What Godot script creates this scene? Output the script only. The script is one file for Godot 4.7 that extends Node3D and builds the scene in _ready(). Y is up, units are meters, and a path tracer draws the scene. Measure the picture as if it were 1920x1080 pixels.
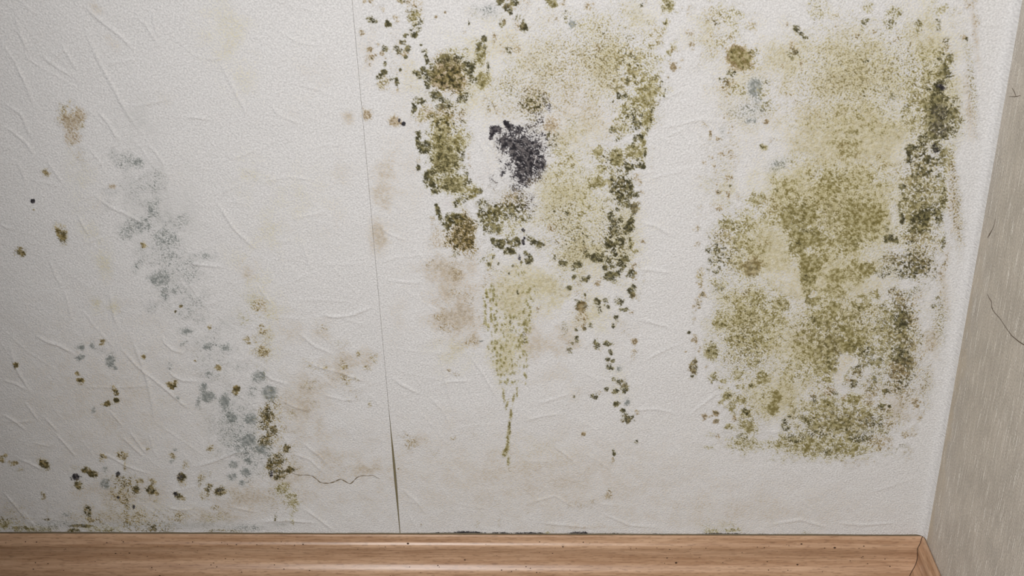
extends Node3D
# A mouldy wall corner: two papered sheets with a seam, a vinyl side wall, beech skirting boards.
# All lengths in metres; x runs along the back wall from the seam, y up from the floor, z out of the wall.

const BOARD := 0.06          # height of the skirting board; the sheets end just above it
const STEP := 0.0006         # spacing of the mould grid; the paper grid is twice as wide
const FROM_X := -0.4464
const CORNER := 0.5304
const GW := 1629
const GH := 945
const PW := 815
const PH := 473

# kind of growth: [thin colour, thick colour, noise one, noise two, mix, sharpness, ragged edge, softness, opacity, body]
var KINDS := {
	"yellow wash": [Color8(214, 208, 182), Color8(196, 186, 144), 0, 2, .22, 1.1, .45, 1.1, .8, .6],
	"tan wash": [Color8(208, 199, 185), Color8(184, 169, 145), 0, 2, .25, 1.1, .45, 1.1, .75, .55],
	"grey wash": [Color8(200, 200, 196), Color8(168, 170, 166), 0, 2, .25, 1.1, .45, 1.1, .75, .55],
	"pink wash": [Color8(206, 198, 196), Color8(182, 171, 173), 0, 2, .25, 1.1, .45, 1.1, .75, .55],
	"olive": [Color8(194, 186, 146), Color8(120, 110, 62), 0, 1, .38, 1.75, .55, 1.5, .88, .28],
	"mottle": [Color8(166, 154, 106), Color8(88, 80, 46), 1, 0, .35, 2.4, .6, 1.1, .82, .0],
	"ochre": [Color8(188, 170, 122), Color8(108, 92, 52), 0, 1, .35, 1.8, .55, 1.6, .88, .32],
	"dark ochre": [Color8(146, 128, 80), Color8(62, 56, 30), 0, 1, .38, 2.1, .5, 1.8, .95, .3],
	"dark spots": [Color8(116, 106, 64), Color8(50, 47, 27), 4, 0, .2, 3.4, .6, 1.2, .92, .0],
	"specks": [Color8(188, 178, 136), Color8(104, 94, 58), 0, 0, 0.0, 2.3, .5, 1.1, .8, .0],
	"tan": [Color8(198, 183, 156), Color8(154, 135, 106), 0, 2, .3, 1.5, .4, 1.7, .85, .5],
	"brown": [Color8(186, 168, 132), Color8(118, 99, 64), 0, 1, .38, 1.8, .55, 1.7, .85, .28],
	"dark": [Color8(142, 134, 92), Color8(60, 57, 36), 0, 1, .42, 2.1, .5, 1.9, .95, .25],
	"black": [Color8(116, 111, 110), Color8(38, 36, 40), 0, 1, .35, 2.6, .45, 1.9, .98, .38],
	"grey": [Color8(178, 180, 176), Color8(116, 122, 118), 0, 1, .3, 1.6, .6, 1.4, .8, .2],
	"droplets": [Color8(196, 189, 148), Color8(122, 114, 66), 3, 0, .3, 2.2, .4, 1.6, .9, .12],
	"bare": [Color8(224, 223, 221), Color8(224, 223, 221), 2, 2, 0.0, 1.0, 1.1, 3.0, 1.0, 0],
}
const ORDER := ["first", "second", "third", "fourth", "fifth", "sixth", "seventh", "eighth", "ninth", "tenth", "eleventh", "twelfth", "thirteenth", "fourteenth", "fifteenth",
	"sixteenth", "seventeenth", "eighteenth", "nineteenth", "twentieth", "twenty-first", "twenty-second", "twenty-third", "twenty-fourth", "twenty-fifth", "twenty-sixth", "twenty-seventh", "twenty-eighth", "twenty-ninth", "thirtieth"]
const PAPER := Color8(222, 221, 219)

var red := PackedFloat32Array()
var green := PackedFloat32Array()
var blue := PackedFloat32Array()
var cover := PackedFloat32Array()      # how thick the growth is
var owner_of := PackedInt32Array()     # which growth it belongs to
var strongest := PackedFloat32Array()
var noises: Array[PackedByteArray] = []
var tint := PackedByteArray()
var lift := PackedFloat32Array()       # relief of the paper
var growths: Array = []
var rng := RandomNumberGenerator.new()


func _ready() -> void:
	# ---- camera, sky, lamp, exposure ----
	var cam := Camera3D.new()
	cam.name = "camera"
	cam.fov = 28.1979
	cam.near = 0.02
	cam.far = 20.0
	cam.transform = Transform3D(Basis(Vector3(0.998979, -0.026391, -0.036671), Vector3(0.006656, 0.888775, -0.458295), Vector3(0.044687, 0.457583, 0.888043)), Vector3(0.16917, BOARD + 0.75960, 0.92590))
	add_child(cam, true)
	cam.current = true
	var env := Environment.new()
	env.background_mode = Environment.BG_COLOR
	env.background_color = Color(0.5, 0.52, 0.55)
	env.tonemap_mode = Environment.TONE_MAPPER_LINEAR
	env.tonemap_exposure = 0.70
	env.sdfgi_enabled = true
	env.ssao_enabled = true
	env.ssil_enabled = true
	var around := WorldEnvironment.new()
	around.name = "world_environment"
	around.environment = env
	add_child(around, true)
	rng.seed = 7
	build_lamp(Vector3(-0.20, 1.06, 1.30), Vector3(0.50, 0.44, 0.05), 2.4)

	# ---- the room ----
	build_room()
	# ---- the stained paper and what grows on it ----
	prepare()
	stain_paper()
	shape_paper()
	var sheets := paper_picture()
	spread_growths()
	build_paper(sheets)
	build_growths()
	# ---- the side wall's vinyl, the skirting ----
	build_side_wall()
	build_skirting()


# ------------------------------------------------------------------ helpers
func mesh_of(called: String, st: SurfaceTool, m: Material, parent: Node) -> MeshInstance3D:
	var o := MeshInstance3D.new()
	o.name = called
	o.mesh = st.commit()
	o.material_override = m
	o.cast_shadow = GeometryInstance3D.SHADOW_CASTING_SETTING_ON
	parent.add_child(o, true)
	return o


func structure(o: Node) -> void:
	o.set_meta("kind", "structure")


func begin() -> SurfaceTool:
	var st := SurfaceTool.new()
	st.begin(Mesh.PRIMITIVE_TRIANGLES)
	return st


func box(st: SurfaceTool, a: Vector3, b: Vector3) -> void:
	var c := [Vector3(a.x, a.y, a.z), Vector3(b.x, a.y, a.z), Vector3(b.x, b.y, a.z), Vector3(a.x, b.y, a.z),
		Vector3(a.x, a.y, b.z), Vector3(b.x, a.y, b.z), Vector3(b.x, b.y, b.z), Vector3(a.x, b.y, b.z)]
	for f in [[4, 5, 6, 7, 0, 0, 1], [1, 0, 3, 2, 0, 0, -1], [5, 1, 2, 6, 1, 0, 0], [0, 4, 7, 3, -1, 0, 0], [7, 6, 2, 3, 0, 1, 0], [0, 1, 5, 4, 0, -1, 0]]:
		var n := Vector3(f[4], f[5], f[6])
		for k in [0, 2, 1, 0, 3, 2]:
			st.set_normal(n)
			st.add_vertex(c[f[k]])


func plain(called: String, c: Color, rough := 0.9) -> StandardMaterial3D:
	var m := StandardMaterial3D.new()
	m.resource_name = called
	m.albedo_color = c
	m.roughness = rough
	return m


func lathe(st: SurfaceTool, at: Vector3, profile: Array, sides := 32) -> void:
	for k in sides:
		var a := TAU * k / sides
		var b := TAU * (k + 1) / sides
		for i in profile.size() - 1:
			var p: Vector2 = profile[i]
			var q: Vector2 = profile[i + 1]
			var p0 := at + Vector3(cos(a) * p.x, p.y, sin(a) * p.x)
			var p1 := at + Vector3(cos(b) * p.x, p.y, sin(b) * p.x)
			var q0 := at + Vector3(cos(a) * q.x, q.y, sin(a) * q.x)
			var q1 := at + Vector3(cos(b) * q.x, q.y, sin(b) * q.x)
			for v in [p0, p1, q1, p0, q1, q0]:
				st.add_vertex(v)
	st.generate_normals()


# ------------------------------------------------------------------ lamp
func build_lamp(at: Vector3, aim: Vector3, energy: float) -> void:
	# a standing spot lamp behind the photographer: base, pole, shade, glowing face
	var lamp := Node3D.new()
	lamp.name = "floor_lamp"
	lamp.position = Vector3(at.x, 0.0, at.z + 0.09)
	lamp.set_meta("label", "standing lamp with a round white shade turned to the mouldy corner")
	lamp.set_meta("category", "lamp")
	add_child(lamp, true)
	var metal := plain("lamp metal", Color(0.75, 0.75, 0.74), 0.4)
	var st := begin()
	lathe(st, Vector3.ZERO, [Vector2(0.001, 0.026), Vector2(0.03, 0.024), Vector2(0.11, 0.018), Vector2(0.125, 0.008), Vector2(0.125, 0.0), Vector2(0.001, 0.0)])
	mesh_of("base", st, metal, lamp)
	st = begin()
	lathe(st, Vector3(0, 0.024, 0), [Vector2(0.009, at.y - 0.03), Vector2(0.009, 0.0)], 14)
	mesh_of("pole", st, metal, lamp)
	var head := Transform3D(Basis.looking_at(aim - at), Vector3(0, at.y, -0.09)) * Transform3D(Basis(Vector3.RIGHT, -PI / 2), Vector3.ZERO)
	st = begin()
	lathe(st, Vector3.ZERO, [Vector2(0.068, 0.0), Vector2(0.070, 0.0), Vector2(0.060, -0.05), Vector2(0.036, -0.095), Vector2(0.014, -0.115), Vector2(0.001, -0.116)])
	mesh_of("lamp_shade", st, plain("lamp shade", Color(0.86, 0.86, 0.85), 0.5), lamp).transform = head
	var glow := plain("lamp face", Color(0.9, 0.9, 0.88), 0.4)
	glow.emission_enabled = true
	glow.emission = Color(1.0, 0.98, 0.95)
	glow.emission_energy_multiplier = 1.5
	st = begin()
	lathe(st, Vector3.ZERO, [Vector2(0.001, -0.008), Vector2(0.040, -0.010), Vector2(0.066, -0.016), Vector2(0.001, -0.03)])
	mesh_of("lens", st, glow, lamp).transform = head
	var light := SpotLight3D.new()
	light.name = "lamp_light"
	light.light_color = Color(0.99, 0.985, 0.99)
	light.light_energy = energy
	light.light_size = 0.06
	light.spot_angle = 48.5
	light.spot_angle_attenuation = 1.0
	light.spot_range = 8.0
	light.spot_attenuation = 2.0
	light.shadow_enabled = true
	light.transform = Transform3D(Basis.looking_at(aim - at), at + (aim - at).normalized() * 0.07)
	add_child(light, true)


# ------------------------------------------------------------------ room
func build_room() -> void:
	var white := plain("white wall paint", Color8(228, 224, 218))
	var plaster := plain("old plaster", Color8(140, 128, 104))
	var boards := plain("laminate floor", Color8(150, 138, 124), 0.5)
	var x0 := -1.7
	var z1 := 2.1
	var top := 2.42
	for w in [
		["wall_back", plaster, Vector3(x0 - 0.1, 0.0, -0.12), Vector3(CORNER + 0.12, top, -0.0014)],
		["wall_right", white, Vector3(CORNER + 0.0012, 0.0, -0.0014), Vector3(CORNER + 0.12, top, z1)],
		["wall_left", white, Vector3(x0 - 0.1, 0.0, -0.0014), Vector3(x0, top, z1)],
		["wall_front", white, Vector3(x0 - 0.1, 0.0, z1), Vector3(CORNER + 0.12, top, z1 + 0.1)],
		["floor", boards, Vector3(x0 - 0.1, -0.1, -0.12), Vector3(CORNER + 0.12, 0.0, z1 + 0.1)],
		["ceiling", white, Vector3(x0 - 0.1, top, -0.12), Vector3(CORNER + 0.12, top + 0.1, z1 + 0.1)],
	]:
		var st := begin()
		box(st, w[2], w[3])
		structure(mesh_of(w[0], st, w[1], self))
	# old brown paste showing where the seam gapes
	var st := begin()
	box(st, Vector3(-0.0028, BOARD, -0.0016), Vector3(0.0028, BOARD + 0.5660, -0.0002))
	mesh_of("paste_strip", st, plain("old paste", Color8(126, 116, 86)), get_node("wall_back"))


# ------------------------------------------------------------------ noise and grids
func uniform(im: Image) -> PackedByteArray:
	# bytes of a grey picture, spread so that every grey is as frequent
	im.convert(Image.FORMAT_L8)
	var data := im.get_data()
	var count := PackedInt32Array()
	count.resize(256)
	for b in data:
		count[b] += 1
	var table := PackedByteArray()
	table.resize(256)
	var sum := 0
	for k in 256:
		sum += count[k]
		table[k] = int(255.0 * (sum - count[k] * 0.5) / data.size())
	for i in data.size():
		data[i] = table[data[i]]
	return data


func noise(s: int, period: float, octaves: int, w: int, h: int, kind := FastNoiseLite.TYPE_SIMPLEX_SMOOTH) -> Image:
	var n := FastNoiseLite.new()
	n.seed = s
	n.noise_type = kind
	n.frequency = 1.0 / period
	n.fractal_type = FastNoiseLite.FRACTAL_FBM if octaves > 1 else FastNoiseLite.FRACTAL_NONE
	n.fractal_octaves = octaves
	n.fractal_gain = 0.55
	if kind == FastNoiseLite.TYPE_CELLULAR:
		n.cellular_return_type = FastNoiseLite.RETURN_DISTANCE
		n.cellular_jitter = 1.0
	return n.get_image(w, h)


func prepare() -> void:
	var n := GW * GH
	for a in [red, green, blue, cover, strongest]:
		a.resize(n)
	red.fill(PAPER.r)
	green.fill(PAPER.g)
	blue.fill(PAPER.b)
	owner_of.resize(n)
	noises.append(uniform(noise(11, 3.4, 2, GW, GH)))      # fine
	noises.append(uniform(noise(12, 13.0, 3, GW, GH)))     # clumps
	noises.append(uniform(noise(13, 42.0, 4, GW, GH)))     # clouds
	var cells := noise(14, 5.4, 1, GW, GH / 2 + 1, FastNoiseLite.TYPE_CELLULAR)
	cells.resize(GW, GH, Image.INTERPOLATE_CUBIC)
	var drops := uniform(cells)
	for i in drops.size():
		drops[i] = 255 - drops[i]
	noises.append(drops)                                   # droplets, taller than wide
	noises.append(uniform(noise(16, 6.5, 2, GW, GH)))      # spots
	tint = uniform(noise(15, 9.0, 3, GW, GH))


# One dab of growth, in millimetres from the seam and above the skirting; mark 0 stains the paper itself.
func dab(kind: String, x: float, y: float, rx: float, ry: float, turn: float, strength: float, mark: int) -> void:
	var k: Array = KINDS[kind]
	var thin: Color = k[0]
	var thick: Color = k[1]
	var one: PackedByteArray = noises[k[2]]
	var two: PackedByteArray = noises[k[3]]
	var clouds: PackedByteArray = noises[2]
	var clump: PackedByteArray = noises[1]
	var mix_by: float = k[4] / 255.0
	var mix_one: float = (1.0 - float(k[4])) / 255.0
	var sharp: float = k[5]
	var ragged: float = k[6] / 255.0
	var soft: float = k[7]
	var opaque: float = k[8]
	var body: float = k[9]
	var bare := kind == "bare"
	var mm := STEP * 1000.0
	var ci := (x / 1000.0 - FROM_X) / STEP
	var cj := (GH - 1) - y / mm
	var reach := maxf(rx, ry) * 1.3 / mm
	var i0 := maxi(0, int(ci - reach))
	var i1 := mini(GW - 1, int(ci + reach) + 1)
	var j0 := maxi(0, int(cj - reach))
	var j1 := mini(GH - 1, int(cj + reach) + 1)
	var ca := cos(turn)
	var sa := sin(turn)
	var ax := ca * mm / rx
	var ay := sa * mm / rx
	var bx := -sa * mm / ry
	var by := ca * mm / ry
	var small := maxf(rx, ry) < 9.0
	ragged *= minf(1.0, 36.0 / maxf(rx, ry))
	for j in range(j0, j1 + 1):
		var dj := j - cj
		for i in range(i0, i1 + 1):
			var di := i - ci
			var u := di * ax + dj * ay
			var v := di * bx + dj * by
			var r2 := u * u + v * v
			if r2 > 1.7:
				continue
			var at := j * GW + i
			var edge: float = (clump[at] if small else clouds[at]) - 127.5
			var e := (1.0 - sqrt(r2) + edge * ragged * 0.6) * soft
			if e <= 0.0:
				continue
			var c := minf(e, 1.0) * strength
			var n := one[at] * mix_one + two[at] * mix_by
			var a := clampf((n - 1.0 + c) * sharp + c * body, 0.0, 1.0)
			if bare:
				a = minf(e, 1.0) * minf(strength, 1.0)
			if a <= 0.01:
				continue
			var t := clampf(a * 0.75 + (tint[at] - 127.5) * 0.0042, 0.0, 1.0)
			var o := a * opaque
			red[at] += (thin.r + (thick.r - thin.r) * t - red[at]) * o
			green[at] += (thin.g + (thick.g - thin.g) * t - green[at]) * o
			blue[at] += (thin.b + (thick.b - thin.b) * t - blue[at]) * o
			if bare:
				cover[at] *= 1.0 - a
				if a > 0.6:
					strongest[at] = 0.0
			elif mark > 0:
				cover[at] += (1.0 - cover[at]) * o
				if o >= strongest[at] * 0.9:
					strongest[at] = maxf(o, strongest[at])
					owner_of[at] = mark


func dabs(list: Array, mark: int) -> void:
	for i in range(0, list.size(), 2):
		var v: Array = list[i + 1]
		for q in range(0, v.size(), 6):
			dab(list[i], v[q], v[q + 1], v[q + 2], v[q + 3], deg_to_rad(v[q + 4]), v[q + 5], mark)


# ------------------------------------------------------------------ paper
func ridge(points: Array, width: float, high: float) -> void:
	# a crease: a rounded ridge along a smooth line, fading out at both ends
	var curve := Curve2D.new()
	for p in points.size():
		var before: Vector2 = points[maxi(p - 1, 0)]
		var after: Vector2 = points[mini(p + 1, points.size() - 1)]
		var t := (after - before) / 6.0
		curve.add_point(points[p], -t, t)
	var length := curve.get_baked_length()
	var step := 0.0012
	var cells := int(ceil(width * 2.6 / step))
	var best := {}
	var s := 0.0
	while s <= length:
		var c := curve.sample_baked(s)
		var fade := smoothstep(0.0, 0.3, s / length) * (1.0 - smoothstep(0.7, 1.0, s / length))
		var ci := roundi((c.x - FROM_X) / step)
		var cj := roundi((PH - 1) - c.y / step)
		for j in range(maxi(0, cj - cells), mini(PH - 1, cj + cells) + 1):
			for i in range(maxi(0, ci - cells), mini(PW - 1, ci + cells) + 1):
				var dx := FROM_X + i * step - c.x
				var dy := (PH - 1 - j) * step - c.y
				var h := high * fade * exp(-(dx * dx + dy * dy) / (width * width))
				var at := j * PW + i
				if h > best.get(at, 0.0):
					best[at] = h
		s += step * 0.8
	for at in best:
		lift[at] += best[at]


func shape_paper() -> void:
	lift.resize(PW * PH)
	var broad := noise(21, 60.0, 2, PW, PH).get_data()
	var wrinkle := noise(22, 9.0, 3, PW, PH).get_data()
	for i in lift.size():
		lift[i] = (broad[i] - 127.5) / 127.5 * 0.0006 + (wrinkle[i] - 127.5) / 127.5 * 0.0002
	crease_paper()
	for k in 320:
		# many short faint creases, mostly slanting down away from the frame's left edge
		var p := Vector2(rng.randf_range(FROM_X, CORNER), rng.randf_range(0.0, 0.55))
		var a := deg_to_rad(rng.randf_range(-75.0, -35.0) if rng.randf() < 0.6 else rng.randf_range(-20.0, 25.0))
		var d := Vector2(cos(a), sin(a)) * rng.randf_range(0.010, 0.042)
		var side := d.orthogonal() * rng.randf_range(-0.12, 0.12)
		ridge([p - d, p + side, p + d], rng.randf_range(0.0008, 0.0012), rng.randf_range(0.00014, 0.00042))
	for j in PH:
		for i in PW:
			var x := FROM_X + i * 0.0012
			var f := minf(smoothstep(0.0, 12.0, float(j)), smoothstep(0.0, 12.0, float(i)))
			var h := lift[j * PW + i] * f
			var from_corner := CORNER - x
			if from_corner < 0.009:
				# the sheet rounds the corner
				var q := (0.009 - from_corner) / 0.009
				h = h * (1.0 - q) + 0.009 - sqrt(maxf(0.0, 1.0 - q * q)) * 0.009
			elif absf(x) < 0.012:
				h = lerpf(0.0002, h, smoothstep(0.003, 0.012, absf(x)))      # pasted flat along the seam
			lift[j * PW + i] = h


func paper_picture() -> ImageTexture:
	var data := PackedByteArray()
	data.resize(GW * GH * 3)
	var fine: PackedByteArray = noises[0]
	for i in GW * GH:
		var f := 255.0 * (1.0 + (fine[i] - 127.5) * 0.00045)
		data[i * 3] = clampi(int(red[i] * f), 0, 255)
		data[i * 3 + 1] = clampi(int(green[i] * f), 0, 255)
		data[i * 3 + 2] = clampi(int(blue[i] * f), 0, 255)
	return ImageTexture.create_from_image(Image.create_from_data(GW, GH, false, Image.FORMAT_RGB8, data))


var grain: ImageTexture
var grain_normal: ImageTexture

func gap_at(y: float) -> float:
	# how far the seam gapes at a height above the skirting
	return 0.00022 + 0.0024 * exp(-pow((y - 0.072) / 0.046, 2.0)) + 0.0004 * exp(-pow(y / 0.03, 2.0))


func paper_point(i: int, j: int, side: int) -> Vector3:
	var x := FROM_X + i * 0.0012
	var y := (PH - 1 - j) * 0.0012
	if i == 372:
		x += gap_at(y) * (-0.35 if side < 0 else 0.65)
	return Vector3(x, BOARD + 0.0006 + y, lift[j * PW + i])


func paper_normal(i: int, j: int) -> Vector3:
	var l := lift[j * PW + maxi(i - 1, 0)]
	var r := lift[j * PW + mini(i + 1, PW - 1)]
	var u := lift[maxi(j - 1, 0) * PW + i]
	var d := lift[mini(j + 1, PH - 1) * PW + i]
	return Vector3((l - r) / 0.0024, (d - u) / 0.0024, 1.0).normalized()


func build_paper(picture: ImageTexture) -> void:
	var m := StandardMaterial3D.new()
	m.resource_name = "stained creased wallpaper"
	m.albedo_texture = picture
	m.roughness = 0.93
	m.texture_repeat = false
	var g := noise(31, 4.4, 3, 2048, 1188)
	g.convert(Image.FORMAT_L8)
	grain = ImageTexture.create_from_image(g)
	m.heightmap_enabled = true
	m.heightmap_texture = grain
	m.heightmap_scale = 0.065
	var clean := plain("plain wallpaper", PAPER, 0.93)
	var wall: Node3D = get_node("wall_back")
	for side in [-1, 1]:
		var a := 0 if side < 0 else 372
		var b := 372 if side < 0 else PW - 1
		var w := b - a + 1
		var pos := PackedVector3Array()
		var nor := PackedVector3Array()
		var uv := PackedVector2Array()
		var idx := PackedInt32Array()
		for j in PH:
			for i in range(a, b + 1):
				pos.append(paper_point(i, j, side))
				nor.append(paper_normal(i, j))
				uv.append(Vector2((i * 2 + 0.5) / GW, (j * 2 + 0.5) / GH))
		for j in PH - 1:
			for i in w - 1:
				var p := j * w + i
				idx.append_array(PackedInt32Array([p, p + 1, p + w + 1, p, p + w + 1, p + w]))
		# the cut edge at the seam and along the skirting, back to the plaster
		var seam := w - 1 if side < 0 else 0
		for j in PH - 1:
			edge_quad(pos, nor, uv, idx, j * w + seam, (j + 1) * w + seam, side < 0)
		for i in w - 1:
			edge_quad(pos, nor, uv, idx, (PH - 1) * w + i, (PH - 1) * w + i + 1, true)
		var arrays := []
		arrays.resize(Mesh.ARRAY_MAX)
		arrays[Mesh.ARRAY_VERTEX] = pos
		arrays[Mesh.ARRAY_NORMAL] = nor
		arrays[Mesh.ARRAY_TEX_UV] = uv
		arrays[Mesh.ARRAY_INDEX] = idx
		var mesh := ArrayMesh.new()
		mesh.add_surface_from_arrays(Mesh.PRIMITIVE_TRIANGLES, arrays)
		# the rest of the sheet, up to the ceiling and out to its far edge
		var st := begin()
		var y1 := BOARD + 0.0006 + (PH - 1) * 0.0012
		if side < 0:
			box(st, Vector3(-0.53, BOARD + 0.0006, -0.0014), Vector3(FROM_X, 2.42, 0.0))
			box(st, Vector3(FROM_X, y1, -0.0014), Vector3(-0.0003, 2.42, 0.0))
		else:
			box(st, Vector3(0.0003, y1, -0.0014), Vector3(CORNER, 2.42, 0.0))
		st.commit(mesh)
		mesh.surface_set_material(0, m)
		mesh.surface_set_material(1, clean)
		var o := MeshInstance3D.new()
		o.name = "wallpaper_sheet"
		o.mesh = mesh
		wall.add_child(o, true)
		o.set_meta("label", "plain creased sheet of wallpaper with grey and tan stains" if side < 0 else "mouldiest sheet of wallpaper, from the seam to the room corner")
		if side < 0:
			var path := Curve2D.new()
			var knots := paper_crack()
			for k in knots.size():
				var t := (knots[mini(k + 1, knots.size() - 1)] - knots[maxi(k - 1, 0)]) / 6.0
				path.add_point(knots[k], -t, t)
			path.bake_interval = 0.0012
			var line := path.get_baked_points()
			var cs := begin()
			for k in line.size() - 1:
				var p: Vector2 = line[k]
				var q: Vector2 = line[k + 1]
				var n := (q - p).normalized().orthogonal()
				var wide := 0.00022 + 0.00045 * absf(sin(k * 0.31 + 0.6)) * sin(PI * (k + 0.7) / line.size())
				var v := [on_paper(p + n * wide, 0.0001), on_paper(p, 0.0002), on_paper(p - n * wide, 0.0001), on_paper(q + n * wide, 0.0001), on_paper(q, 0.0002), on_paper(q - n * wide, 0.0001)]
				for t in [0, 3, 1, 3, 4, 1, 1, 4, 2, 4, 5, 2]:
					cs.add_vertex(v[t])
			cs.generate_normals()
			mesh_of("crack", cs, plain("paper crack", Color8(122, 108, 84), 0.95), o).set_meta("label", "winding hairline crack in the paper above the skirting")
	# neighbouring sheet further along the wall
	var st2 := begin()
	box(st2, Vector3(-1.7, BOARD + 0.0006, -0.0014), Vector3(-0.5304, 2.42, 0.0))
	mesh_of("wallpaper_sheet", st2, clean, wall)


func on_paper(p: Vector2, over: float) -> Vector3:
	var i := clampi(roundi((p.x - FROM_X) / 0.0012), 0, PW - 1)
	var j := clampi(roundi((PH - 1) - p.y / 0.0012), 0, PH - 1)
	return Vector3(p.x, BOARD + 0.0006 + p.y, lift[j * PW + i] + over)


func edge_quad(pos: PackedVector3Array, nor: PackedVector3Array, uv: PackedVector2Array, idx: PackedInt32Array, p: int, q: int, flip: bool) -> void:
	var n := pos.size()
	var out := (pos[q] - pos[p]).cross(Vector3(0, 0, 1)).normalized() * (-1.0 if flip else 1.0)
	for k in [p, q, q, p]:
		pos.append(pos[k])
		nor.append(out)
		uv.append(uv[k])
	pos[n + 2].z = -0.0014
	pos[n + 3].z = -0.0014
	idx.append_array(PackedInt32Array([n, n + 1, n + 2, n, n + 2, n + 3] if flip else [n, n + 2, n + 1, n, n + 3, n + 2]))


# ------------------------------------------------------------------ mould
func growth(called: String, label: String, category: String, group: String, list: Array, apart := false) -> void:
	growths.append([called, label, category, group, apart])
	dabs(list, growths.size())


func build_growths() -> void:
	# height of every grid point of the growth: paper relief, half-way points on its triangles, plus the growth's own fuzz
	var high := PackedFloat32Array()
	high.resize(GW * GH)
	var fine: PackedByteArray = noises[0]
	for j in GH:
		var pj := j >> 1
		var oj := j & 1
		for i in GW:
			var at := j * GW + i
			var pa := pj * PW + (i >> 1)
			var h := lift[pa]
			var oi := i & 1
			if oi and oj:
				h = (h + lift[pa + PW + 1]) * 0.5
			elif oi:
				h = (h + lift[pa + 1]) * 0.5
			elif oj:
				h = (h + lift[pa + PW]) * 0.5
			var c := cover[at]
			if c > 0.0:
				h += 0.00006 + c * (0.00006 + fine[at] * 0.0000009)
			high[at] = h
	var buckets: Array[PackedInt32Array] = []
	for k in growths.size() + 1:
		buckets.append(PackedInt32Array())
	for j in GH - 1:
		for i in GW - 1:
			var at := j * GW + i
			var c := cover[at]
			var who := at
			if cover[at + 1] > c:
				c = cover[at + 1]
				who = at + 1
			if cover[at + GW] > c:
				c = cover[at + GW]
				who = at + GW
			if cover[at + GW + 1] > c:
				c = cover[at + GW + 1]
				who = at + GW + 1
			if c > 0.10 and owner_of[who] > 0 and i != 743 and i != 744:
				buckets[owner_of[who]].append(at)
	var m := StandardMaterial3D.new()
	m.resource_name = "mould growth"
	m.vertex_color_use_as_albedo = true
	m.vertex_color_is_srgb = true
	m.roughness = 0.96
	m.heightmap_enabled = true
	m.heightmap_texture = grain
	m.heightmap_scale = 0.055
	m.texture_repeat = false
	var stamp := PackedInt32Array()
	stamp.resize(GW * GH)
	var place := PackedInt32Array()
	place.resize(GW * GH)
	var serial := 0
	for k in range(1, growths.size() + 1):
		var g: Array = growths[k - 1]
		var set_apart: Array = pieces(buckets[k]) if g[4] else [buckets[k]]
		set_apart.sort_custom(func(p, q): return middle(p).y < middle(q).y)
		for n in set_apart.size():
			var quads: PackedInt32Array = set_apart[n]
			serial += 1
			if not quads.is_empty():
				var own := g.duplicate()
				if g[4]:
					own[1] = g[1] % ORDER[n]
				build_growth(own, quads, serial, high, stamp, place, m)


func pieces(quads: PackedInt32Array) -> Array:
	# the separate tufts of a scattered growth; loose specks go with the nearest tuft
	var of := {}
	for q in quads:
		of[q] = -1
	var found := []
	for q in quads:
		if of[q] >= 0:
			continue
		var bunch := PackedInt32Array([q])
		of[q] = found.size()
		var n := 0
		while n < bunch.size():
			var c := bunch[n]
			n += 1
			for d in [1, -1, GW, -GW, GW + 1, GW - 1, -GW + 1, -GW - 1, 2, -2, 2 * GW, -2 * GW]:
				if of.get(c + d, 0) == -1:
					of[c + d] = found.size()
					bunch.append(c + d)
		found.append(bunch)
	var tufts := found.filter(func(b): return b.size() >= 40)
	var centres := tufts.map(middle)
	for bunch in found:
		if bunch.size() < 40 and tufts.size():
			var here := middle(bunch)
			var best := 0
			for t in tufts.size():
				if here.distance_squared_to(centres[t]) < here.distance_squared_to(centres[best]):
					best = t
			tufts[best].append_array(bunch)
	return tufts.slice(0, 30)


func middle(quads: PackedInt32Array) -> Vector2:
	var sum := Vector2.ZERO
	for q in quads:
		sum += Vector2(q % GW, q / GW)
	return sum / maxi(quads.size(), 1)


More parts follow.
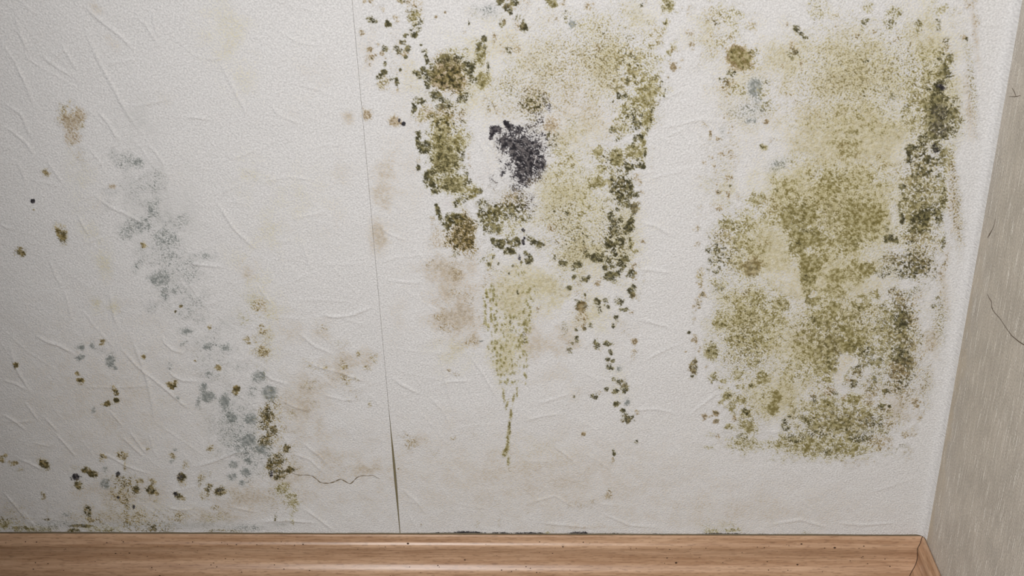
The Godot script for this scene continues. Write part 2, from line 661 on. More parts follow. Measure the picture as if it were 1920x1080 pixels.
func build_growth(g: Array, quads: PackedInt32Array, k: int, high: PackedFloat32Array, stamp: PackedInt32Array, place: PackedInt32Array, m: Material) -> void:
	var pos := PackedVector3Array()
	var nor := PackedVector3Array()
	var col := PackedColorArray()
	var uv := PackedVector2Array()
	var idx := PackedInt32Array()
	for at in quads:
		var corner := [at, at + 1, at + GW + 1, at + GW]
		for v: int in corner:
			if stamp[v] == k:
				continue
			stamp[v] = k
			place[v] = pos.size()
			var i := v % GW
			var j := v / GW
			pos.append(Vector3(FROM_X + i * STEP, BOARD + 0.0006 + (GH - 1 - j) * STEP, high[v]))
			var l := high[v - 1] if i > 0 else high[v]
			var r := high[v + 1] if i < GW - 1 else high[v]
			var u := high[v - GW] if j > 0 else high[v]
			var d := high[v + GW] if j < GH - 1 else high[v]
			nor.append(Vector3((l - r) / (2.0 * STEP), (d - u) / (2.0 * STEP), 1.0).normalized())
			col.append(Color(red[v], green[v], blue[v]))
			uv.append(Vector2((i + 0.5) / GW, (j + 0.5) / GH))
		idx.append_array(PackedInt32Array([place[at], place[at + 1], place[at + GW + 1], place[at], place[at + GW + 1], place[at + GW]]))
	var arrays := []
	arrays.resize(Mesh.ARRAY_MAX)
	arrays[Mesh.ARRAY_VERTEX] = pos
	arrays[Mesh.ARRAY_NORMAL] = nor
	arrays[Mesh.ARRAY_COLOR] = col
	arrays[Mesh.ARRAY_TEX_UV] = uv
	arrays[Mesh.ARRAY_INDEX] = idx
	var mesh := ArrayMesh.new()
	mesh.add_surface_from_arrays(Mesh.PRIMITIVE_TRIANGLES, arrays)
	var o := MeshInstance3D.new()
	o.name = g[0]
	o.mesh = mesh
	o.material_override = m
	o.set_meta("label", g[1])
	o.set_meta("category", g[2])
	if g[3]:
		o.set_meta("group", g[3])
	add_child(o, true)


# ------------------------------------------------------------------ side wall
func build_side_wall() -> void:
	var wall: Node3D = get_node("wall_right")
	var w := 896
	var h := 1024
	# streaks: noise drawn out along the height
	var streak := noise(41, 9.0, 3, w, h / 8)
	streak.resize(w, h, Image.INTERPOLATE_CUBIC)
	streak.convert(Image.FORMAT_L8)
	var flecks := noise(42, 5.0, 2, w, h / 14)
	flecks.resize(w, h, Image.INTERPOLATE_CUBIC)
	var fl := uniform(flecks)
	var grit := noise(43, 3.2, 2, w, h)
	grit.convert(Image.FORMAT_L8)
	var gr := grit.get_data()
	var sk := streak.get_data()
	var cloud := uniform(noise(44, 90.0, 4, w, h))
	var relief := PackedByteArray()
	relief.resize(w * h)
	var data := PackedByteArray()
	data.resize(w * h * 3)
	for j in h:
		var y := 0.66 * (1.0 - float(j) / h)
		for i in w:
			var at := j * w + i
			var z := 0.53 * i / w
			var f := clampf((fl[at] - 222.0) / 20.0, 0.0, 1.0) * clampf((gr[at] - 60.0) / 90.0, 0.0, 1.0)
			var s := (sk[at] - 127.5) * 0.00025 + (gr[at] - 127.5) * 0.0010 + (cloud[at] - 127.5) * 0.00022
			var r := 0.795 * (1.0 + s)
			var g := 0.765 * (1.0 + s)
			var b := 0.72 * (1.0 + s)
			# ochre water stain along the corner
			var o := clampf(1.0 - (z - 0.004) / (0.012 + cloud[at] * 0.00009), 0.0, 1.0) * smoothstep(0.46, 0.28, y) * (0.35 + gr[at] * 0.0025)
			o = clampf(o, 0.0, 1.0) * 0.6
			r += (0.74 - r) * o
			g += (0.65 - g) * o
			b += (0.50 - b) * o
			r += (1.0 - r) * f * 0.8
			g += (0.985 - g) * f * 0.8
			b += (0.95 - b) * f * 0.8
			relief[at] = clampi(int(sk[at] * 0.25 + gr[at] * 0.5 + f * 60.0), 0, 255)
			data[at * 3] = clampi(int(r * 255), 0, 255)
			data[at * 3 + 1] = clampi(int(g * 255), 0, 255)
			data[at * 3 + 2] = clampi(int(b * 255), 0, 255)
	var m := StandardMaterial3D.new()
	m.resource_name = "streaked grey beige vinyl"
	m.albedo_texture = ImageTexture.create_from_image(Image.create_from_data(w, h, false, Image.FORMAT_RGB8, data))
	m.heightmap_enabled = true
	m.heightmap_texture = ImageTexture.create_from_image(Image.create_from_data(w, h, false, Image.FORMAT_L8, relief))
	m.heightmap_scale = 0.1
	m.roughness = 0.7
	m.texture_repeat = false
	# the sheet: a fine relief near the corner, plain further out
	var nz := 265
	var ny := 330
	var pos := PackedVector3Array()
	var nor := PackedVector3Array()
	var uv := PackedVector2Array()
	var idx := PackedInt32Array()
	for j in ny + 1:
		for i in nz + 1:
			var z := 0.53 * i / nz
			var y := 0.66 * (1.0 - float(j) / ny)
			var px := clampi(int(z / 0.53 * w), 0, w - 1)
			var py := clampi(int((1.0 - y / 0.66) * h), 0, h - 1)
			var l := sk[py * w + maxi(px - 3, 0)]
			var r := sk[py * w + mini(px + 3, w - 1)]
			var d := (sk[py * w + px] - 127.5) / 127.5 * 0.00012
			pos.append(Vector3(CORNER - d, y, z))
			nor.append(Vector3(-1.0, 0.0, -(r - l) / 127.5 * 0.00012 / 0.0035).normalized())
			uv.append(Vector2(z / 0.53, 1.0 - y / 0.66))
	for j in ny:
		for i in nz:
			var p := j * (nz + 1) + i
			idx.append_array(PackedInt32Array([p, p + 1, p + nz + 2, p, p + nz + 2, p + nz + 1]))
	var arrays := []
	arrays.resize(Mesh.ARRAY_MAX)
	arrays[Mesh.ARRAY_VERTEX] = pos
	arrays[Mesh.ARRAY_NORMAL] = nor
	arrays[Mesh.ARRAY_TEX_UV] = uv
	arrays[Mesh.ARRAY_INDEX] = idx
	var mesh := ArrayMesh.new()
	mesh.add_surface_from_arrays(Mesh.PRIMITIVE_TRIANGLES, arrays)
	mesh.surface_set_material(0, m)
	var st := begin()
	box(st, Vector3(CORNER, 0.66, 0.0), Vector3(CORNER + 0.0012, 2.42, 0.53))
	box(st, Vector3(CORNER, 0.0, 0.5305), Vector3(CORNER + 0.0012, 2.42, 2.1))
	st.commit(mesh)
	mesh.surface_set_material(1, plain("grey beige vinyl", Color(0.815, 0.785, 0.745), 0.7))
	var o := MeshInstance3D.new()
	o.name = "wallpaper_sheet"
	o.mesh = mesh
	o.set_meta("label", "grey beige vinyl wallpaper with vertical streaks")
	wall.add_child(o, true)
	# hairline cracks: [points (z, y), widths]
	var dirt := plain("crack dirt", Color8(96, 78, 56), 0.95)
	for c in side_cracks():
		var s := begin()
		var line: Array = c[0]
		for k in line.size() - 1:
			var p: Vector2 = line[k]
			var q: Vector2 = line[k + 1]
			var t := (q - p).normalized().orthogonal()
			var a: Vector2 = t * float(c[1][k]) * 0.5
			var b: Vector2 = t * float(c[1][k + 1]) * 0.5
			var v := []
			for e in [p + a, p - a, q - b, q + b]:
				v.append(Vector3(CORNER - 0.00022, e.y, e.x))
			var mid := [Vector3(CORNER - 0.00034, p.y, p.x), Vector3(CORNER - 0.00034, q.y, q.x)]
			for tri in [[v[0], mid[0], v[3]], [mid[0], mid[1], v[3]], [mid[0], v[1], mid[1]], [v[1], v[2], mid[1]]]:
				for e: Vector3 in tri:
					s.add_vertex(e)
		s.generate_normals()
		var crack := mesh_of("crack", s, dirt, wall)
		crack.set_meta("label", c[2])


# ------------------------------------------------------------------ skirting
func board_profile() -> PackedVector2Array:
	# (out from the wall, height): square back, rounded lip, hollow cove, swelling foot
	return PackedVector2Array([
		Vector2(0.0004, 0.0), Vector2(0.0004, BOARD - 0.0012), Vector2(0.0010, BOARD - 0.0004), Vector2(0.0022, BOARD - 0.0002), Vector2(0.0030, BOARD - 0.0012), Vector2(0.0036, BOARD - 0.0040), Vector2(0.0040, BOARD - 0.0070), Vector2(0.0048, BOARD - 0.0086), Vector2(0.0060, BOARD - 0.0097), Vector2(0.0068, BOARD - 0.0112), Vector2(0.0069, BOARD - 0.0135), Vector2(0.0061, BOARD - 0.0170), Vector2(0.0051, BOARD - 0.0210), Vector2(0.0046, BOARD - 0.0260), Vector2(0.0048, BOARD - 0.0300), Vector2(0.0056, BOARD - 0.0332), Vector2(0.0073, BOARD - 0.0360), Vector2(0.0096, BOARD - 0.0384), Vector2(0.0116, BOARD - 0.0412), Vector2(0.0129, BOARD - 0.0455), Vector2(0.0133, BOARD - 0.0520), Vector2(0.0133, 0.0),
	])


func wood_material() -> StandardMaterial3D:
	var w := 2048
	var h := 256
	var a := noise(51, 26.0, 4, w / 24, h)
	a.resize(w, h, Image.INTERPOLATE_CUBIC)
	var b := noise(52, 6.0, 3, w / 16, h)
	b.resize(w, h, Image.INTERPOLATE_CUBIC)
	var c := noise(53, 4.0, 2, w / 6, h)
	c.resize(w, h, Image.INTERPOLATE_CUBIC)
	var ua := uniform(a)
	var ub := uniform(b)
	var uc := uniform(c)
	var data := PackedByteArray()
	data.resize(w * h * 3)
	for i in w * h:
		var t := ua[i] / 255.0 * 0.55 + ub[i] / 255.0 * 0.45
		var dash := clampf((uc[i] - 205.0) / 40.0, 0.0, 1.0) * 0.13
		var light := Color(0.85, 0.71, 0.585).lerp(Color(0.68, 0.53, 0.405), t)
		data[i * 3] = int(light.r * (1.0 - dash) * 255)
		data[i * 3 + 1] = int(light.g * (1.0 - dash * 1.1) * 255)
		data[i * 3 + 2] = int(light.b * (1.0 - dash * 1.2) * 255)
	var m := StandardMaterial3D.new()
	m.resource_name = "beech veneer"
	m.albedo_texture = ImageTexture.create_from_image(Image.create_from_data(w, h, false, Image.FORMAT_RGB8, data))
	m.roughness = 0.36
	m.metallic_specular = 0.5
	return m


func board(called: String, wood: Material, to_world: Callable, far: float, label: String) -> MeshInstance3D:
	# the profile swept from its mitred end in the corner out to a far end
	var p := board_profile()
	var st := begin()
	var n := 40
	var run := PackedFloat32Array([0.0])
	for i in range(1, p.size()):
		run.append(run[i - 1] + p[i].distance_to(p[i - 1]))
	for i in p.size() - 1:
		for k in n:
			var v := []
			for e in [[i, k], [i, k + 1], [i + 1, k + 1], [i + 1, k]]:
				var q := p[e[0]]
				var s := lerpf(q.x + 0.0005, far, float(e[1]) / n)
				v.append([to_world.call(s, q.x, q.y), Vector2(s * 0.9, run[e[0]] * 8.0)])
			for tri in [0, 1, 2, 0, 2, 3]:
				st.set_smooth_group(0)
				st.set_uv(v[tri][1])
				st.add_vertex(v[tri][0])
	# mitre face
	var ids := Geometry2D.triangulate_polygon(p)
	for id in ids:
		var q := p[id]
		st.set_smooth_group(-1)
		st.set_uv(Vector2(q.x * 8.0, q.y * 8.0))
		st.add_vertex(to_world.call(q.x + 0.0005, q.x, q.y))
	st.generate_normals()
	var o := mesh_of(called, st, wood, self)
	structure(o)
	o.set_meta("label", label)
	return o


func build_skirting() -> void:
	var wood := wood_material()
	var back := board("baseboard_back", wood, func(s: float, d: float, y: float) -> Vector3: return Vector3(CORNER - s, y, d), 2.2,
		"beech skirting board with a hollow moulding along the mouldy wall")
	var right := board("baseboard_right", wood, func(s: float, d: float, y: float) -> Vector3: return Vector3(CORNER - d, y, s), 2.0,
		"beech skirting board mitred into the corner under the vinyl wall")
	# dirt specks lying on the boards
	var dirt := plain("dirt", Color8(72, 52, 36), 0.95)
	var st := begin()
	var p := board_profile()
	for k in 150:
		var x := rng.randf_range(-0.43, 0.50)
		var i := rng.randi_range(6, p.size() - 3)
		var t := rng.randf()
		var q := p[i].lerp(p[i + 1], t)
		var along := (p[i + 1] - p[i]).normalized()
		var out := Vector3(0, along.x, -along.y)
		var r := rng.randf_range(0.00025, 0.0006) * (1.0 if rng.randf() < 0.85 else 1.7)
		var c := Vector3(x, q.y, q.x) + out * 0.00012
		var dir := Vector3(0, along.y, along.x)
		for s in 6:
			var a := TAU * s / 6
			var b := TAU * (s + 1) / 6
			st.add_vertex(c + out * 0.00015)
			st.add_vertex(c + (Vector3.RIGHT * cos(b) * 1.4 + dir * sin(b)) * r)
			st.add_vertex(c + (Vector3.RIGHT * cos(a) * 1.4 + dir * sin(a)) * r)
	st.generate_normals()
	var specks := mesh_of("dirt_specks", st, dirt, back)
	specks.set_meta("kind", "stuff")
	# dark grime filling the mitre
	var grime := plain("grime", Color8(58, 44, 32), 0.95)
	st = begin()
	for i in range(1, p.size() - 1):
		var a := p[i]
		var b := p[i + 1]
		var w := 0.0007
		var v := [Vector3(CORNER - a.x - w, a.y, a.x - 0.0003), Vector3(CORNER - a.x + 0.0003, a.y, a.x + w), Vector3(CORNER - b.x + 0.0003, b.y, b.x + w), Vector3(CORNER - b.x - w, b.y, b.x - 0.0003)]
		for t in [0, 1, 2, 0, 2, 3]:
			st.add_vertex(v[t])
	st.generate_normals()
	mesh_of("grime_line", st, grime, back)


# ------------------------------------------------------------------ where things are
func stain_paper() -> void:
	dabs([
		"yellow wash", [-108.4, 521.3, 48.7, 36.6, -72, 0.54,  -98.4, 480.5, 39.2, 26.7, -76, 0.38,  -63.5, 368.6, 69.2, 60.9, -60, 0.35,  -95.9, 337.9, 39, 33.6, -60, 0.43,  -48, 506.9, 48.9, 36.9, -76, 0.13,  -103, 394.3, 36.6, 27.7, -73, 0.38,  -254.4, 396.1, 52.8, 23.5, 90, 0.38,  -255, 344.7, 36.6, 24.2, -88, 0.38],
		"tan wash", [-240.3, 370.5, 36.1, 26.6, -84, 0.3,  -169, 395.1, 30.8, 22.2, -71, 0.38],
		"yellow wash", [-249, 312.6, 32.4, 14.9, -83, 0.54,  -125.4, 317, 32.7, 23, -75, 0.32],
		"tan wash", [-117.8, 300.7, 19.9, 14.5, -74, 0.75],
		"grey wash", [-198.1, 444.4, 37.5, 35.8, 0, 0.45,  -189.2, 359.7, 79.9, 58.3, -82, 0.59,  -185.1, 295.8, 48.6, 38.5, -16, 0.45,  -142.8, 245.2, 44.6, 39, -36, 0.39,  -171, 156.5, 45.7, 36.6, -65, 0.39,  -140.2, 112.7, 62, 37.8, -78, 0.45],
		"tan wash", [-82.2, 156.3, 66.9, 43.3, -79, 0.83,  -41.8, 198.3, 43.2, 36.2, -72, 0.75,  -58, 239, 24.4, 20.3, -13, 0.68,  -15.8, 204.1, 28.4, 18.2, -82, 0.6,  -93.2, 239.2, 42.2, 35.4, -66, 0.52],
		"yellow wash", [-104.8, 267.6, 41.3, 34.9, -64, 0.43],
		"tan wash", [-67.2, 99.9, 48, 43, -52, 0.6,  -36.8, 486.4, 22.7, 20.7, -48, 0.38,  -24, 479.4, 21.7, 16.4, -6, 0.38,  -11.4, 445.6, 11.7, 10.7, -56, 0.75,  -53.6, 456.6, 32.9, 22.5, -4, 0.3,  -23.2, 393.3, 36, 22.3, -82, 0.38,  -32.9, 342.5, 37.8, 22.8, -82, 0.3,  13.3, 382.9, 36.2, 19.6, -84, 0.83,  7.1, 334.3, 37.8, 16, -85, 0.9,  9.3, 501.5, 43.2, 13.3, -85, 0.52,  15.4, 250, 54.3, 23.8, -85, 0.38,  31.7, 505.6, 48.4, 36.9, -81, 0.3],
		"yellow wash", [47.6, 478.3, 33.5, 31.7, 0, 0.54],
		"tan wash", [37.7, 397.6, 36, 33.1, -67, 0.38,  67.2, 293.8, 45.7, 40.6, -78, 1.05,  72.4, 249.6, 47.4, 38.5, -83, 1.05,  52.6, 249.7, 23.8, 20.2, -7, 0.6,  86.2, 226.8, 18.1, 17.1, 0, 0.68],
		"yellow wash", [65.7, 215.4, 41.9, 36, -80, 0.54],
		"tan wash", [141, 226.5, 41.2, 35.7, -87, 0.83,  170.7, 226.4, 35.7, 34.3, 0, 0.68,  155.5, 191.6, 36.3, 35.3, 0, 0.45,  180.6, 167.7, 30.4, 28.8, 0, 0.38,  23.8, 112.5, 25.4, 22.6, -14, 0.6,  56.9, 143.7, 29.7, 24.7, -80, 0.3],
		"yellow wash", [138.7, 99.8, 75.4, 45.8, -1, 0.36,  115.3, 504.3, 47.4, 42.7, -3, 0.54,  92.2, 477.6, 65.9, 42.7, -86, 0.72,  154.5, 490.2, 54, 52.8, 0, 0.63],
		"tan wash", [172.1, 485.5, 48.8, 47.5, 0, 0.6,  145.1, 458.4, 32.2, 27.8, 0, 0.68],
		"yellow wash", [202.8, 489.5, 59.3, 47.3, 87, 0.9,  232.6, 524.3, 31, 25.9, 7, 0.72,  180.8, 429.7, 51.5, 48.8, 0, 0.72,  171.5, 371.1, 66.4, 50.2, 90, 0.99,  190.2, 314.2, 57.1, 44.4, 2, 0.99,  151.7, 282.3, 40.7, 39.2, 0, 1.08,  223.1, 334.8, 80.9, 28.2, 89, 0.81,  195.3, 254.4, 40.1, 35.2, 87, 0.72,  122.3, 271.5, 59.5, 35.1, -88, 1.08,  115.8, 215.1, 48.6, 27, -88, 1.08],
		"pink wash", [124.8, 366.6, 33.7, 24.3, 0, 0.63,  97.7, 391.9, 35.2, 22.5, 76, 0.35,  68.5, 364.6, 22.6, 12.2, 0, 0.56],
		"tan wash", [224.9, 237.4, 40.7, 23.5, 88, 0.38],
		"yellow wash", [220.9, 179.5, 42.8, 24.1, 89, 0.45,  288.8, 514.6, 32.3, 30.1, 0, 0.72,  312.1, 483.3, 36.9, 32, 15, 0.81,  323.6, 441.9, 34.4, 31.2, 61, 0.54,  309.8, 374.6, 36.3, 32.6, 69, 0.63,  355.2, 487.1, 50, 45, 53, 0.81,  408, 477.3, 84.1, 64, 11, 1.08,  465.5, 498.6, 59.6, 44.7, 70, 0.9,  414.1, 421.9, 91.3, 62.1, 7, 1.35,  373.8, 373.8, 66, 47.4, 7, 1.26,  421.5, 353.3, 76.6, 67.9, 48, 1.53,  350.6, 318, 62.8, 55.6, 20, 1.26,  409.4, 291.1, 80.8, 69.2, 20, 1.26,  336.5, 248, 73.9, 52, 82, 1.08,  387.3, 219.5, 71.2, 60.7, 16, 1.08,  371.9, 167.2, 58.5, 52.8, 61, 1.08,  434.2, 236.2, 70.8, 59.4, 18, 0.9,  424.8, 136.9, 72.8, 43.8, 3, 0.72],
		"tan wash", [471.8, 387.5, 53.6, 31.8, 78, 0.68,  486.5, 311.6, 51.1, 32.9, 76, 0.6,  485.3, 213.3, 55.6, 34.4, 78, 0.75,  482.9, 154.9, 43.8, 29.4, 77, 0.83],
		"yellow wash", [481, 448.9, 61.7, 30.9, 79, 1.08],
		"tan wash", [500.9, 511.1, 64.2, 4.9, 75, 0.75,  506.3, 448.6, 62.5, 8.1, 76, 0.75,  506.8, 362.4, 79.8, 9.5, 76, 0.75,  509.7, 279.6, 52.8, 8.8, 77, 0.68,  508, 224.6, 41.5, 12.5, 76, 0.75,  507, 178.6, 35.6, 12.8, 81, 0.6],
		"grey wash", [329.6, 451.1, 22.8, 20.7, 59, 0.65,  353.6, 398.6, 27.2, 17.4, 4, 0.39,  324.9, 423, 27.1, 22.6, 12, 0.33,  232.4, 530.8, 15.5, 12.9, 7, 0.39,  111.9, 532.8, 31.1, 15.6, 1, 0.52,  102.5, 513.4, 15.7, 13.2, -2, 0.33,  177.4, 523, 13.1, 12.9, 0, 0.52],
		"pink wash", [145.7, 490.4, 15.8, 10.8, 1, 0.42,  121.7, 499.7, 10.7, 7.9, -87, 0.56,  390.9, 233.7, 28, 25.3, 53, 0.84],
		"tan wash", [94.7, 535.3, 20.8, 10.4, 1, 0.3,  -291.4, 19.8, 94, 24.8, -1, 0.68,  -191.2, 20.1, 79.9, 20.6, -1, 0.75],
		"grey wash", [-248.5, 9.5, 214.8, 11.7, 0, 0.78,  -126, 9.9, 39.9, 11.6, -1, 0.65],
		"tan wash", [-158.8, 54, 52.5, 24, -2, 0.6],
		"yellow wash", [-274, 53.8, 43.8, 36.4, -45, 0.43],
		"tan wash", [-26.3, 80.5, 38.5, 15.6, -1, 0.83,  183.2, 31.2, 22.5, 16.1, 0, 0.45],
		"yellow wash", [325.6, 11.4, 38.5, 13, 0, 0.54],
		"tan wash", [191.3, 7.6, 97.4, 6.6, 0, 0.6],
		"pink wash", [-269, 524, 44.2, 31.3, -12, 0.17],
		"tan wash", [-211.3, 542.8, 12.8, 7.9, 72, 0.6,  -205.3, 516.2, 22.2, 8.2, 51, 0.52,  -171.7, 463, 22.1, 11.2, -2, 0.3],
		"yellow wash", [-264.6, 265.9, 18, 9.5, -75, 0.59,  -249.4, 265.8, 20.3, 13.3, -79, 0.54],
		"grey wash", [-153.5, 131.6, 76.5, 49.9, -76, 0.65],
		"tan wash", [-275.2, 47.1, 86.6, 40.3, -3, 0.75],
		"yellow wash", [-273.4, 26.7, 133.7, 29.6, -1, 0.43],
		"tan wash", [-149.7, 40.6, 66, 32.3, -3, 0.75,  -402.1, 26.4, 42.3, 31.6, -20, 0.45,  -108.3, 67.3, 48.4, 38.2, -72, 0.75],
		"yellow wash", [-109.7, 227.8, 63, 24.1, -82, 0.54,  -114, 273.2, 40.7, 29.3, -75, 0.54],
		"tan wash", [-320.8, 40.2, 42.1, 25.8, -71, 0.6],
		"yellow wash", [413.8, 247.5, 175.5, 131.1, 76, 0.63],
		"tan wash", [414.9, 236.3, 177, 126.2, 78, 0.52,  393.5, 450.2, 128.9, 108.7, 19, 0.45,  189.8, 453.1, 111.7, 85.7, 88, 0.45,  180.7, 314.3, 76.2, 74.3, 0, 0.45,  -276.3, 156.8, 217.6, 179.8, -34, 0.51,  138.1, 67.6, 331, 117.6, 0, 0.6,  -75.9, 67.4, 194.9, 118.2, -4, 0.45,  351.2, 28.3, 254.4, 64.2, 0, 0.52],
		"yellow wash", [149.9, 476.7, 132.9, 114.9, 1, 0.54],
		"tan wash", [167.5, 462.7, 117.6, 110.8, 0, 0.54],
		"yellow wash", [190.1, 345.5, 123.5, 84.5, 89, 0.61],
		"tan wash", [93, 271.8, 88.2, 79.3, -7, 0.51,  314.1, 451.3, 111.5, 47.6, 85, 0.38],
		"yellow wash", [313.6, 460.6, 110.5, 42.1, 86, 0.45],
		"tan wash", [33.7, 407.4, 176.6, 38.8, -86, 0.38],
	], 0)


func crease_paper() -> void:
	ridge([Vector2(-0.2238, 0.5474), Vector2(-0.2090, 0.5318), Vector2(-0.1958, 0.5192), Vector2(-0.1822, 0.5023)], 0.00160, 0.001200)
	ridge([Vector2(-0.2237, 0.5365), Vector2(-0.2228, 0.5188), Vector2(-0.2178, 0.4984), Vector2(-0.2090, 0.4729), Vector2(-0.2014, 0.4516), Vector2(-0.1877, 0.4239)], 0.00150, 0.001080)
	ridge([Vector2(-0.2854, 0.5309), Vector2(-0.2790, 0.5197), Vector2(-0.2755, 0.5047)], 0.00100, 0.000720)
	ridge([Vector2(-0.2904, 0.4995), Vector2(-0.2849, 0.4833), Vector2(-0.2822, 0.4646), Vector2(-0.2807, 0.4565)], 0.00120, 0.000960)
	ridge([Vector2(-0.2684, 0.5060), Vector2(-0.2608, 0.4991), Vector2(-0.2532, 0.4921), Vector2(-0.2411, 0.4845)], 0.00120, 0.000960)
	ridge([Vector2(-0.2480, 0.5169), Vector2(-0.2427, 0.5033), Vector2(-0.2361, 0.4863)], 0.00120, 0.000840)
	ridge([Vector2(-0.2282, 0.4567), Vector2(-0.2194, 0.4423), Vector2(-0.2128, 0.4252)], 0.00150, 0.001200)
	ridge([Vector2(-0.3099, 0.4650), Vector2(-0.2941, 0.4529), Vector2(-0.2909, 0.4360), Vector2(-0.2881, 0.4252)], 0.00130, 0.000960)
	ridge([Vector2(-0.3150, 0.4436), Vector2(-0.3067, 0.4386), Vector2(-0.2954, 0.4263), Vector2(-0.2892, 0.4114)], 0.00120, 0.000960)
	ridge([Vector2(-0.2161, 0.4952), Vector2(-0.1975, 0.4976), Vector2(-0.1800, 0.4991)], 0.00100, 0.000600)
	ridge([Vector2(-0.2027, 0.4573), Vector2(-0.1765, 0.4616), Vector2(-0.1539, 0.4655)], 0.00100, 0.000600)
	ridge([Vector2(-0.1812, 0.5379), Vector2(-0.1720, 0.5268), Vector2(-0.1641, 0.5079)], 0.00120, 0.000840)
	ridge([Vector2(-0.1404, 0.5017), Vector2(-0.1207, 0.4982), Vector2(-0.1071, 0.4989)], 0.00100, 0.000600)
	ridge([Vector2(-0.1176, 0.5036), Vector2(-0.1064, 0.4714), Vector2(-0.0959, 0.4406)], 0.00150, 0.000840)
	ridge([Vector2(-0.1535, 0.4476), Vector2(-0.1419, 0.4479), Vector2(-0.1320, 0.4463)], 0.00120, 0.000960)
	ridge([Vector2(-0.1653, 0.5399), Vector2(-0.1649, 0.5245), Vector2(-0.1630, 0.5142)], 0.00100, 0.000720)
	ridge([Vector2(-0.2626, 0.5014), Vector2(-0.2453, 0.5079), Vector2(-0.2669, 0.4923)], 0.00100, 0.000720)
	ridge([Vector2(-0.2811, 0.5397), Vector2(-0.2788, 0.5242), Vector2(-0.2767, 0.5098)], 0.00110, 0.000840)
	ridge([Vector2(-0.3002, 0.5065), Vector2(-0.2869, 0.5243)], 0.00100, 0.000720)
	ridge([Vector2(-0.2975, 0.5178), Vector2(-0.2886, 0.4972), Vector2(-0.2842, 0.4763)], 0.00100, 0.000720)
	ridge([Vector2(-0.2817, 0.4133), Vector2(-0.2753, 0.3988), Vector2(-0.2700, 0.3851)], 0.00120, 0.000840)
	ridge([Vector2(-0.2479, 0.3808), Vector2(-0.2338, 0.3663), Vector2(-0.2207, 0.3590), Vector2(-0.1969, 0.3431)], 0.00130, 0.000960)
	ridge([Vector2(-0.2640, 0.3604), Vector2(-0.2615, 0.3490), Vector2(-0.2576, 0.3368)], 0.00110, 0.000840)
	ridge([Vector2(-0.2680, 0.3289), Vector2(-0.2549, 0.3331), Vector2(-0.2408, 0.3372)], 0.00100, 0.000600)
	ridge([Vector2(-0.3369, 0.3508), Vector2(-0.3320, 0.3465), Vector2(-0.3244, 0.3454)], 0.00110, 0.000840)
	ridge([Vector2(-0.1899, 0.4249), Vector2(-0.1822, 0.4150), Vector2(-0.1763, 0.4021)], 0.00120, 0.000840)
	ridge([Vector2(-0.1197, 0.4093), Vector2(-0.1075, 0.4131), Vector2(-0.0932, 0.4188)], 0.00100, 0.000720)
	ridge([Vector2(-0.1389, 0.3745), Vector2(-0.1242, 0.3434), Vector2(-0.1055, 0.3195)], 0.00150, 0.001080)
	ridge([Vector2(-0.1731, 0.3093), Vector2(-0.1562, 0.3075), Vector2(-0.1368, 0.3052)], 0.00130, 0.000960)
	ridge([Vector2(-0.2179, 0.3744), Vector2(-0.2191, 0.3548), Vector2(-0.2166, 0.3364)], 0.00120, 0.000840)
	ridge([Vector2(-0.3082, 0.4117), Vector2(-0.3045, 0.3967), Vector2(-0.3055, 0.3815)], 0.00110, 0.000720)
	ridge([Vector2(-0.2437, 0.4256), Vector2(-0.2348, 0.4108), Vector2(-0.2306, 0.3958)], 0.00100, 0.000720)
	ridge([Vector2(-0.2998, 0.3185), Vector2(-0.2970, 0.2967), Vector2(-0.2924, 0.2828)], 0.00110, 0.000840)
	ridge([Vector2(-0.3571, 0.2321), Vector2(-0.3568, 0.1996), Vector2(-0.3514, 0.1815), Vector2(-0.3457, 0.1644)], 0.00130, 0.001080)
	ridge([Vector2(-0.3756, 0.1864), Vector2(-0.3609, 0.1815), Vector2(-0.3473, 0.1717)], 0.00120, 0.000960)
	ridge([Vector2(-0.3326, 0.2377), Vector2(-0.3217, 0.2290), Vector2(-0.3098, 0.2242), Vector2(-0.2926, 0.2124)], 0.00150, 0.001200)
	ridge([Vector2(-0.2918, 0.2856), Vector2(-0.2913, 0.2689), Vector2(-0.2909, 0.2507)], 0.00120, 0.000840)
	ridge([Vector2(-0.2492, 0.2853), Vector2(-0.2505, 0.2601), Vector2(-0.2494, 0.2390)], 0.00160, 0.001080)
	ridge([Vector2(-0.2395, 0.2430), Vector2(-0.2335, 0.2050), Vector2(-0.2309, 0.1811), Vector2(-0.2310, 0.1567), Vector2(-0.2334, 0.1242)], 0.00150, 0.001200)
	ridge([Vector2(-0.2549, 0.2286), Vector2(-0.2392, 0.2021), Vector2(-0.2153, 0.1750), Vector2(-0.1999, 0.1566), Vector2(-0.1876, 0.1442)], 0.00150, 0.001200)
	ridge([Vector2(-0.2100, 0.2370), Vector2(-0.2068, 0.2254), Vector2(-0.2004, 0.2178), Vector2(-0.1871, 0.2142)], 0.00120, 0.000960)
	ridge([Vector2(-0.2112, 0.1990), Vector2(-0.2050, 0.1900), Vector2(-0.1970, 0.1846), Vector2(-0.1749, 0.1833)], 0.00120, 0.000960)
	ridge([Vector2(-0.3571, 0.1632), Vector2(-0.3530, 0.1508), Vector2(-0.3475, 0.1370)], 0.00120, 0.000960)
	ridge([Vector2(-0.3847, 0.1477), Vector2(-0.3719, 0.1383), Vector2(-0.3621, 0.1243)], 0.00130, 0.001080)
	ridge([Vector2(-0.3426, 0.1445), Vector2(-0.3367, 0.1351), Vector2(-0.3309, 0.1243)], 0.00120, 0.000960)
	ridge([Vector2(-0.3869, 0.1383), Vector2(-0.3657, 0.1370), Vector2(-0.3471, 0.1389)], 0.00110, 0.000840)
	ridge([Vector2(-0.3038, 0.1777), Vector2(-0.2621, 0.1763), Vector2(-0.2197, 0.1798)], 0.00110, 0.000720)
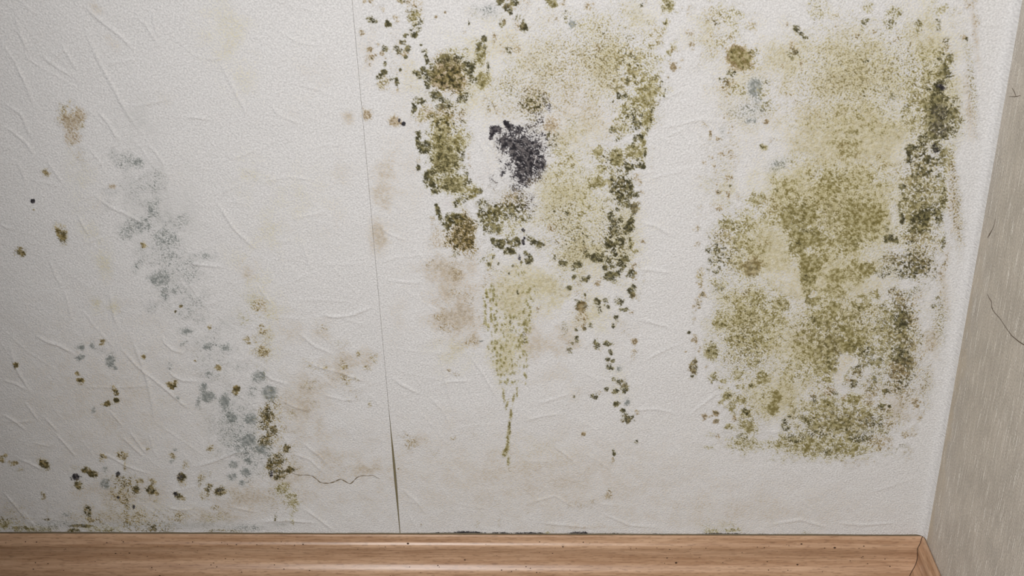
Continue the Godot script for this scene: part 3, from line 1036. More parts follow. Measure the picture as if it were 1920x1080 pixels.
	ridge([Vector2(-0.2749, 0.1506), Vector2(-0.2697, 0.1412), Vector2(-0.2643, 0.1305)], 0.00120, 0.000840)
	ridge([Vector2(-0.2398, 0.1242), Vector2(-0.2386, 0.0999), Vector2(-0.2343, 0.0934)], 0.00110, 0.000720)
	ridge([Vector2(-0.3360, 0.1256), Vector2(-0.3259, 0.1096), Vector2(-0.3181, 0.0921)], 0.00130, 0.000960)
	ridge([Vector2(-0.3604, 0.1128), Vector2(-0.3425, 0.1077), Vector2(-0.3358, 0.1141)], 0.00110, 0.000720)
	ridge([Vector2(-0.3032, 0.1012), Vector2(-0.2853, 0.0960), Vector2(-0.2687, 0.0830), Vector2(-0.2422, 0.0725)], 0.00130, 0.000960)
	ridge([Vector2(-0.2695, 0.1223), Vector2(-0.2590, 0.1063), Vector2(-0.2475, 0.0921)], 0.00140, 0.001080)
	ridge([Vector2(-0.2603, 0.1286), Vector2(-0.2536, 0.1128), Vector2(-0.2457, 0.0960)], 0.00130, 0.000960)
	ridge([Vector2(-0.3811, 0.0934), Vector2(-0.3686, 0.0882), Vector2(-0.3531, 0.0764)], 0.00130, 0.000960)
	ridge([Vector2(-0.4061, 0.0570), Vector2(-0.3949, 0.0332), Vector2(-0.3831, 0.0056)], 0.00130, 0.000960)
	ridge([Vector2(-0.3900, 0.0298), Vector2(-0.3827, 0.0126), Vector2(-0.3770, 0.0000)], 0.00120, 0.000840)
	ridge([Vector2(-0.2066, 0.0804), Vector2(-0.1809, 0.0895), Vector2(-0.1579, 0.0999), Vector2(-0.1339, 0.1037)], 0.00130, 0.001080)
	ridge([Vector2(-0.2389, 0.0336), Vector2(-0.2258, 0.0289), Vector2(-0.2107, 0.0303)], 0.00130, 0.000960)
	ridge([Vector2(-0.1726, 0.0338), Vector2(-0.1593, 0.0304), Vector2(-0.1440, 0.0257)], 0.00130, 0.000840)
	ridge([Vector2(-0.0920, 0.1158), Vector2(-0.0801, 0.1031), Vector2(-0.0705, 0.0934), Vector2(-0.0639, 0.0792)], 0.00130, 0.000960)
	ridge([Vector2(-0.1018, 0.0999), Vector2(-0.0840, 0.0921), Vector2(-0.0688, 0.0726)], 0.00120, 0.000840)
	ridge([Vector2(-0.0985, 0.0339), Vector2(-0.0811, 0.0170), Vector2(-0.0653, 0.0000)], 0.00140, 0.001080)
	ridge([Vector2(0.0093, 0.0542), Vector2(0.0217, 0.0376), Vector2(0.0288, 0.0220)], 0.00120, 0.000840)
	ridge([Vector2(-0.1478, 0.0133), Vector2(-0.1142, 0.0162), Vector2(-0.0783, 0.0122)], 0.00150, 0.001080)
	ridge([Vector2(-0.0586, 0.2572), Vector2(-0.0441, 0.2526), Vector2(-0.0265, 0.2547), Vector2(0.0003, 0.2669)], 0.00130, 0.001080)
	ridge([Vector2(-0.0806, 0.2392), Vector2(-0.0649, 0.2218), Vector2(-0.0446, 0.2112)], 0.00130, 0.000960)
	ridge([Vector2(-0.0815, 0.2091), Vector2(-0.0622, 0.1984), Vector2(-0.0424, 0.1924), Vector2(-0.0128, 0.1791)], 0.00130, 0.000840)
	ridge([Vector2(-0.1049, 0.1625), Vector2(-0.0904, 0.1533), Vector2(-0.0768, 0.1489)], 0.00120, 0.000840)
	ridge([Vector2(-0.1238, 0.1974), Vector2(-0.1099, 0.1855), Vector2(-0.0902, 0.1776)], 0.00130, 0.000960)
	ridge([Vector2(-0.0653, 0.1685), Vector2(-0.0452, 0.1623), Vector2(-0.0288, 0.1611)], 0.00120, 0.000840)
	ridge([Vector2(0.0460, 0.1789), Vector2(0.0641, 0.1825), Vector2(0.0824, 0.1830)], 0.00120, 0.000840)
	ridge([Vector2(-0.0015, 0.1922), Vector2(0.0129, 0.1802), Vector2(0.0335, 0.1670)], 0.00150, 0.001080)
	ridge([Vector2(0.0491, 0.2327), Vector2(0.0547, 0.1979), Vector2(0.0582, 0.1681), Vector2(0.0646, 0.1406)], 0.00120, 0.000840)
	ridge([Vector2(0.0782, 0.2153), Vector2(0.0924, 0.1918), Vector2(0.1089, 0.1546)], 0.00120, 0.000840)
	ridge([Vector2(0.0377, 0.1681), Vector2(0.0521, 0.1499), Vector2(0.0589, 0.1313)], 0.00110, 0.000720)
	ridge([Vector2(-0.0667, 0.3402), Vector2(-0.0621, 0.3164), Vector2(-0.0571, 0.2948)], 0.00110, 0.000720)
	ridge([Vector2(-0.0992, 0.3867), Vector2(-0.0702, 0.3929), Vector2(-0.0425, 0.3886)], 0.00100, 0.000600)
	ridge([Vector2(-0.1118, 0.2898), Vector2(-0.1041, 0.2731), Vector2(-0.0955, 0.2619)], 0.00110, 0.000720)
	ridge([Vector2(-0.0748, 0.3533), Vector2(-0.0554, 0.3557), Vector2(-0.0359, 0.3606)], 0.00110, 0.000720)
	ridge([Vector2(0.0012, 0.3500), Vector2(0.0145, 0.3368), Vector2(0.0331, 0.3288)], 0.00110, 0.000840)
	ridge([Vector2(0.0038, 0.2916), Vector2(0.0255, 0.2887), Vector2(0.0450, 0.2875)], 0.00110, 0.000720)
	ridge([Vector2(0.2483, 0.4326), Vector2(0.2661, 0.4352), Vector2(0.2903, 0.4414)], 0.00110, 0.000720)
	ridge([Vector2(0.2530, 0.4240), Vector2(0.2707, 0.4309), Vector2(0.2794, 0.4378)], 0.00100, 0.000600)
	ridge([Vector2(0.2299, 0.4502), Vector2(0.2475, 0.4569), Vector2(0.2780, 0.4679)], 0.00100, 0.000720)
	ridge([Vector2(0.2369, 0.3460), Vector2(0.2511, 0.3423), Vector2(0.2664, 0.3323)], 0.00130, 0.000960)
	ridge([Vector2(0.2333, 0.3005), Vector2(0.2476, 0.2994), Vector2(0.2678, 0.2960)], 0.00130, 0.000960)
	ridge([Vector2(0.2369, 0.2486), Vector2(0.2516, 0.2451), Vector2(0.2699, 0.2389)], 0.00140, 0.001080)
	ridge([Vector2(0.2406, 0.3853), Vector2(0.2542, 0.3901), Vector2(0.2768, 0.3947)], 0.00100, 0.000720)
	ridge([Vector2(0.2405, 0.2030), Vector2(0.2648, 0.2173), Vector2(0.2842, 0.2258)], 0.00110, 0.000720)
	ridge([Vector2(0.2316, 0.1495), Vector2(0.2570, 0.1506), Vector2(0.2826, 0.1445)], 0.00120, 0.000840)
	ridge([Vector2(0.2878, 0.1432), Vector2(0.3071, 0.1614), Vector2(0.3167, 0.1703)], 0.00110, 0.000720)
	ridge([Vector2(0.1397, 0.1558), Vector2(0.1653, 0.1648), Vector2(0.1806, 0.1707)], 0.00110, 0.000720)
	ridge([Vector2(0.1291, 0.1374), Vector2(0.1498, 0.1435), Vector2(0.1703, 0.1465)], 0.00110, 0.000720)
	ridge([Vector2(0.5009, 0.5162), Vector2(0.5176, 0.5168), Vector2(0.5282, 0.5162)], 0.00090, 0.000600)
	ridge([Vector2(0.5101, 0.4846), Vector2(0.5191, 0.4818), Vector2(0.5255, 0.4791)], 0.00100, 0.000720)
	ridge([Vector2(0.5166, 0.2313), Vector2(0.5262, 0.2318), Vector2(0.5291, 0.2312)], 0.00090, 0.000720)
	ridge([Vector2(0.5111, 0.1844), Vector2(0.5235, 0.1832), Vector2(0.5299, 0.1796)], 0.00100, 0.000600)
	ridge([Vector2(0.1372, 0.0142), Vector2(0.1696, 0.0109), Vector2(0.2021, 0.0062)], 0.00120, 0.000840)
	ridge([Vector2(0.2019, 0.0279), Vector2(0.2344, 0.0111), Vector2(0.2668, 0.0078)], 0.00120, 0.000840)
	ridge([Vector2(0.1546, 0.1124), Vector2(0.1753, 0.0934), Vector2(0.1858, 0.0806)], 0.00120, 0.000720)
	ridge([Vector2(0.1241, 0.0345), Vector2(0.1592, 0.0479), Vector2(0.1858, 0.0279)], 0.00110, 0.000720)
	ridge([Vector2(0.3736, 0.0116), Vector2(0.4050, 0.0184), Vector2(0.4378, 0.0070)], 0.00130, 0.000960)
	ridge([Vector2(0.4370, 0.0151), Vector2(0.4691, 0.0119), Vector2(0.5056, 0.0154)], 0.00130, 0.000960)
	ridge([Vector2(-0.0200, 0.5198), Vector2(0.0146, 0.5126), Vector2(-0.0133, 0.4974)], 0.00100, 0.000480)
	ridge([Vector2(-0.0641, 0.5205), Vector2(-0.0475, 0.5114), Vector2(-0.0301, 0.5075)], 0.00110, 0.000600)
	ridge([Vector2(-0.0515, 0.4752), Vector2(-0.0340, 0.4703), Vector2(-0.0168, 0.4607)], 0.00100, 0.000600)
	ridge([Vector2(-0.0798, 0.4663), Vector2(-0.0727, 0.4498), Vector2(-0.0466, 0.4375)], 0.00110, 0.000720)
	ridge([Vector2(0.1006, 0.4660), Vector2(0.1137, 0.4565), Vector2(0.1181, 0.4518)], 0.00100, 0.000480)
	ridge([Vector2(0.0947, 0.4308), Vector2(0.1031, 0.4115), Vector2(0.1090, 0.3843)], 0.00140, 0.000960)
	ridge([Vector2(0.1014, 0.4284), Vector2(0.1101, 0.4162), Vector2(0.1158, 0.4064)], 0.00110, 0.000720)


func side_cracks() -> Array:
	return [
		[[Vector2(0.0459, 0.3570), Vector2(0.0506, 0.3559), Vector2(0.0561, 0.3557), Vector2(0.0595, 0.3514), Vector2(0.0666, 0.3506), Vector2(0.0791, 0.3519), Vector2(0.0946, 0.3515), Vector2(0.1070, 0.3515), Vector2(0.1213, 0.3543), Vector2(0.1378, 0.3590)], [0.00048, 0.00064, 0.00080, 0.00112, 0.00064, 0.00048, 0.00056, 0.00072, 0.00080, 0.00080], "long hairline crack running down across the vinyl"],
		[[Vector2(0.0340, 0.4221), Vector2(0.0338, 0.4172), Vector2(0.0307, 0.4099), Vector2(0.0277, 0.4051), Vector2(0.0247, 0.4002)], [0.00024, 0.00040, 0.00064, 0.00128, 0.00040], "short crack with a seed-shaped dark lower end"],
		[[Vector2(0.0199, 0.5304), Vector2(0.0254, 0.5291), Vector2(0.0300, 0.5270)], [0.00040, 0.00064, 0.00064], "tiny forked crack high on the vinyl"],
		[[Vector2(0.0165, 0.5222), Vector2(0.0302, 0.5266), Vector2(0.0391, 0.5303)], [0.00024, 0.00056, 0.00032], "tiny level crack high on the vinyl"],

	]

func spread_growths() -> void:
	growth("mold_patch", "tan fuzzy mould blot high on the sheet beyond the seam, above a long pale trail", "mold", "", [
		"ochre", [-254.1, 452.8, 16.4, 13, -23, 0.55,  -255, 457.1, 12.3, 8.5, -10, 0.5],
		"tan", [-249.6, 447.5, 17.2, 14.1, -46, 0.75],
		"ochre", [-244.7, 444, 8.9, 7.2, -24, 0.45],
		"tan", [-254.6, 429.7, 13.7, 9.5, -10, 0.6,  -250.4, 415.9, 16.1, 7.3, -85, 0.35],
	])
	growth("mold_patch", "grey-blue mould smear slanting down the plain sheet, below the tan blot", "mold", "", [
		"grey", [-211.9, 407, 16.6, 12.3, -12, 0.75,  -221.4, 414.6, 9.3, 5.3, -74, 0.68,  -199.9, 407.9, 10.5, 7.4, -70, 0.9,  -206.3, 385.4, 28.2, 22.6, -19, 0.45,  -196, 362.3, 21, 10.7, -69, 0.9,  -205.9, 346.8, 22.5, 14.3, -6, 0.83,  -223.1, 340.7, 15.3, 12.7, -28, 0.75,  -188.3, 336.1, 21, 17.5, -25, 0.83,  -185.5, 317.5, 16.2, 13.2, -19, 0.9,  -201.7, 294.8, 17.4, 12.4, -10, 0.98,  -219.4, 307, 10.2, 6.6, -73, 0.83,  -154.9, 316.1, 13.7, 9.8, -8, 0.75,  -171.2, 351.7, 11.3, 9.5, -55, 0.68,  -187.4, 282.1, 15, 10.1, -7, 0.68,  -197, 278.3, 14.4, 9, -75, 0.9,  -188.8, 390.3, 22.3, 17, -13, 0.52,  -173.5, 306.6, 26, 21.7, -58, 0.6,  -195.4, 322.9, 45.3, 37.5, -56, 0.45,  -212.7, 265.5, 12.6, 10.7, -43, 0.6,  -169.2, 270.8, 14.4, 12.3, -29, 0.52,  -228.7, 380.6, 12.6, 10.1, -22, 0.45,  -235.9, 367.9, 13.3, 7.6, -74, 0.38],
		"ochre", [-209.3, 327.9, 5.2, 4.1, -16, 0.9],
		"tan", [-227.4, 385.2, 4.9, 3.8, -17, 0.8],
	])
	growth("mold_patch", "sparse blue-grey mould flecks beside three brown dots on the plain sheet", "mold", "", [
		"grey", [-288.6, 221.8, 6.7, 5.2, -19, 1.05,  -276.2, 224.6, 7.6, 5.1, -69, 0.83,  -291.3, 211.2, 6.7, 5.5, -46, 1.12,  -263.6, 206.9, 13.9, 7, -76, 1.12,  -259.5, 198.6, 3.8, 3.2, -35, 1.35,  -290.7, 151.2, 5.9, 3.6, -72, 1.05,  -269.4, 219.9, 14.8, 11.7, -21, 0.38],
	])
	growth("mold_patch", "grey mould column reaching down to the olive cluster, speckled blue-grey", "mold", "", [
		"grey", [-153.5, 131.6, 58.5, 33.6, -78, 0.63,  -163.9, 204.7, 42.2, 34.3, -64, 0.45,  -137.4, 93.4, 37.7, 24.3, -77, 0.63,  -178.7, 273.7, 36.1, 30.6, -29, 0.45,  -184.3, 238.6, 11.7, 7.2, -5, 1.12,  -165.4, 222.3, 10.1, 7.9, -13, 1.05,  -148.8, 221.1, 9.6, 7.9, -18, 0.98,  -168.4, 191.7, 6.9, 5.9, -32, 1.05,  -189, 225.4, 7.2, 5.9, -19, 0.75,  -175.8, 228.2, 14.2, 9.3, -6, 0.52,  -177.3, 177.9, 9.9, 6.5, -75, 1.2,  -174.9, 165.7, 11.2, 9.5, -26, 1.27,  -185.3, 159.6, 10, 4.2, -79, 1.05,  -159.1, 159.6, 17.2, 8.9, -79, 1.35,  -154.9, 141, 11.8, 9.4, -67, 1.2,  -138.2, 139.7, 11.3, 9.7, -26, 1.27,  -144, 115.9, 16.2, 12.9, -14, 1.27,  -122.3, 189.7, 12.7, 10.4, -67, 1.05,  -114.4, 169.8, 14.2, 10.6, -74, 1.27,  -132.8, 168.7, 17, 9.5, -79, 0.75,  -161.5, 85.6, 10.1, 8.4, -62, 1.2,  -144.9, 89.5, 9.4, 8.2, -50, 1.27,  -149.1, 77.8, 10.3, 8.8, -25, 1.12,  -163.5, 71.2, 9.6, 8.3, -51, 0.98,  -153.9, 62.6, 7.8, 6.6, -26, 0.9,  -152.1, 103.1, 21.2, 16, -11, 0.75,  -130.5, 105, 11.9, 7.3, -78, 1.2,  -183.9, 256.9, 15.5, 12.6, -20, 0.52,  -169.7, 251.1, 13.6, 11.2, -61, 0.45,  -158.8, 239.6, 17.8, 14.6, -62, 0.45,  -136.5, 198.7, 14, 11.5, -66, 0.45,  -206.8, 200.8, 9.7, 4.7, -78, 0.6,  -204.3, 165.2, 4.7, 2.9, 47, 0.9,  -222.9, 90.2, 5.2, 4.3, -26, 0.9,  -217, 103.1, 4.5, 3.6, -20, 0.9],
	])
	growth("mold_patch", "dark olive mould cluster standing above the cracked line near the skirting", "mold", "", [
		"ochre", [-116.6, 131.6, 57.5, 24.5, -81, 0.42,  -114, 86.9, 34.5, 27.3, -71, 0.42,  -115.6, 222.1, 45.7, 17, -82, 0.35,  -116, 47.4, 37.1, 22, 87, 0.4],
		"tan", [-111.6, 264.8, 15, 8.7, -79, 0.5],
		"ochre", [-114.3, 263.2, 10.3, 6.4, -78, 0.6,  -111.5, 238.2, 6.9, 5.7, -65, 0.6,  -113.2, 244.5, 3.8, 3.2, -65, 0.8,  -119.9, 227.9, 18.2, 6.5, -82, 0.45,  -114.3, 216.2, 10.8, 8.4, -71, 0.8],
		"olive", [-126.9, 250.8, 20.3, 11.7, -79, 0.4,  -119, 273.3, 13.4, 10.3, -71, 0.4],
		"ochre", [-117.3, 147.1, 27.6, 14.8, -80, 0.5],
		"dark ochre", [-118.8, 147.2, 19.5, 10, -80, 0.85,  -123.3, 132.8, 10.8, 8.7, -69, 0.7,  -117.3, 125.3, 12.6, 11, -55, 0.75,  -123.8, 115.8, 13, 10.5, -15, 0.75],
		"ochre", [-113.6, 112.6, 25.3, 20.3, -70, 0.35],
		"dark ochre", [-105.9, 105.6, 7.1, 6.2, -60, 0.85,  -115, 92.1, 14.5, 12.4, -60, 0.85,  -123.8, 85.6, 14.2, 5.8, -82, 0.85,  -104.1, 79.8, 8.5, 6.2, -8, 0.85,  -115.6, 73.9, 13.3, 11.5, -24, 0.75],
		"black", [-123.5, 75.2, 7.9, 2.6, -82, 0.84],
		"olive", [-115, 56, 14.6, 12.4, -62, 0.8,  -108.3, 44, 25.4, 10.9, 78, 0.75,  -109.5, 18.9, 16.3, 4.5, -83, 0.57],
		"dark ochre", [-126.4, 20.2, 6.6, 2.6, -82, 0.7],
		"ochre", [-105.2, 93.4, 34.3, 27.3, -71, 0.25],
		"grey", [-125.8, 99.9, 15, 10.9, -75, 0.75],
		"ochre", [-96.7, 144, 9.9, 8, -70, 0.45,  -80.4, 148.9, 7, 6.2, -29, 0.35],
	])
	growth("mold_patch", "tan rusty freckles of mould near the seam, above its widest gap", "mold", "", [
		"ochre", [-39, 201.2, 7.4, 5.5, 86, 0.7,  -37.9, 185.2, 10.8, 9.2, -15, 0.5,  -24.2, 213.5, 5.3, 3.3, -82, 0.65,  -9.4, 208.7, 7.8, 7.1, -59, 0.5,  -57.2, 197.8, 4.1, 3.7, -33, 0.6,  -74.5, 179.3, 14.8, 7, -2, 0.4,  -55.2, 241.9, 9.5, 8.6, -36, 0.4,  -18.9, 156.1, 6.4, 3.4, -83, 0.55,  -62.2, 198.4, 26.1, 15.6, 25, 0.25,  -34.3, 168.4, 20.2, 15.7, -8, 0.25,  -39.6, 221.7, 14.5, 10.5, -5, 0.3,  -72.5, 198.4, 8, 4.6, -3, 0.45,  -54.9, 244.7, 2.3, 1.9, -69, 0.8,  -28.7, 185.2, 5.4, 4.6, -14, 0.5,  -16.3, 198.2, 6.6, 4.6, -4, 0.5,  -71.8, 156.3, 9.6, 7.9, -13, 0.3],
	])
	growth("mold_spot", "largest olive-brown mould spot of the plain sheet, slanting, beneath a small round one", "mold spot", "single mould spots on the plain sheet", [
		"dark ochre", [-282.3, 338.1, 10.7, 8.2, 86, 1],
		"ochre", [-282.7, 340.7, 13.2, 9.9, -85, 0.7],
	])
	growth("mold_spot", "round olive-brown mould spot with a dark rim, lowest of three below the tan blot", "mold spot", "single mould spots on the plain sheet", [
		"dark ochre", [-324.8, 321.9, 7, 5.5, -51, 1],
		"ochre", [-324.7, 322.5, 7.6, 5.9, -51, 0.6],
	])
	growth("mold_spot", "small faded tan mould spot with blurred edge, uppermost below the tan blot", "mold spot", "single mould spots on the plain sheet", [
		"ochre", [-284.8, 398.9, 6, 4.9, -32, 0.8],
	])
	growth("mold_spot", "tiny black mould speck on bare sheet between two olive-brown spots", "mold spot", "single mould spots on the plain sheet", [
		"black", [-301.7, 372.2, 2.7, 2.1, -49, 1.44],
		"ochre", [-302.6, 364, 1.8, 1.5, -50, 1.1],
	])
	growth("mold_spot", "small olive mould dot beside a long pale crease, by the frame edge", "mold spot", "single mould spots on the plain sheet", [
		"dark ochre", [-356.2, 202, 4.9, 3.8, -73, 1],
		"ochre", [-357, 203.2, 4.2, 3.2, -56, 0.8],
	])
	growth("mold_spot", "brown mould dot with a paler twin just above it, near blue-grey flecks", "mold spot", "single mould spots on the plain sheet", [
		"ochre", [-296.6, 184.9, 6.6, 5.1, -59, 1],
		"dark ochre", [-296.2, 184.3, 3.8, 3, -59, 0.8],
		"ochre", [-298.1, 192.8, 3.6, 2.9, -30, 0.9],
	])
	growth("mold_spot", "elongated olive-brown mould spot of two lobes standing upright", "mold spot", "single mould spots on the plain sheet", [
		"dark ochre", [-264.1, 171.5, 6.7, 3.7, -75, 1,  -265.3, 162.3, 5.3, 3.7, -69, 1],
		"ochre", [-265.5, 175.1, 6.6, 5.2, -60, 0.7],
	])
	growth("mold_spot", "flat olive-brown mould spot under the two-lobed upright one", "mold spot", "single mould spots on the plain sheet", [
		"dark ochre", [-275.6, 158, 6.5, 5, -18, 1],
		"ochre", [-275.6, 158, 7.8, 6.2, -21, 0.6],
	])
	growth("mold_spot", "round olive-brown mould spot alone among crossing creases", "mold spot", "single mould spots on the plain sheet", [
		"ochre", [-207.2, 179.8, 8.3, 7, -51, 1],
		"dark ochre", [-206.7, 179.2, 6, 4.8, -63, 0.9],
	])
	growth("mold_spot", "dark upright oval mould spot at the edge of the grey column", "mold spot", "single mould spots on the plain sheet", [
		"dark ochre", [-146.2, 173.5, 8.8, 4.9, -79, 1],
		"ochre", [-146.9, 172.3, 9.6, 4.7, -80, 0.6],
	])
	growth("mold_spot", "small bright rust dot of mould on the bare creased sheet", "mold spot", "single mould spots on the plain sheet", [
		"ochre", [-229.8, 210.9, 3.5, 2.9, -28, 1.1],
	])
	growth("mold_spot", "small tan mould dot just above a blue-grey fleck", "mold spot", "single mould spots on the plain sheet", [
		"ochre", [-267, 226.9, 5.6, 4.4, -58, 0.9],
	])
	growth("mold_spot", "tan mould dot between grey flecks, above the dark oval spot", "mold spot", "single mould spots on the plain sheet", [
		"ochre", [-159.8, 198.2, 5.6, 4.5, -64, 0.9],
	])
	growth("mold_spot", "pair of tiny olive mould dots under the grey-blue smear", "mold spot", "single mould spots on the plain sheet", [
		"dark ochre", [-185.7, 264.8, 3.1, 2.6, -24, 0.9,  -191.5, 259.7, 2.1, 1.7, -60, 1],
		"ochre", [-161.2, 243.6, 4.6, 3.2, -73, 0.8],
	])
	growth("mold_spot", "rust coloured mould dot at the head of the grey column, by the seamward stain", "mold spot", "single mould spots on the plain sheet", [
		"ochre", [-128.1, 227.4, 6.9, 5.2, -73, 0.8,  -181.1, 206.6, 2.4, 1.9, -63, 0.9],
	])
	growth("mold_clump", "small rusty olive mould clumps at the frame's edge end of the low row", "mold", "mould clumps in the row above the skirting", [
		"ochre", [-395.6, 92.1, 6.4, 4.7, -59, 0.95,  -391, 95.4, 5.3, 3.4, -67, 0.8,  -384.1, 87.5, 8, 5, -9, 0.9,  -380, 79, 4.8, 3.8, -42, 0.5],
	])
	growth("mold_clump", "slanting olive-brown mould clump, first large one of the low row from the frame's edge", "mold", "mould clumps in the row above the skirting", [
		"dark ochre", [-353.3, 85.6, 9.1, 7.9, 73, 1],
		"ochre", [-353.8, 88.2, 10.9, 9.3, -67, 0.6],
		"dark ochre", [-355.7, 89.5, 4.8, 3.7, -23, 0.8],
	])
	growth("mold_clump", "black-topped mould clump with olive foot in the low row", "mold", "mould clumps in the row above the skirting", [
		"black", [-324.8, 69.8, 6.9, 5.3, -22, 1.08],
		"dark ochre", [-324.1, 59.8, 8.4, 5.7, -68, 0.95],
		"ochre", [-323.8, 61.1, 9, 5.5, -71, 0.5],
	])
	growth("mold_clump", "broad dark olive mould clump of the low row, lying flat", "mold", "mould clumps in the row above the skirting", [
		"dark ochre", [-311.7, 77.7, 7.5, 6.7, 22, 1,  -306.5, 73.7, 7, 5.8, 10, 1],
		"ochre", [-309.2, 76.4, 12.3, 9.8, 12, 0.5,  -322.3, 82.3, 7.2, 4.2, -6, 0.5],
	])
	growth("mold_clump", "narrow upright olive mould tuft at the top of the low row, over a grey fleck", "mold", "mould clumps in the row above the skirting", [
		"ochre", [-291.3, 95.4, 7.8, 4.8, -72, 0.8],
		"dark ochre", [-291.5, 94.7, 4.8, 3.2, -71, 0.6],
		"grey", [-292.6, 80.3, 7.7, 3.7, -76, 0.9],
	])
	growth("mold_clump", "round olive mould tuft with a thin stalk at the top of the low row", "mold", "mould clumps in the row above the skirting", [
		"ochre", [-272.1, 96.7, 9.9, 7.9, -55, 0.8],
		"dark ochre", [-272.4, 98, 5.9, 4.8, -49, 0.6],
		"ochre", [-271.9, 83, 8.7, 2.8, -78, 0.7],
		"grey", [-281.2, 74.4, 5.5, 3.7, -70, 1.35],
	])
	growth("mold_clump", "ragged olive-brown mould mass hanging in the middle of the low row, dripping to the skirting", "mold", "mould clumps in the row above the skirting", [
		"ochre", [-277.4, 47.1, 45.1, 27.9, -73, 0.42],
		"black", [-280.6, 74.4, 4.9, 3.2, -71, 0.84],
		"grey", [-295.1, 61.8, 9.6, 7.2, -63, 1.12],
		"dark ochre", [-278, 61.8, 17.5, 14.5, -44, 0.6],
		"ochre", [-277.8, 57.1, 22.5, 18.6, -49, 0.5],
		"dark ochre", [-265.7, 53.8, 10.1, 7.6, -65, 0.85],
		"ochre", [-259.8, 65.8, 6.8, 5.7, -33, 0.7],
		"dark ochre", [-271.1, 63.8, 6.6, 4.5, -70, 0.6],
		"ochre", [-280.3, 43.7, 16.6, 13.4, -26, 0.65],
		"black", [-285.7, 44.4, 2.1, 1.6, -64, 1.44],
		"dark ochre", [-279.4, 30.1, 25.1, 5.9, -79, 0.55],
		"black", [-271.7, 32.8, 3.3, 1.3, -78, 1.44],
		"ochre", [-271, 18.5, 15.8, 13.2, -41, 0.6],
		"dark ochre", [-283.8, 9.4, 12.2, 9, -65, 0.6],
		"ochre", [-281.7, 26.7, 27.6, 18.2, -71, 0.3],
	])
	growth("mold_clump", "dark brown mould clump next to the ragged mass, with a small tuft on top", "mold", "mould clumps in the row above the skirting", [
		"dark ochre", [-250.7, 55.2, 10, 7.6, -65, 0.9],
		"ochre", [-247, 63.9, 7.3, 6, -54, 0.7,  -245.1, 49.2, 5.4, 3.5, -73, 0.8,  -247.7, 40.4, 7.2, 3.5, -77, 0.5,  -251.7, 23.3, 12.7, 4.3, -79, 0.4],
	])
	growth("mold_clump", "upper of the two dark green-black mould clumps stacked in the low row", "mold", "mould clumps in the row above the skirting", [
		"dark ochre", [-217.1, 69.2, 9, 7, -66, 1],
		"black", [-218, 70.5, 5.7, 4.4, -66, 0.72],
		"ochre", [-216.1, 61.9, 5.8, 4.3, -12, 0.6,  -209.2, 85, 7.8, 4.8, -75, 0.6,  -220.3, 96.7, 5.4, 4.6, -47, 0.7],
	])
	growth("mold_clump", "lower, slanting one of the two dark green-black mould clumps stacked in the low row", "mold", "mould clumps in the row above the skirting", [
		"dark ochre", [-223.4, 47.2, 9.2, 6.5, 48, 1],
		"black", [-225.3, 49.2, 3.9, 3.2, 53, 0.84],
		"ochre", [-220.7, 43.8, 6.9, 5.4, 27, 0.6],
	])
	growth("mold_clump", "olive hook-shaped mould clump of the low row, nearest the dark olive cluster", "mold", "mould clumps in the row above the skirting", [
		"ochre", [-196.5, 68.6, 15.9, 5.5, -73, 0.65],
		"dark ochre", [-198.3, 63.9, 7.3, 3.9, -78, 0.5,  -190.2, 56.6, 7.4, 5.7, -68, 0.8],
		"ochre", [-195.4, 47.2, 8.9, 7.5, -28, 0.6,  -188.7, 73.8, 7.1, 5.5, -67, 0.4],
		"dark ochre", [-178.7, 52.6, 10, 8.2, -62, 0.9],
		"black", [-179.1, 54, 5, 3.8, -68, 0.6],
		"ochre", [-172.1, 53.3, 5.5, 4.7, -52, 0.7,  -180.2, 105, 7.4, 5.6, -55, 0.8,  -243.6, 105.1, 4.6, 3.8, -42, 0.6,  -187.4, 30.3, 10.2, 7, -8, 0.5,  -165.2, 47.3, 17.3, 12.1, -8, 0.25],
	])
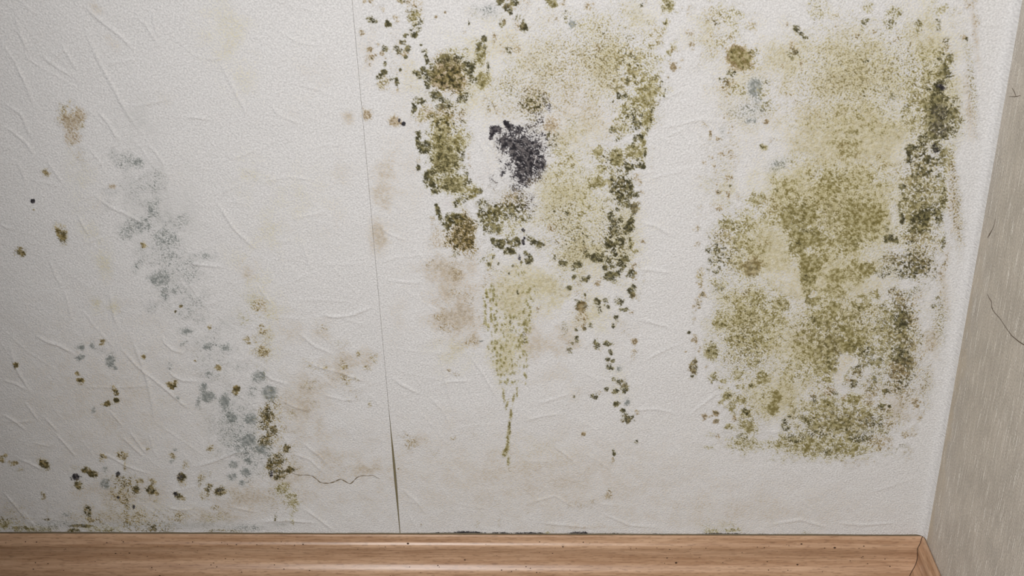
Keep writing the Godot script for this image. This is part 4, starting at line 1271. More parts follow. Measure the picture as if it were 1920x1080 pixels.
	growth("mold_patch", "dark mould stain band along the skirting top, below the row of clumps", "mold", "", [
		"ochre", [-275.2, 16.4, 116.3, 19.7, 0, 0.4,  -398.8, 16, 37.2, 21.4, -7, 0.4],
		"olive", [-412.4, 11.1, 15, 9.7, -10, 0.86],
		"dark ochre", [-413.4, 13.9, 8.8, 6.9, -32, 0.5,  -394.4, 5.6, 15, 3.4, -1, 0.8,  -331.8, 7.9, 17.6, 3.3, -1, 0.85,  -339.9, 1.6, 12.3, 5, -3, 0.8,  -301.6, 1, 6.1, 3.3, -5, 0.7,  -320.8, 26.6, 13.3, 6.4, 88, 0.8],
		"ochre", [-320, 16.2, 7.7, 6.1, -54, 0.8,  -311.5, 17, 7.5, 5.6, -64, 0.6],
		"grey", [-344, 22.4, 8, 6.1, -19, 0.75],
		"ochre", [-362.8, 46.9, 8.2, 4.9, -71, 0.65,  -362.6, 29.9, 21.9, 2.8, -78, 0.4,  -227.5, 18.6, 12.8, 8.5, -73, 0.6],
		"dark ochre", [-256.1, 7.4, 8.7, 6.5, -66, 0.75],
		"olive", [-191.4, 18.7, 23.6, 9.7, -2, 0.46],
		"ochre", [-185.1, 23.5, 14.4, 7.1, -3, 0.4],
		"dark ochre", [-260.7, 3.9, 40.4, 7.5, -1, 0.45],
		"olive", [-384.5, 4.2, 46.8, 7.4, -1, 0.69,  -311.1, 4.5, 46.5, 8.2, -1, 0.63],
		"dark ochre", [-182.7, 2.1, 33.5, 3.3, 0, 0.5,  -402.8, 18.1, 4.2, 3.2, -20, 0.6],
		"ochre", [-402.5, 36.6, 12.6, 9.9, -31, 0.3,  -386, 23, 11.4, 8.3, -61, 0.3],
		"dark ochre", [-366.1, 16.1, 5.4, 2.5, -4, 0.7],
		"grey", [-159.8, 6.4, 32, 7.2, -1, 0.75,  -360.9, 9.2, 39, 9.6, -1, 0.6],
	])
	growth("mold_patch", "thin black mould line along the skirting between the seam and the corner", "mold", "", [
		"black", [71.4, -0.4, 30.2, 3.3, 0, 1.14,  43.9, -1.2, 26.4, 2.5, 0, 0.96,  16.4, -1.3, 19.8, 2.1, 0, 0.96,  131.5, -0.9, 26.2, 3.3, 0, 0.96,  183.2, 0, 16.9, 3.3, 0, 1.02],
		"olive", [151.7, 1.9, 7.7, 4.1, -1, 0.69],
		"black", [104.2, -0.3, 19.7, 2.9, 0, 0.9,  223.8, -1.2, 32.5, 2.1, 0, 0.72],
		"olive", [318, 3.2, 15.2, 5.6, 0, 0.8,  336.7, 4.6, 16.4, 6.4, 0, 0.8],
		"black", [326.3, -0.9, 38.7, 2.5, 0, 1.02,  272.5, -1.1, 32.4, 2.1, 0, 0.6,  379.9, -0.7, 32.1, 1.6, 0, 0.6,  459.9, -1, 57.4, 1.6, 0, 0.72],
		"olive", [312.4, 9.3, 6.5, 6.2, 0, 0.46,  335.3, 10.8, 8.8, 5.6, 2, 0.46,  411.8, 1.5, 6.3, 3.2, 2, 0.34],
	])
	growth("mold_tuft", "small olive-brown mould tuft, %s from the top in the scatter beside the seam", "mold", "mould tufts scattered beside the top of the seam", [
		"dark", [14.6, 528.4, 6, 4, -2, 0.85,  27.5, 525.2, 4.1, 3.9, 0, 1],
		"brown", [33.6, 530.7, 3.6, 3.4, 0, 0.8,  35.4, 526.3, 3, 2.5, -6, 0.6,  4.5, 518.5, 4.7, 4.4, 0, 0.7,  41.9, 543.6, 8, 3.5, 0, 0.7],
		"dark", [41, 544, 4, 3, -3, 0.7],
		"brown", [15, 544, 3, 2.5, -7, 0.7,  10.2, 543.3, 2.5, 2, -78, 0.7,  24.9, 537, 3, 2.5, -78, 0.6],
		"dark", [41.2, 514.8, 3.5, 3, -8, 0.8,  32.6, 505.6, 4.2, 4, 0, 0.85,  39.1, 510, 4.1, 3.6, -9, 0.85,  42.7, 504.6, 3.7, 3.5, 0, 0.85,  35.9, 502.4, 5.1, 4.1, -5, 0.8],
		"brown", [38.8, 499.7, 3.6, 2.6, -2, 0.8],
		"dark", [40.4, 497.4, 2.6, 2.1, -5, 0.8],
		"brown", [36.1, 505.6, 12.3, 11.2, -16, 0.4,  11.3, 504.2, 3.6, 3.1, -10, 0.85],
		"dark", [23.3, 504.9, 3.7, 3.5, 0, 0.85],
		"brown", [18.7, 508.1, 2.6, 2.5, 0, 0.7,  15.8, 499.6, 2, 1.5, -4, 0.8,  10.6, 496.6, 4.8, 4.5, 0, 0.8],
		"dark", [11, 496.1, 2.7, 2.5, 0, 0.5],
		"brown", [20.7, 500.9, 3.6, 2.5, -82, 0.7],
		"dark", [22.7, 491.9, 3.7, 2, -84, 0.8],
		"brown", [23.5, 496.8, 2.1, 2, 0, 0.8],
		"dark", [35.2, 486.7, 2.1, 1.5, -82, 0.8],
		"brown", [31.6, 492.2, 5.3, 5, 0, 0.3],
		"dark", [53.9, 507.1, 2, 1.5, -3, 0.9,  55.4, 502.6, 3.1, 2.6, -5, 0.9],
		"brown", [30.7, 521.2, 20.8, 19.6, 0, 0.18,  21.1, 538.8, 20, 7, 1, 0.25,  10.6, 491.6, 2.6, 2, -79, 0.7,  15.2, 519.2, 7.1, 5.1, -3, 0.2,  67.1, 530.2, 1.5, 1.5, 0, 0.8,  75.1, 533.5, 1.5, 1.5, 0, 0.8],
	], true)
	growth("mold_patch", "upright olive mould tongue with a dark foot, between the seam tufts and the grey film", "mold", "", [
		"brown", [49.8, 531.8, 16, 10, -84, 0.6],
		"dark", [48.9, 531.8, 11, 8, -83, 0.65],
		"olive", [50, 528.3, 12.4, 8.2, -84, 0.69],
		"dark", [54.2, 526.5, 6, 3.5, -85, 0.8,  48.8, 516.5, 4.6, 4, -10, 1,  50.4, 520.8, 7.1, 6, -79, 0.6],
		"brown", [52.6, 541.2, 9, 6.9, -3, 0.5],
	])
	growth("mold_patch", "small olive-brown mould disc with a dark top, close to the seam", "mold", "", [
		"brown", [21.2, 477.8, 11.5, 10.4, -18, 0.65],
		"olive", [20.6, 476.8, 9.6, 8.6, -15, 0.57],
		"dark", [22.1, 484.6, 5.1, 3.7, -3, 0.85,  17.3, 480.6, 4.7, 4.2, -15, 0.6,  25.8, 479.5, 4.3, 4, 0, 0.55,  31.8, 476.7, 7.9, 2.6, -85, 0.85,  28.9, 479, 3.1, 1.6, 0, 0.7],
		"brown", [43.6, 471.9, 3.1, 2.6, -7, 0.7,  31.3, 469.3, 2.7, 1.5, -84, 0.6,  28, 485.4, 10.3, 7.3, -3, 0.3],
	])
	growth("mold_patch", "tan mould disc with black flecks at its side, close to the seam", "mold", "", [
		"tan", [27.5, 441.7, 8.7, 8.2, 0, 0.9],
		"brown", [27.5, 441.7, 7.5, 7, 0, 0.5],
		"black", [31.2, 443.1, 2.3, 1.6, -82, 1.08,  34.6, 439.3, 2.9, 2.2, -82, 1.08],
		"brown", [43.6, 543.5, 0.5, 0.5, 0, 0.1],
	])
	growth("mold_patch", "tan mould disc cut by the seam edge", "mold", "", [
		"tan", [3.4, 448.2, 8.1, 7.2, -16, 0.8],
		"brown", [3.9, 448.2, 6.4, 5.9, -25, 0.5,  1.6, 454.4, 3.3, 3.1, -56, 0.5],
	])
	growth("mold_patch", "large brown mould ring with a dark olive rim, biggest round one", "mold", "", [
		"tan", [74.5, 480.1, 26.8, 25.8, 0, 1],
		"brown", [73.7, 482.4, 26.9, 25.9, 0, 0.75,  76.4, 473.3, 22.6, 17.9, -3, 0.5],
		"dark", [77.4, 494.6, 17.3, 7.8, 0, 0.85,  91.2, 486.7, 11.5, 9.1, -72, 0.9,  57.4, 478.1, 16.9, 5.1, -86, 0.9,  62.4, 486.3, 11.5, 7.1, -85, 0.8,  63.8, 464.2, 10.2, 7, 27, 0.85,  86.1, 462, 9.5, 6.3, -27, 0.8,  70.7, 459.5, 9.3, 5.4, 0, 0.7,  94, 477.6, 9.5, 4.1, -87, 0.7,  75, 490.6, 11.2, 7.3, -1, 0.5,  75, 473.3, 20.6, 18.9, -11, 0.3],
		"olive", [80, 501.3, 17.7, 7.4, 1, 0.63,  89.7, 501.1, 8.4, 5.2, -86, 0.57],
		"dark", [50.6, 483.7, 6.2, 5.7, -16, 0.85,  47.1, 483.8, 4.2, 3.1, -83, 0.6,  57.6, 495.4, 7.3, 3, -86, 0.8,  53.5, 487.3, 4.1, 3.1, -3, 0.8,  74.5, 480.1, 27.6, 26.4, 0, 0.48],
		"brown", [74.4, 477.9, 24.4, 23.3, 0, 0.35],
		"mottle", [75.3, 478.8, 23.1, 22.1, 0, 1.01],
		"dark", [76.6, 477.8, 23.4, 22.3, 0, 0.36],
		"dark ochre", [77, 476.9, 25.8, 24.1, 0, 0.5],
		"brown", [77, 477.8, 20.7, 19.8, 0, 0.3],
		"dark spots", [75.3, 479.7, 23, 22, 0, 0.6],
	])
	growth("mold_patch", "ragged dark olive mould strand at the side of the brown ring", "mold", "", [
		"dark", [102.9, 500.9, 12.3, 5.6, -87, 0.85,  105.5, 511.5, 4.6, 3, -87, 0.9,  102.1, 504.5, 4.6, 4.5, 0, 0.8],
		"olive", [103.1, 495.5, 13.8, 7.3, -87, 0.8],
		"dark", [108.1, 487.4, 9.4, 2.5, -88, 0.8],
		"olive", [101.9, 476.5, 14, 9.4, -87, 0.98],
		"dark", [96.5, 475.2, 6.3, 4.1, -87, 0.8,  101.8, 472.9, 7.4, 6.1, -85, 0.4],
		"olive", [107.7, 477.4, 8.6, 5.2, -87, 0.69],
		"brown", [114.2, 510.9, 7.1, 3, -88, 0.6,  118.9, 508.7, 5.1, 2, -88, 0.5,  89.5, 517.1, 2, 2, 0, 0.4],
	])
	growth("mold_patch", "dark olive mould fingers hanging from the frame's top edge above the ring", "mold", "", [
		"dark", [121.1, 523.6, 5.5, 4, -87, 0.9],
		"brown", [121.2, 525.3, 6, 4, -88, 0.5],
		"dark", [93.8, 524.5, 3.5, 1.5, -87, 0.8,  126.2, 502.3, 5.1, 4.5, -86, 0.75],
		"brown", [130.6, 503.1, 8.1, 7.2, -1, 0.5],
		"dark", [120, 541.3, 5.9, 3.9, 0, 0.9,  125.9, 537.4, 6, 5.9, 0, 0.85,  127.9, 533, 4, 2.5, -88, 0.8],
		"brown", [129.4, 539.9, 16.8, 7.9, 1, 0.55],
		"dark", [131.6, 541.1, 5, 4.9, 0, 0.75,  138, 522.4, 6.5, 4, -89, 0.95,  133.8, 528.6, 5.5, 4, -88, 0.8],
		"brown", [135.5, 523.8, 11, 9, -88, 0.6],
		"dark", [139.7, 518, 3.5, 3, -88, 0.8],
		"brown", [140.1, 538.8, 9.9, 6.9, -89, 0.45],
		"dark", [161.6, 541, 7.4, 6.9, 0, 0.8],
		"olive", [161.6, 539.3, 8.1, 8.1, 0, 0.69],
		"brown", [171.1, 540.8, 5.9, 3.4, 90, 0.7],
		"dark", [171, 531.4, 5, 3.5, 90, 0.6,  173.1, 524.4, 5, 4.9, 0, 0.5],
		"grey", [177.4, 523, 7, 5, 89, 1.12],
		"brown", [163.6, 524.6, 9, 8.9, 0, 0.4,  190.3, 535.8, 4.9, 4.4, 85, 0.7,  194.6, 537, 4.9, 2, 89, 0.5,  234.4, 537.2, 7.9, 5.9, 4, 0.4],
		"dark", [233.5, 537.2, 3.5, 2.9, 82, 0.6],
		"grey", [110.7, 535.9, 13.9, 8.9, 0, 0.75,  99, 535.2, 9.9, 7, -86, 0.45],
		"brown", [128.7, 512.9, 7, 5.1, 0, 0.3],
	])
	growth("mold_patch", "upper olive-brown mould mass under the big ring, with a pale tan disc in it", "mold", "", [
		"mottle", [70, 438.3, 23.9, 22.5, 0, 0.74],
		"specks", [72.2, 435.9, 29.4, 28.2, 0, 0.6],
		"tan", [52.3, 446.6, 13.6, 11.9, -77, 0.6],
		"olive", [52.4, 448, 13.4, 11.7, -78, 0.57],
		"dark", [48.6, 459.3, 7.8, 4.8, -1, 0.85,  44.1, 452.4, 7, 3.6, -85, 0.8,  44.5, 444.8, 7.6, 2.6, -86, 0.5,  69, 453.4, 11.4, 4.8, 0, 0.85],
		"brown", [70.4, 444.5, 17.8, 16.2, -11, 0.75],
		"olive", [68.7, 438.3, 21.5, 16.8, -3, 0.86],
		"dark", [75.3, 452.4, 9.3, 6.5, -1, 0.55],
		"brown", [82.6, 445.2, 10.9, 8.3, -85, 0.6],
		"dark", [84.2, 440.5, 4.7, 4.3, -10, 0.6,  84.2, 449, 5.2, 3.8, -1, 0.4,  47.1, 428.1, 7.2, 4.7, -84, 0.8,  55.1, 431.4, 5.5, 4.2, -83, 0.5],
		"olive", [70.7, 425.4, 23.7, 14.7, -1, 0.98],
		"brown", [70.8, 427.3, 21, 12.1, 0, 0.5],
		"dark spots", [70, 438.3, 22, 20.7, 0, 0.51],
	])
	growth("mold_patch", "dense olive-green mould slab bordering the bare white tongue", "mold", "", [
		"olive", [67, 407, 34.7, 22.8, -85, 1.15,  71.8, 384.7, 25.1, 15.4, 11, 1.15],
		"dark", [66.1, 407, 34.9, 24.3, -85, 0.35,  53, 419.4, 7.4, 6.6, -11, 0.85,  46.2, 420.9, 6.1, 4.7, -82, 0.9,  45.6, 425.7, 8.9, 3.2, -86, 0.8,  49, 414.6, 4.5, 4.2, 0, 0.9,  44.3, 399.5, 4, 3.2, -81, 0.9],
		"brown", [45.3, 407.3, 4.5, 2.7, -85, 0.4],
		"dark", [53, 389.9, 11.5, 8, -84, 0.85,  57.5, 378.9, 6.9, 5.4, -83, 0.9,  54.6, 384.9, 5.4, 4.6, -7, 0.85,  70.3, 382.3, 16, 8.1, 11, 0.7,  82.9, 411.7, 20.2, 4.2, -87, 0.7,  85, 397, 11.2, 3.8, 79, 0.6,  58.9, 402.2, 17, 7.4, -86, 0.5],
		"olive", [80.6, 421.4, 11.4, 9.7, -82, 0.92],
		"dark", [92.4, 376.5, 8.6, 8.1, 0, 0.85],
		"olive", [90.2, 378, 13.1, 12.1, -77, 0.8],
		"dark", [86.3, 384.6, 7.5, 6.9, -9, 0.6],
		"olive", [77, 367.1, 13.2, 9.9, -84, 0.69],
		"dark", [76.6, 367.1, 8.8, 3.8, -87, 0.8,  82.9, 371.1, 8.7, 8.1, 0, 0.6],
		"brown", [89.1, 406.8, 16.8, 4.3, 83, 0.4,  97.4, 384.5, 11.3, 5.4, 75, 0.3],
		"mottle", [66.9, 404.6, 30.4, 19.4, -85, 0.68,  87.7, 374.5, 14, 10.1, -1, 0.68],
		"dark", [67, 407, 34.9, 22.2, -85, 0.5],
		"dark spots", [66.7, 402.1, 32.5, 21.2, -85, 0.45],
		"dark", [71.8, 384.7, 21.4, 13.8, -1, 0.4],
		"dark ochre", [66.9, 404.6, 35.3, 22.1, -85, 0.3],
		"dark", [66.9, 404.6, 36.1, 23.3, -85, 0.55],
	])
	growth("mold_patch", "ring-edged dark brown mould disc, standing lower than the olive slab", "mold", "", [
		"brown", [79.4, 336.2, 25.2, 20.7, -83, 1,  78.8, 333.6, 22.9, 18.6, -83, 0.8],
		"tan", [79.9, 328.4, 18.6, 17.7, 0, 0.4],
		"dark", [72.5, 350.8, 12, 9.5, -3, 0.95,  66.5, 344.7, 7.2, 6.5, -75, 0.85,  79.4, 347.6, 10.9, 8.3, -2, 0.7,  74.9, 341.5, 16.4, 11.9, -2, 0.5,  88.4, 336.1, 15.6, 4.9, -87, 0.45,  73.2, 317.9, 6.6, 5.5, -4, 0.5,  78.6, 320.5, 12.1, 7.3, -1, 0.4,  58.7, 358.6, 7.1, 3.3, -86, 0.95,  60.7, 351.9, 5.9, 3.3, -86, 0.9,  58.1, 364.2, 2.9, 2.7, -73, 0.8],
		"brown", [57.9, 344.2, 11.9, 7.6, -85, 0.4,  54.5, 351, 4.8, 4.3, -73, 0.5],
		"tan", [61.9, 331.2, 17.4, 14.7, -80, 0.5],
		"dark ochre", [79.3, 335.2, 25.1, 20.5, -83, 0.45],
		"brown", [79.2, 333.1, 22.9, 19.7, -81, 0.6],
		"dark", [72.5, 350.8, 12, 8.3, -2, 0.8,  65.5, 344.7, 6, 5.4, -75, 0.7],
		"dark ochre", [79.3, 335.2, 26.4, 21.7, -83, 0.7],
	])
	growth("mold_patch", "jet-black speckled mould patch in the bare tongue", "mold", "", [
		"black", [113, 433.5, 6.5, 5.7, -3, 1.02,  109.2, 430.6, 4.6, 3.3, -87, 0.96,  115.6, 430.6, 3.8, 3.4, -4, 0.84,  122.2, 438.6, 4.5, 3.8, -86, 1.02,  125.7, 433.8, 5.4, 5.1, 0, 0.96,  131, 431.3, 8.7, 6.9, 0, 0.84,  120.8, 423.3, 7.1, 6.9, 0, 1.08,  119.3, 418.5, 7, 4.9, -87, 1.08,  128.5, 421.8, 10.9, 10.4, 0, 0.9,  137.5, 413.5, 24.4, 21.9, -87, 0.86,  132.8, 411.1, 17.5, 14.3, -87, 0.72,  135.4, 424.6, 13.1, 9.2, 0, 0.66,  139.6, 406.1, 18.8, 18.6, 0, 0.84,  149.7, 403.6, 14.1, 9.4, -89, 0.96,  137.1, 393.9, 15.5, 14.2, -2, 0.84,  134.6, 386.5, 10, 9.5, 0, 0.78,  129.8, 380.6, 10, 7.2, 0, 0.6,  118.6, 394.1, 5.1, 2.9, -33, 0.72,  122, 400.5, 7.1, 5, -87, 0.6,  108.2, 425.9, 2.9, 2.7, 0, 0.84,  137.3, 406.2, 38, 30.3, -88, 0.36,  151.3, 422.9, 13.8, 8.7, -89, 0.54,  144.8, 437.3, 13.6, 13, 0, 0.48],
		"bare", [137.1, 417.8, 2.3, 1.9, 0, 1,  144.3, 410, 2.4, 2.3, 0, 1,  150.1, 406, 1.9, 1.8, 0, 1],
		"black", [137.4, 410.1, 33.8, 26.4, -88, 0.6,  121.8, 424.7, 15, 14.2, 0, 0.54,  137.1, 393.9, 17.8, 16.6, 0, 0.6,  137.4, 408.6, 22.2, 17.6, -88, 0.84,  144.2, 406.1, 15.4, 15.2, 0, 0.72,  140.5, 406.1, 28.1, 22, -88, 0.74,  128.6, 423.2, 18.6, 16.1, -1, 0.6,  136.9, 386.5, 14.4, 11.9, 0, 0.54],
	])
	growth("mold_patch", "brown speckled mould halo around the black patch", "mold", "", [
		"specks", [145, 453.7, 26.9, 23.3, 0, 0.66,  124.8, 366.6, 28, 22.3, -1, 0.66,  127.5, 467.9, 27.7, 26.7, 0, 0.54],
		"brown", [145.1, 458.4, 22.6, 19.2, 0, 0.42],
		"black", [145.1, 456.1, 21.5, 19, 0, 0.34],
		"brown", [149.4, 444.3, 18.6, 16.2, 0, 0.4],
		"black", [156.3, 455.9, 14.5, 4.3, 72, 0.6],
		"brown", [156.4, 465.2, 10.3, 6.3, 33, 0.4],
		"black", [150.2, 441.9, 11.3, 10.8, 0, 0.42],
		"brown", [162.7, 422.8, 16.5, 8.4, -90, 0.4],
		"black", [160.3, 415.6, 23.2, 7.7, -89, 0.36],
		"brown", [131.8, 364, 21.5, 19.8, -3, 0.55],
		"black", [136.5, 366.4, 16.8, 15.8, 0, 0.48],
		"brown", [131.9, 369, 23.6, 12.8, 0, 0.4],
		"dark", [136.2, 352.2, 9.7, 7.1, 0, 0.6],
		"brown", [108.9, 381.8, 11.4, 8.7, 78, 0.35],
		"black", [109, 384.3, 10.6, 7.9, 78, 0.36],
		"brown", [111.3, 451.9, 9.7, 7.2, -87, 0.45],
		"dark", [109.1, 452.9, 6.5, 4.1, -87, 0.4],
		"brown", [107.1, 458.9, 15.5, 12.8, -2, 0.3,  117.9, 447.1, 10.4, 7.6, 0, 0.3],
		"olive", [120.7, 463.4, 21.1, 16.4, 0, 0.4,  128, 486.1, 18.2, 17.7, 0, 0.46],
		"brown", [143.8, 383.9, 11.4, 10.6, 0, 0.4,  171.8, 425, 11, 10.4, 0, 0.15],
		"mottle", [124.6, 359, 28.1, 20.4, 0, 0.68,  145.1, 456.1, 20.6, 15.8, 1, 0.54],
		"dark spots", [145, 453.7, 22.4, 18.6, 0, 0.51,  124.6, 360.5, 28.1, 17.3, 0, 0.75,  160.4, 425.2, 23.9, 9.1, -89, 0.45],
	])
	growth("mold_patch", "tan mould disc touching the black patch's edge, nearly round", "mold", "", [
		"tan", [160.6, 439.4, 12.9, 11.4, 1, 0.8],
		"brown", [161, 438.5, 10.4, 9.8, 0, 0.4],
	])
	growth("mold_patch", "dense green-black mould speckle between the brown disc and the bare circle", "mold", "", [
		"dark", [99, 364.3, 10.8, 10.5, 0, 0.6,  104.6, 351.5, 15.4, 14.1, -81, 0.7],
		"brown", [105.6, 354, 18.5, 17.6, 0, 0.4],
		"dark", [119.8, 355.4, 14.2, 14, 0, 0.65,  98.7, 357.7, 15.3, 6.5, -87, 0.6,  108.9, 339.6, 12, 8.4, -1, 0.8,  101.4, 341.2, 8.4, 5.4, -87, 0.8,  121, 364.1, 11.8, 10.5, -3, 0.5],
		"brown", [121.1, 366.6, 14, 11.6, -2, 0.5],
		"dark", [113.3, 326.5, 7.1, 6.6, 0, 0.95,  107.6, 329.2, 5.4, 4.9, -82, 0.9,  121.2, 319, 7.7, 5.5, -1, 0.95,  127.6, 327.4, 8.4, 4.9, -88, 0.9,  122.8, 328, 4.8, 4.4, -84, 0.8,  139.1, 331.5, 5.5, 5.4, 0, 0.9,  145.6, 327.2, 6.6, 5.4, 0, 0.9,  149.4, 325.1, 4.9, 4.8, 0, 0.8],
		"black", [134, 339.8, 2.5, 2.3, -85, 1.2,  133.8, 327.9, 4.4, 1.7, -89, 1.08,  134.8, 332, 1.9, 1.7, -86, 1.2],
		"dark", [138.7, 310.4, 8.6, 5, -89, 0.85,  135.4, 315.7, 4.3, 3.8, -86, 0.8],
		"black", [130.1, 312.1, 3.8, 2.3, -88, 0.84],
		"dark", [131.9, 308.3, 2.5, 2.2, -85, 0.8,  126.4, 337.3, 6.5, 4.8, 0, 0.5],
		"olive", [114.8, 346.2, 33.5, 30.4, -5, 0.34],
		"dark", [157, 329.2, 3.6, 3.3, -89, 0.5],
		"brown", [116.9, 335.9, 21.8, 18, -2, 0.3],
		"dark spots", [108, 354, 23.6, 22.5, 0, 0.75,  118.9, 325.4, 23.8, 12.6, 0, 0.52],
		"olive", [114.8, 346.2, 33.5, 30.4, -5, 0.57],
	])
	growth("mold_patch", "broad pale olive mould film with a hard torn-looking edge beside the bare white strip", "mold", "", [
		"mottle", [220.5, 480.2, 54.4, 35.1, 88, 0.68,  172.1, 490, 40.5, 39.5, 0, 0.41],
		"olive", [211.7, 480.3, 58.8, 46.7, 86, 0.41],
		"specks", [202.8, 494, 58.5, 56.5, 0, 0.6,  158.8, 485.7, 54.2, 39.7, -90, 0.48],
		"olive", [163.1, 472, 32.4, 31.4, 0, 0.32],
		"specks", [234.3, 452.5, 37.2, 26.7, 86, 0.48],
		"olive", [202.5, 516.1, 51.1, 31, 2, 0.4,  233.5, 484.5, 42.6, 31, 86, 0.69,  222.4, 493.6, 31.9, 30.6, 0, 0.46],
		"brown", [211.5, 493.8, 41.4, 39.9, 0, 0.3],
		"olive", [239.4, 461.6, 25.1, 20.8, 83, 0.92,  243.4, 475.3, 13.5, 10.7, 5, 0.8,  229.9, 452.5, 27.5, 21, 86, 0.75,  240, 440.7, 22, 7.5, -80, 0.98,  237.3, 423.2, 14.7, 6.4, 88, 0.86],
		"dark", [225.4, 494.9, 4.5, 3.6, 5, 0.6,  223, 510.5, 4.6, 4.4, 0, 0.6,  204.7, 516, 4.1, 3.9, 0, 0.5,  201.8, 503.8, 6, 5.1, 5, 0.5],
		"brown", [198.3, 502.9, 7, 5.1, 2, 0.5],
		"dark", [223.6, 476.5, 7.3, 3.5, 88, 0.6,  218.6, 461.9, 6.1, 5.8, 0, 0.75,  214.2, 456.5, 4.1, 3.2, 3, 0.5,  246.4, 477.5, 4.7, 4.5, 0, 0.5,  251, 471.5, 4.7, 3.5, 85, 0.65,  238.4, 466.2, 3.7, 3.5, 0, 0.5,  254.4, 463.7, 5.2, 1.5, -83, 0.7,  245.6, 448.6, 4.1, 3.7, 13, 0.6,  237.1, 482.2, 5.2, 3, 87, 0.5,  231.7, 470.9, 5.1, 4.2, 6, 0.4,  250.2, 455.9, 6.3, 1.6, -73, 0.6,  244, 440.7, 7.4, 1.6, -74, 0.6,  240.7, 429.8, 7.6, 1.6, -82, 0.6,  226.5, 445.1, 10.3, 9.6, 0, 0.6,  231.2, 434.7, 8.3, 7.6, 12, 0.7,  233.7, 424.2, 7.3, 4.9, 3, 0.85,  211.5, 431.2, 5.5, 4.7, 85, 0.75,  216.1, 424.5, 4.4, 4.1, 0, 0.75],
		"brown", [216.9, 429.2, 8.8, 8.3, 0, 0.4],
		"olive", [221.3, 436.3, 19, 15.9, 85, 0.69],
		"brown", [233.4, 489, 46.5, 30.1, 87, 0.25],
		"olive", [167.7, 490, 46.7, 37.1, 2, 0.14],
		"brown", [172.1, 494.4, 30.3, 25.7, 3, 0.15,  185.3, 467, 30.6, 21.1, 2, 0.25],
		"olive", [198.6, 462.2, 21.8, 20.9, 0, 0.34],
		"brown", [194.3, 443.7, 21.6, 20.6, 0, 0.3],
		"dark", [178.6, 441.6, 6.2, 5.4, 3, 0.4],
		"olive", [180.8, 434.4, 16.8, 15.9, 0, 0.4],
		"brown", [154.9, 521.2, 25.1, 19.9, -90, 0.2],
		"olive", [180.9, 516.4, 30.7, 20.7, 2, 0.29],
		"dark", [239.1, 522, 3.1, 2.9, 0, 0.4],
		"olive", [243.8, 506.6, 26, 15.3, 87, 0.52],
		"dark spots", [230.1, 443.2, 28.2, 16.1, 88, 0.45,  224.7, 489.1, 40.4, 26.2, 87, 0.3],
	])
	growth("mold_patch", "vertical olive mould streak hanging from the frame's top edge beside the pale film", "mold", "", [
		"olive", [254.4, 536.8, 13.1, 9, 85, 0.86],
		"dark", [254.5, 535.9, 11.8, 4.9, 87, 0.5],
		"olive", [253.2, 522.2, 11.3, 4.6, 87, 0.75],
		"dark", [252.9, 520.5, 7, 2, 88, 0.4],
		"olive", [258.9, 532.4, 7.1, 5, 85, 0.57,  260.8, 502.8, 7.3, 4.1, 86, 0.69],
		"dark", [261.2, 503.7, 4.1, 2.5, 86, 0.4],
		"olive", [257.5, 498.4, 5.7, 4.7, 8, 0.8],
		"brown", [260.1, 498.8, 4.6, 3.5, 84, 0.6,  245.8, 513.2, 20.2, 9.9, 87, 0.35],
	])
	growth("mold_patch", "small round tan-brown mould spot at the edge of the bare white strip", "mold", "", [
		"brown", [261.5, 485.4, 5.6, 5.1, 19, 0.9,  259.7, 486.3, 7.3, 6.9, 0, 0.3,  256.6, 476.9, 2.1, 1.5, 85, 0.6,  267.4, 490.7, 4.1, 2, 87, 0.4,  263.6, 497.4, 5.2, 4.9, 0, 0.3],
	])
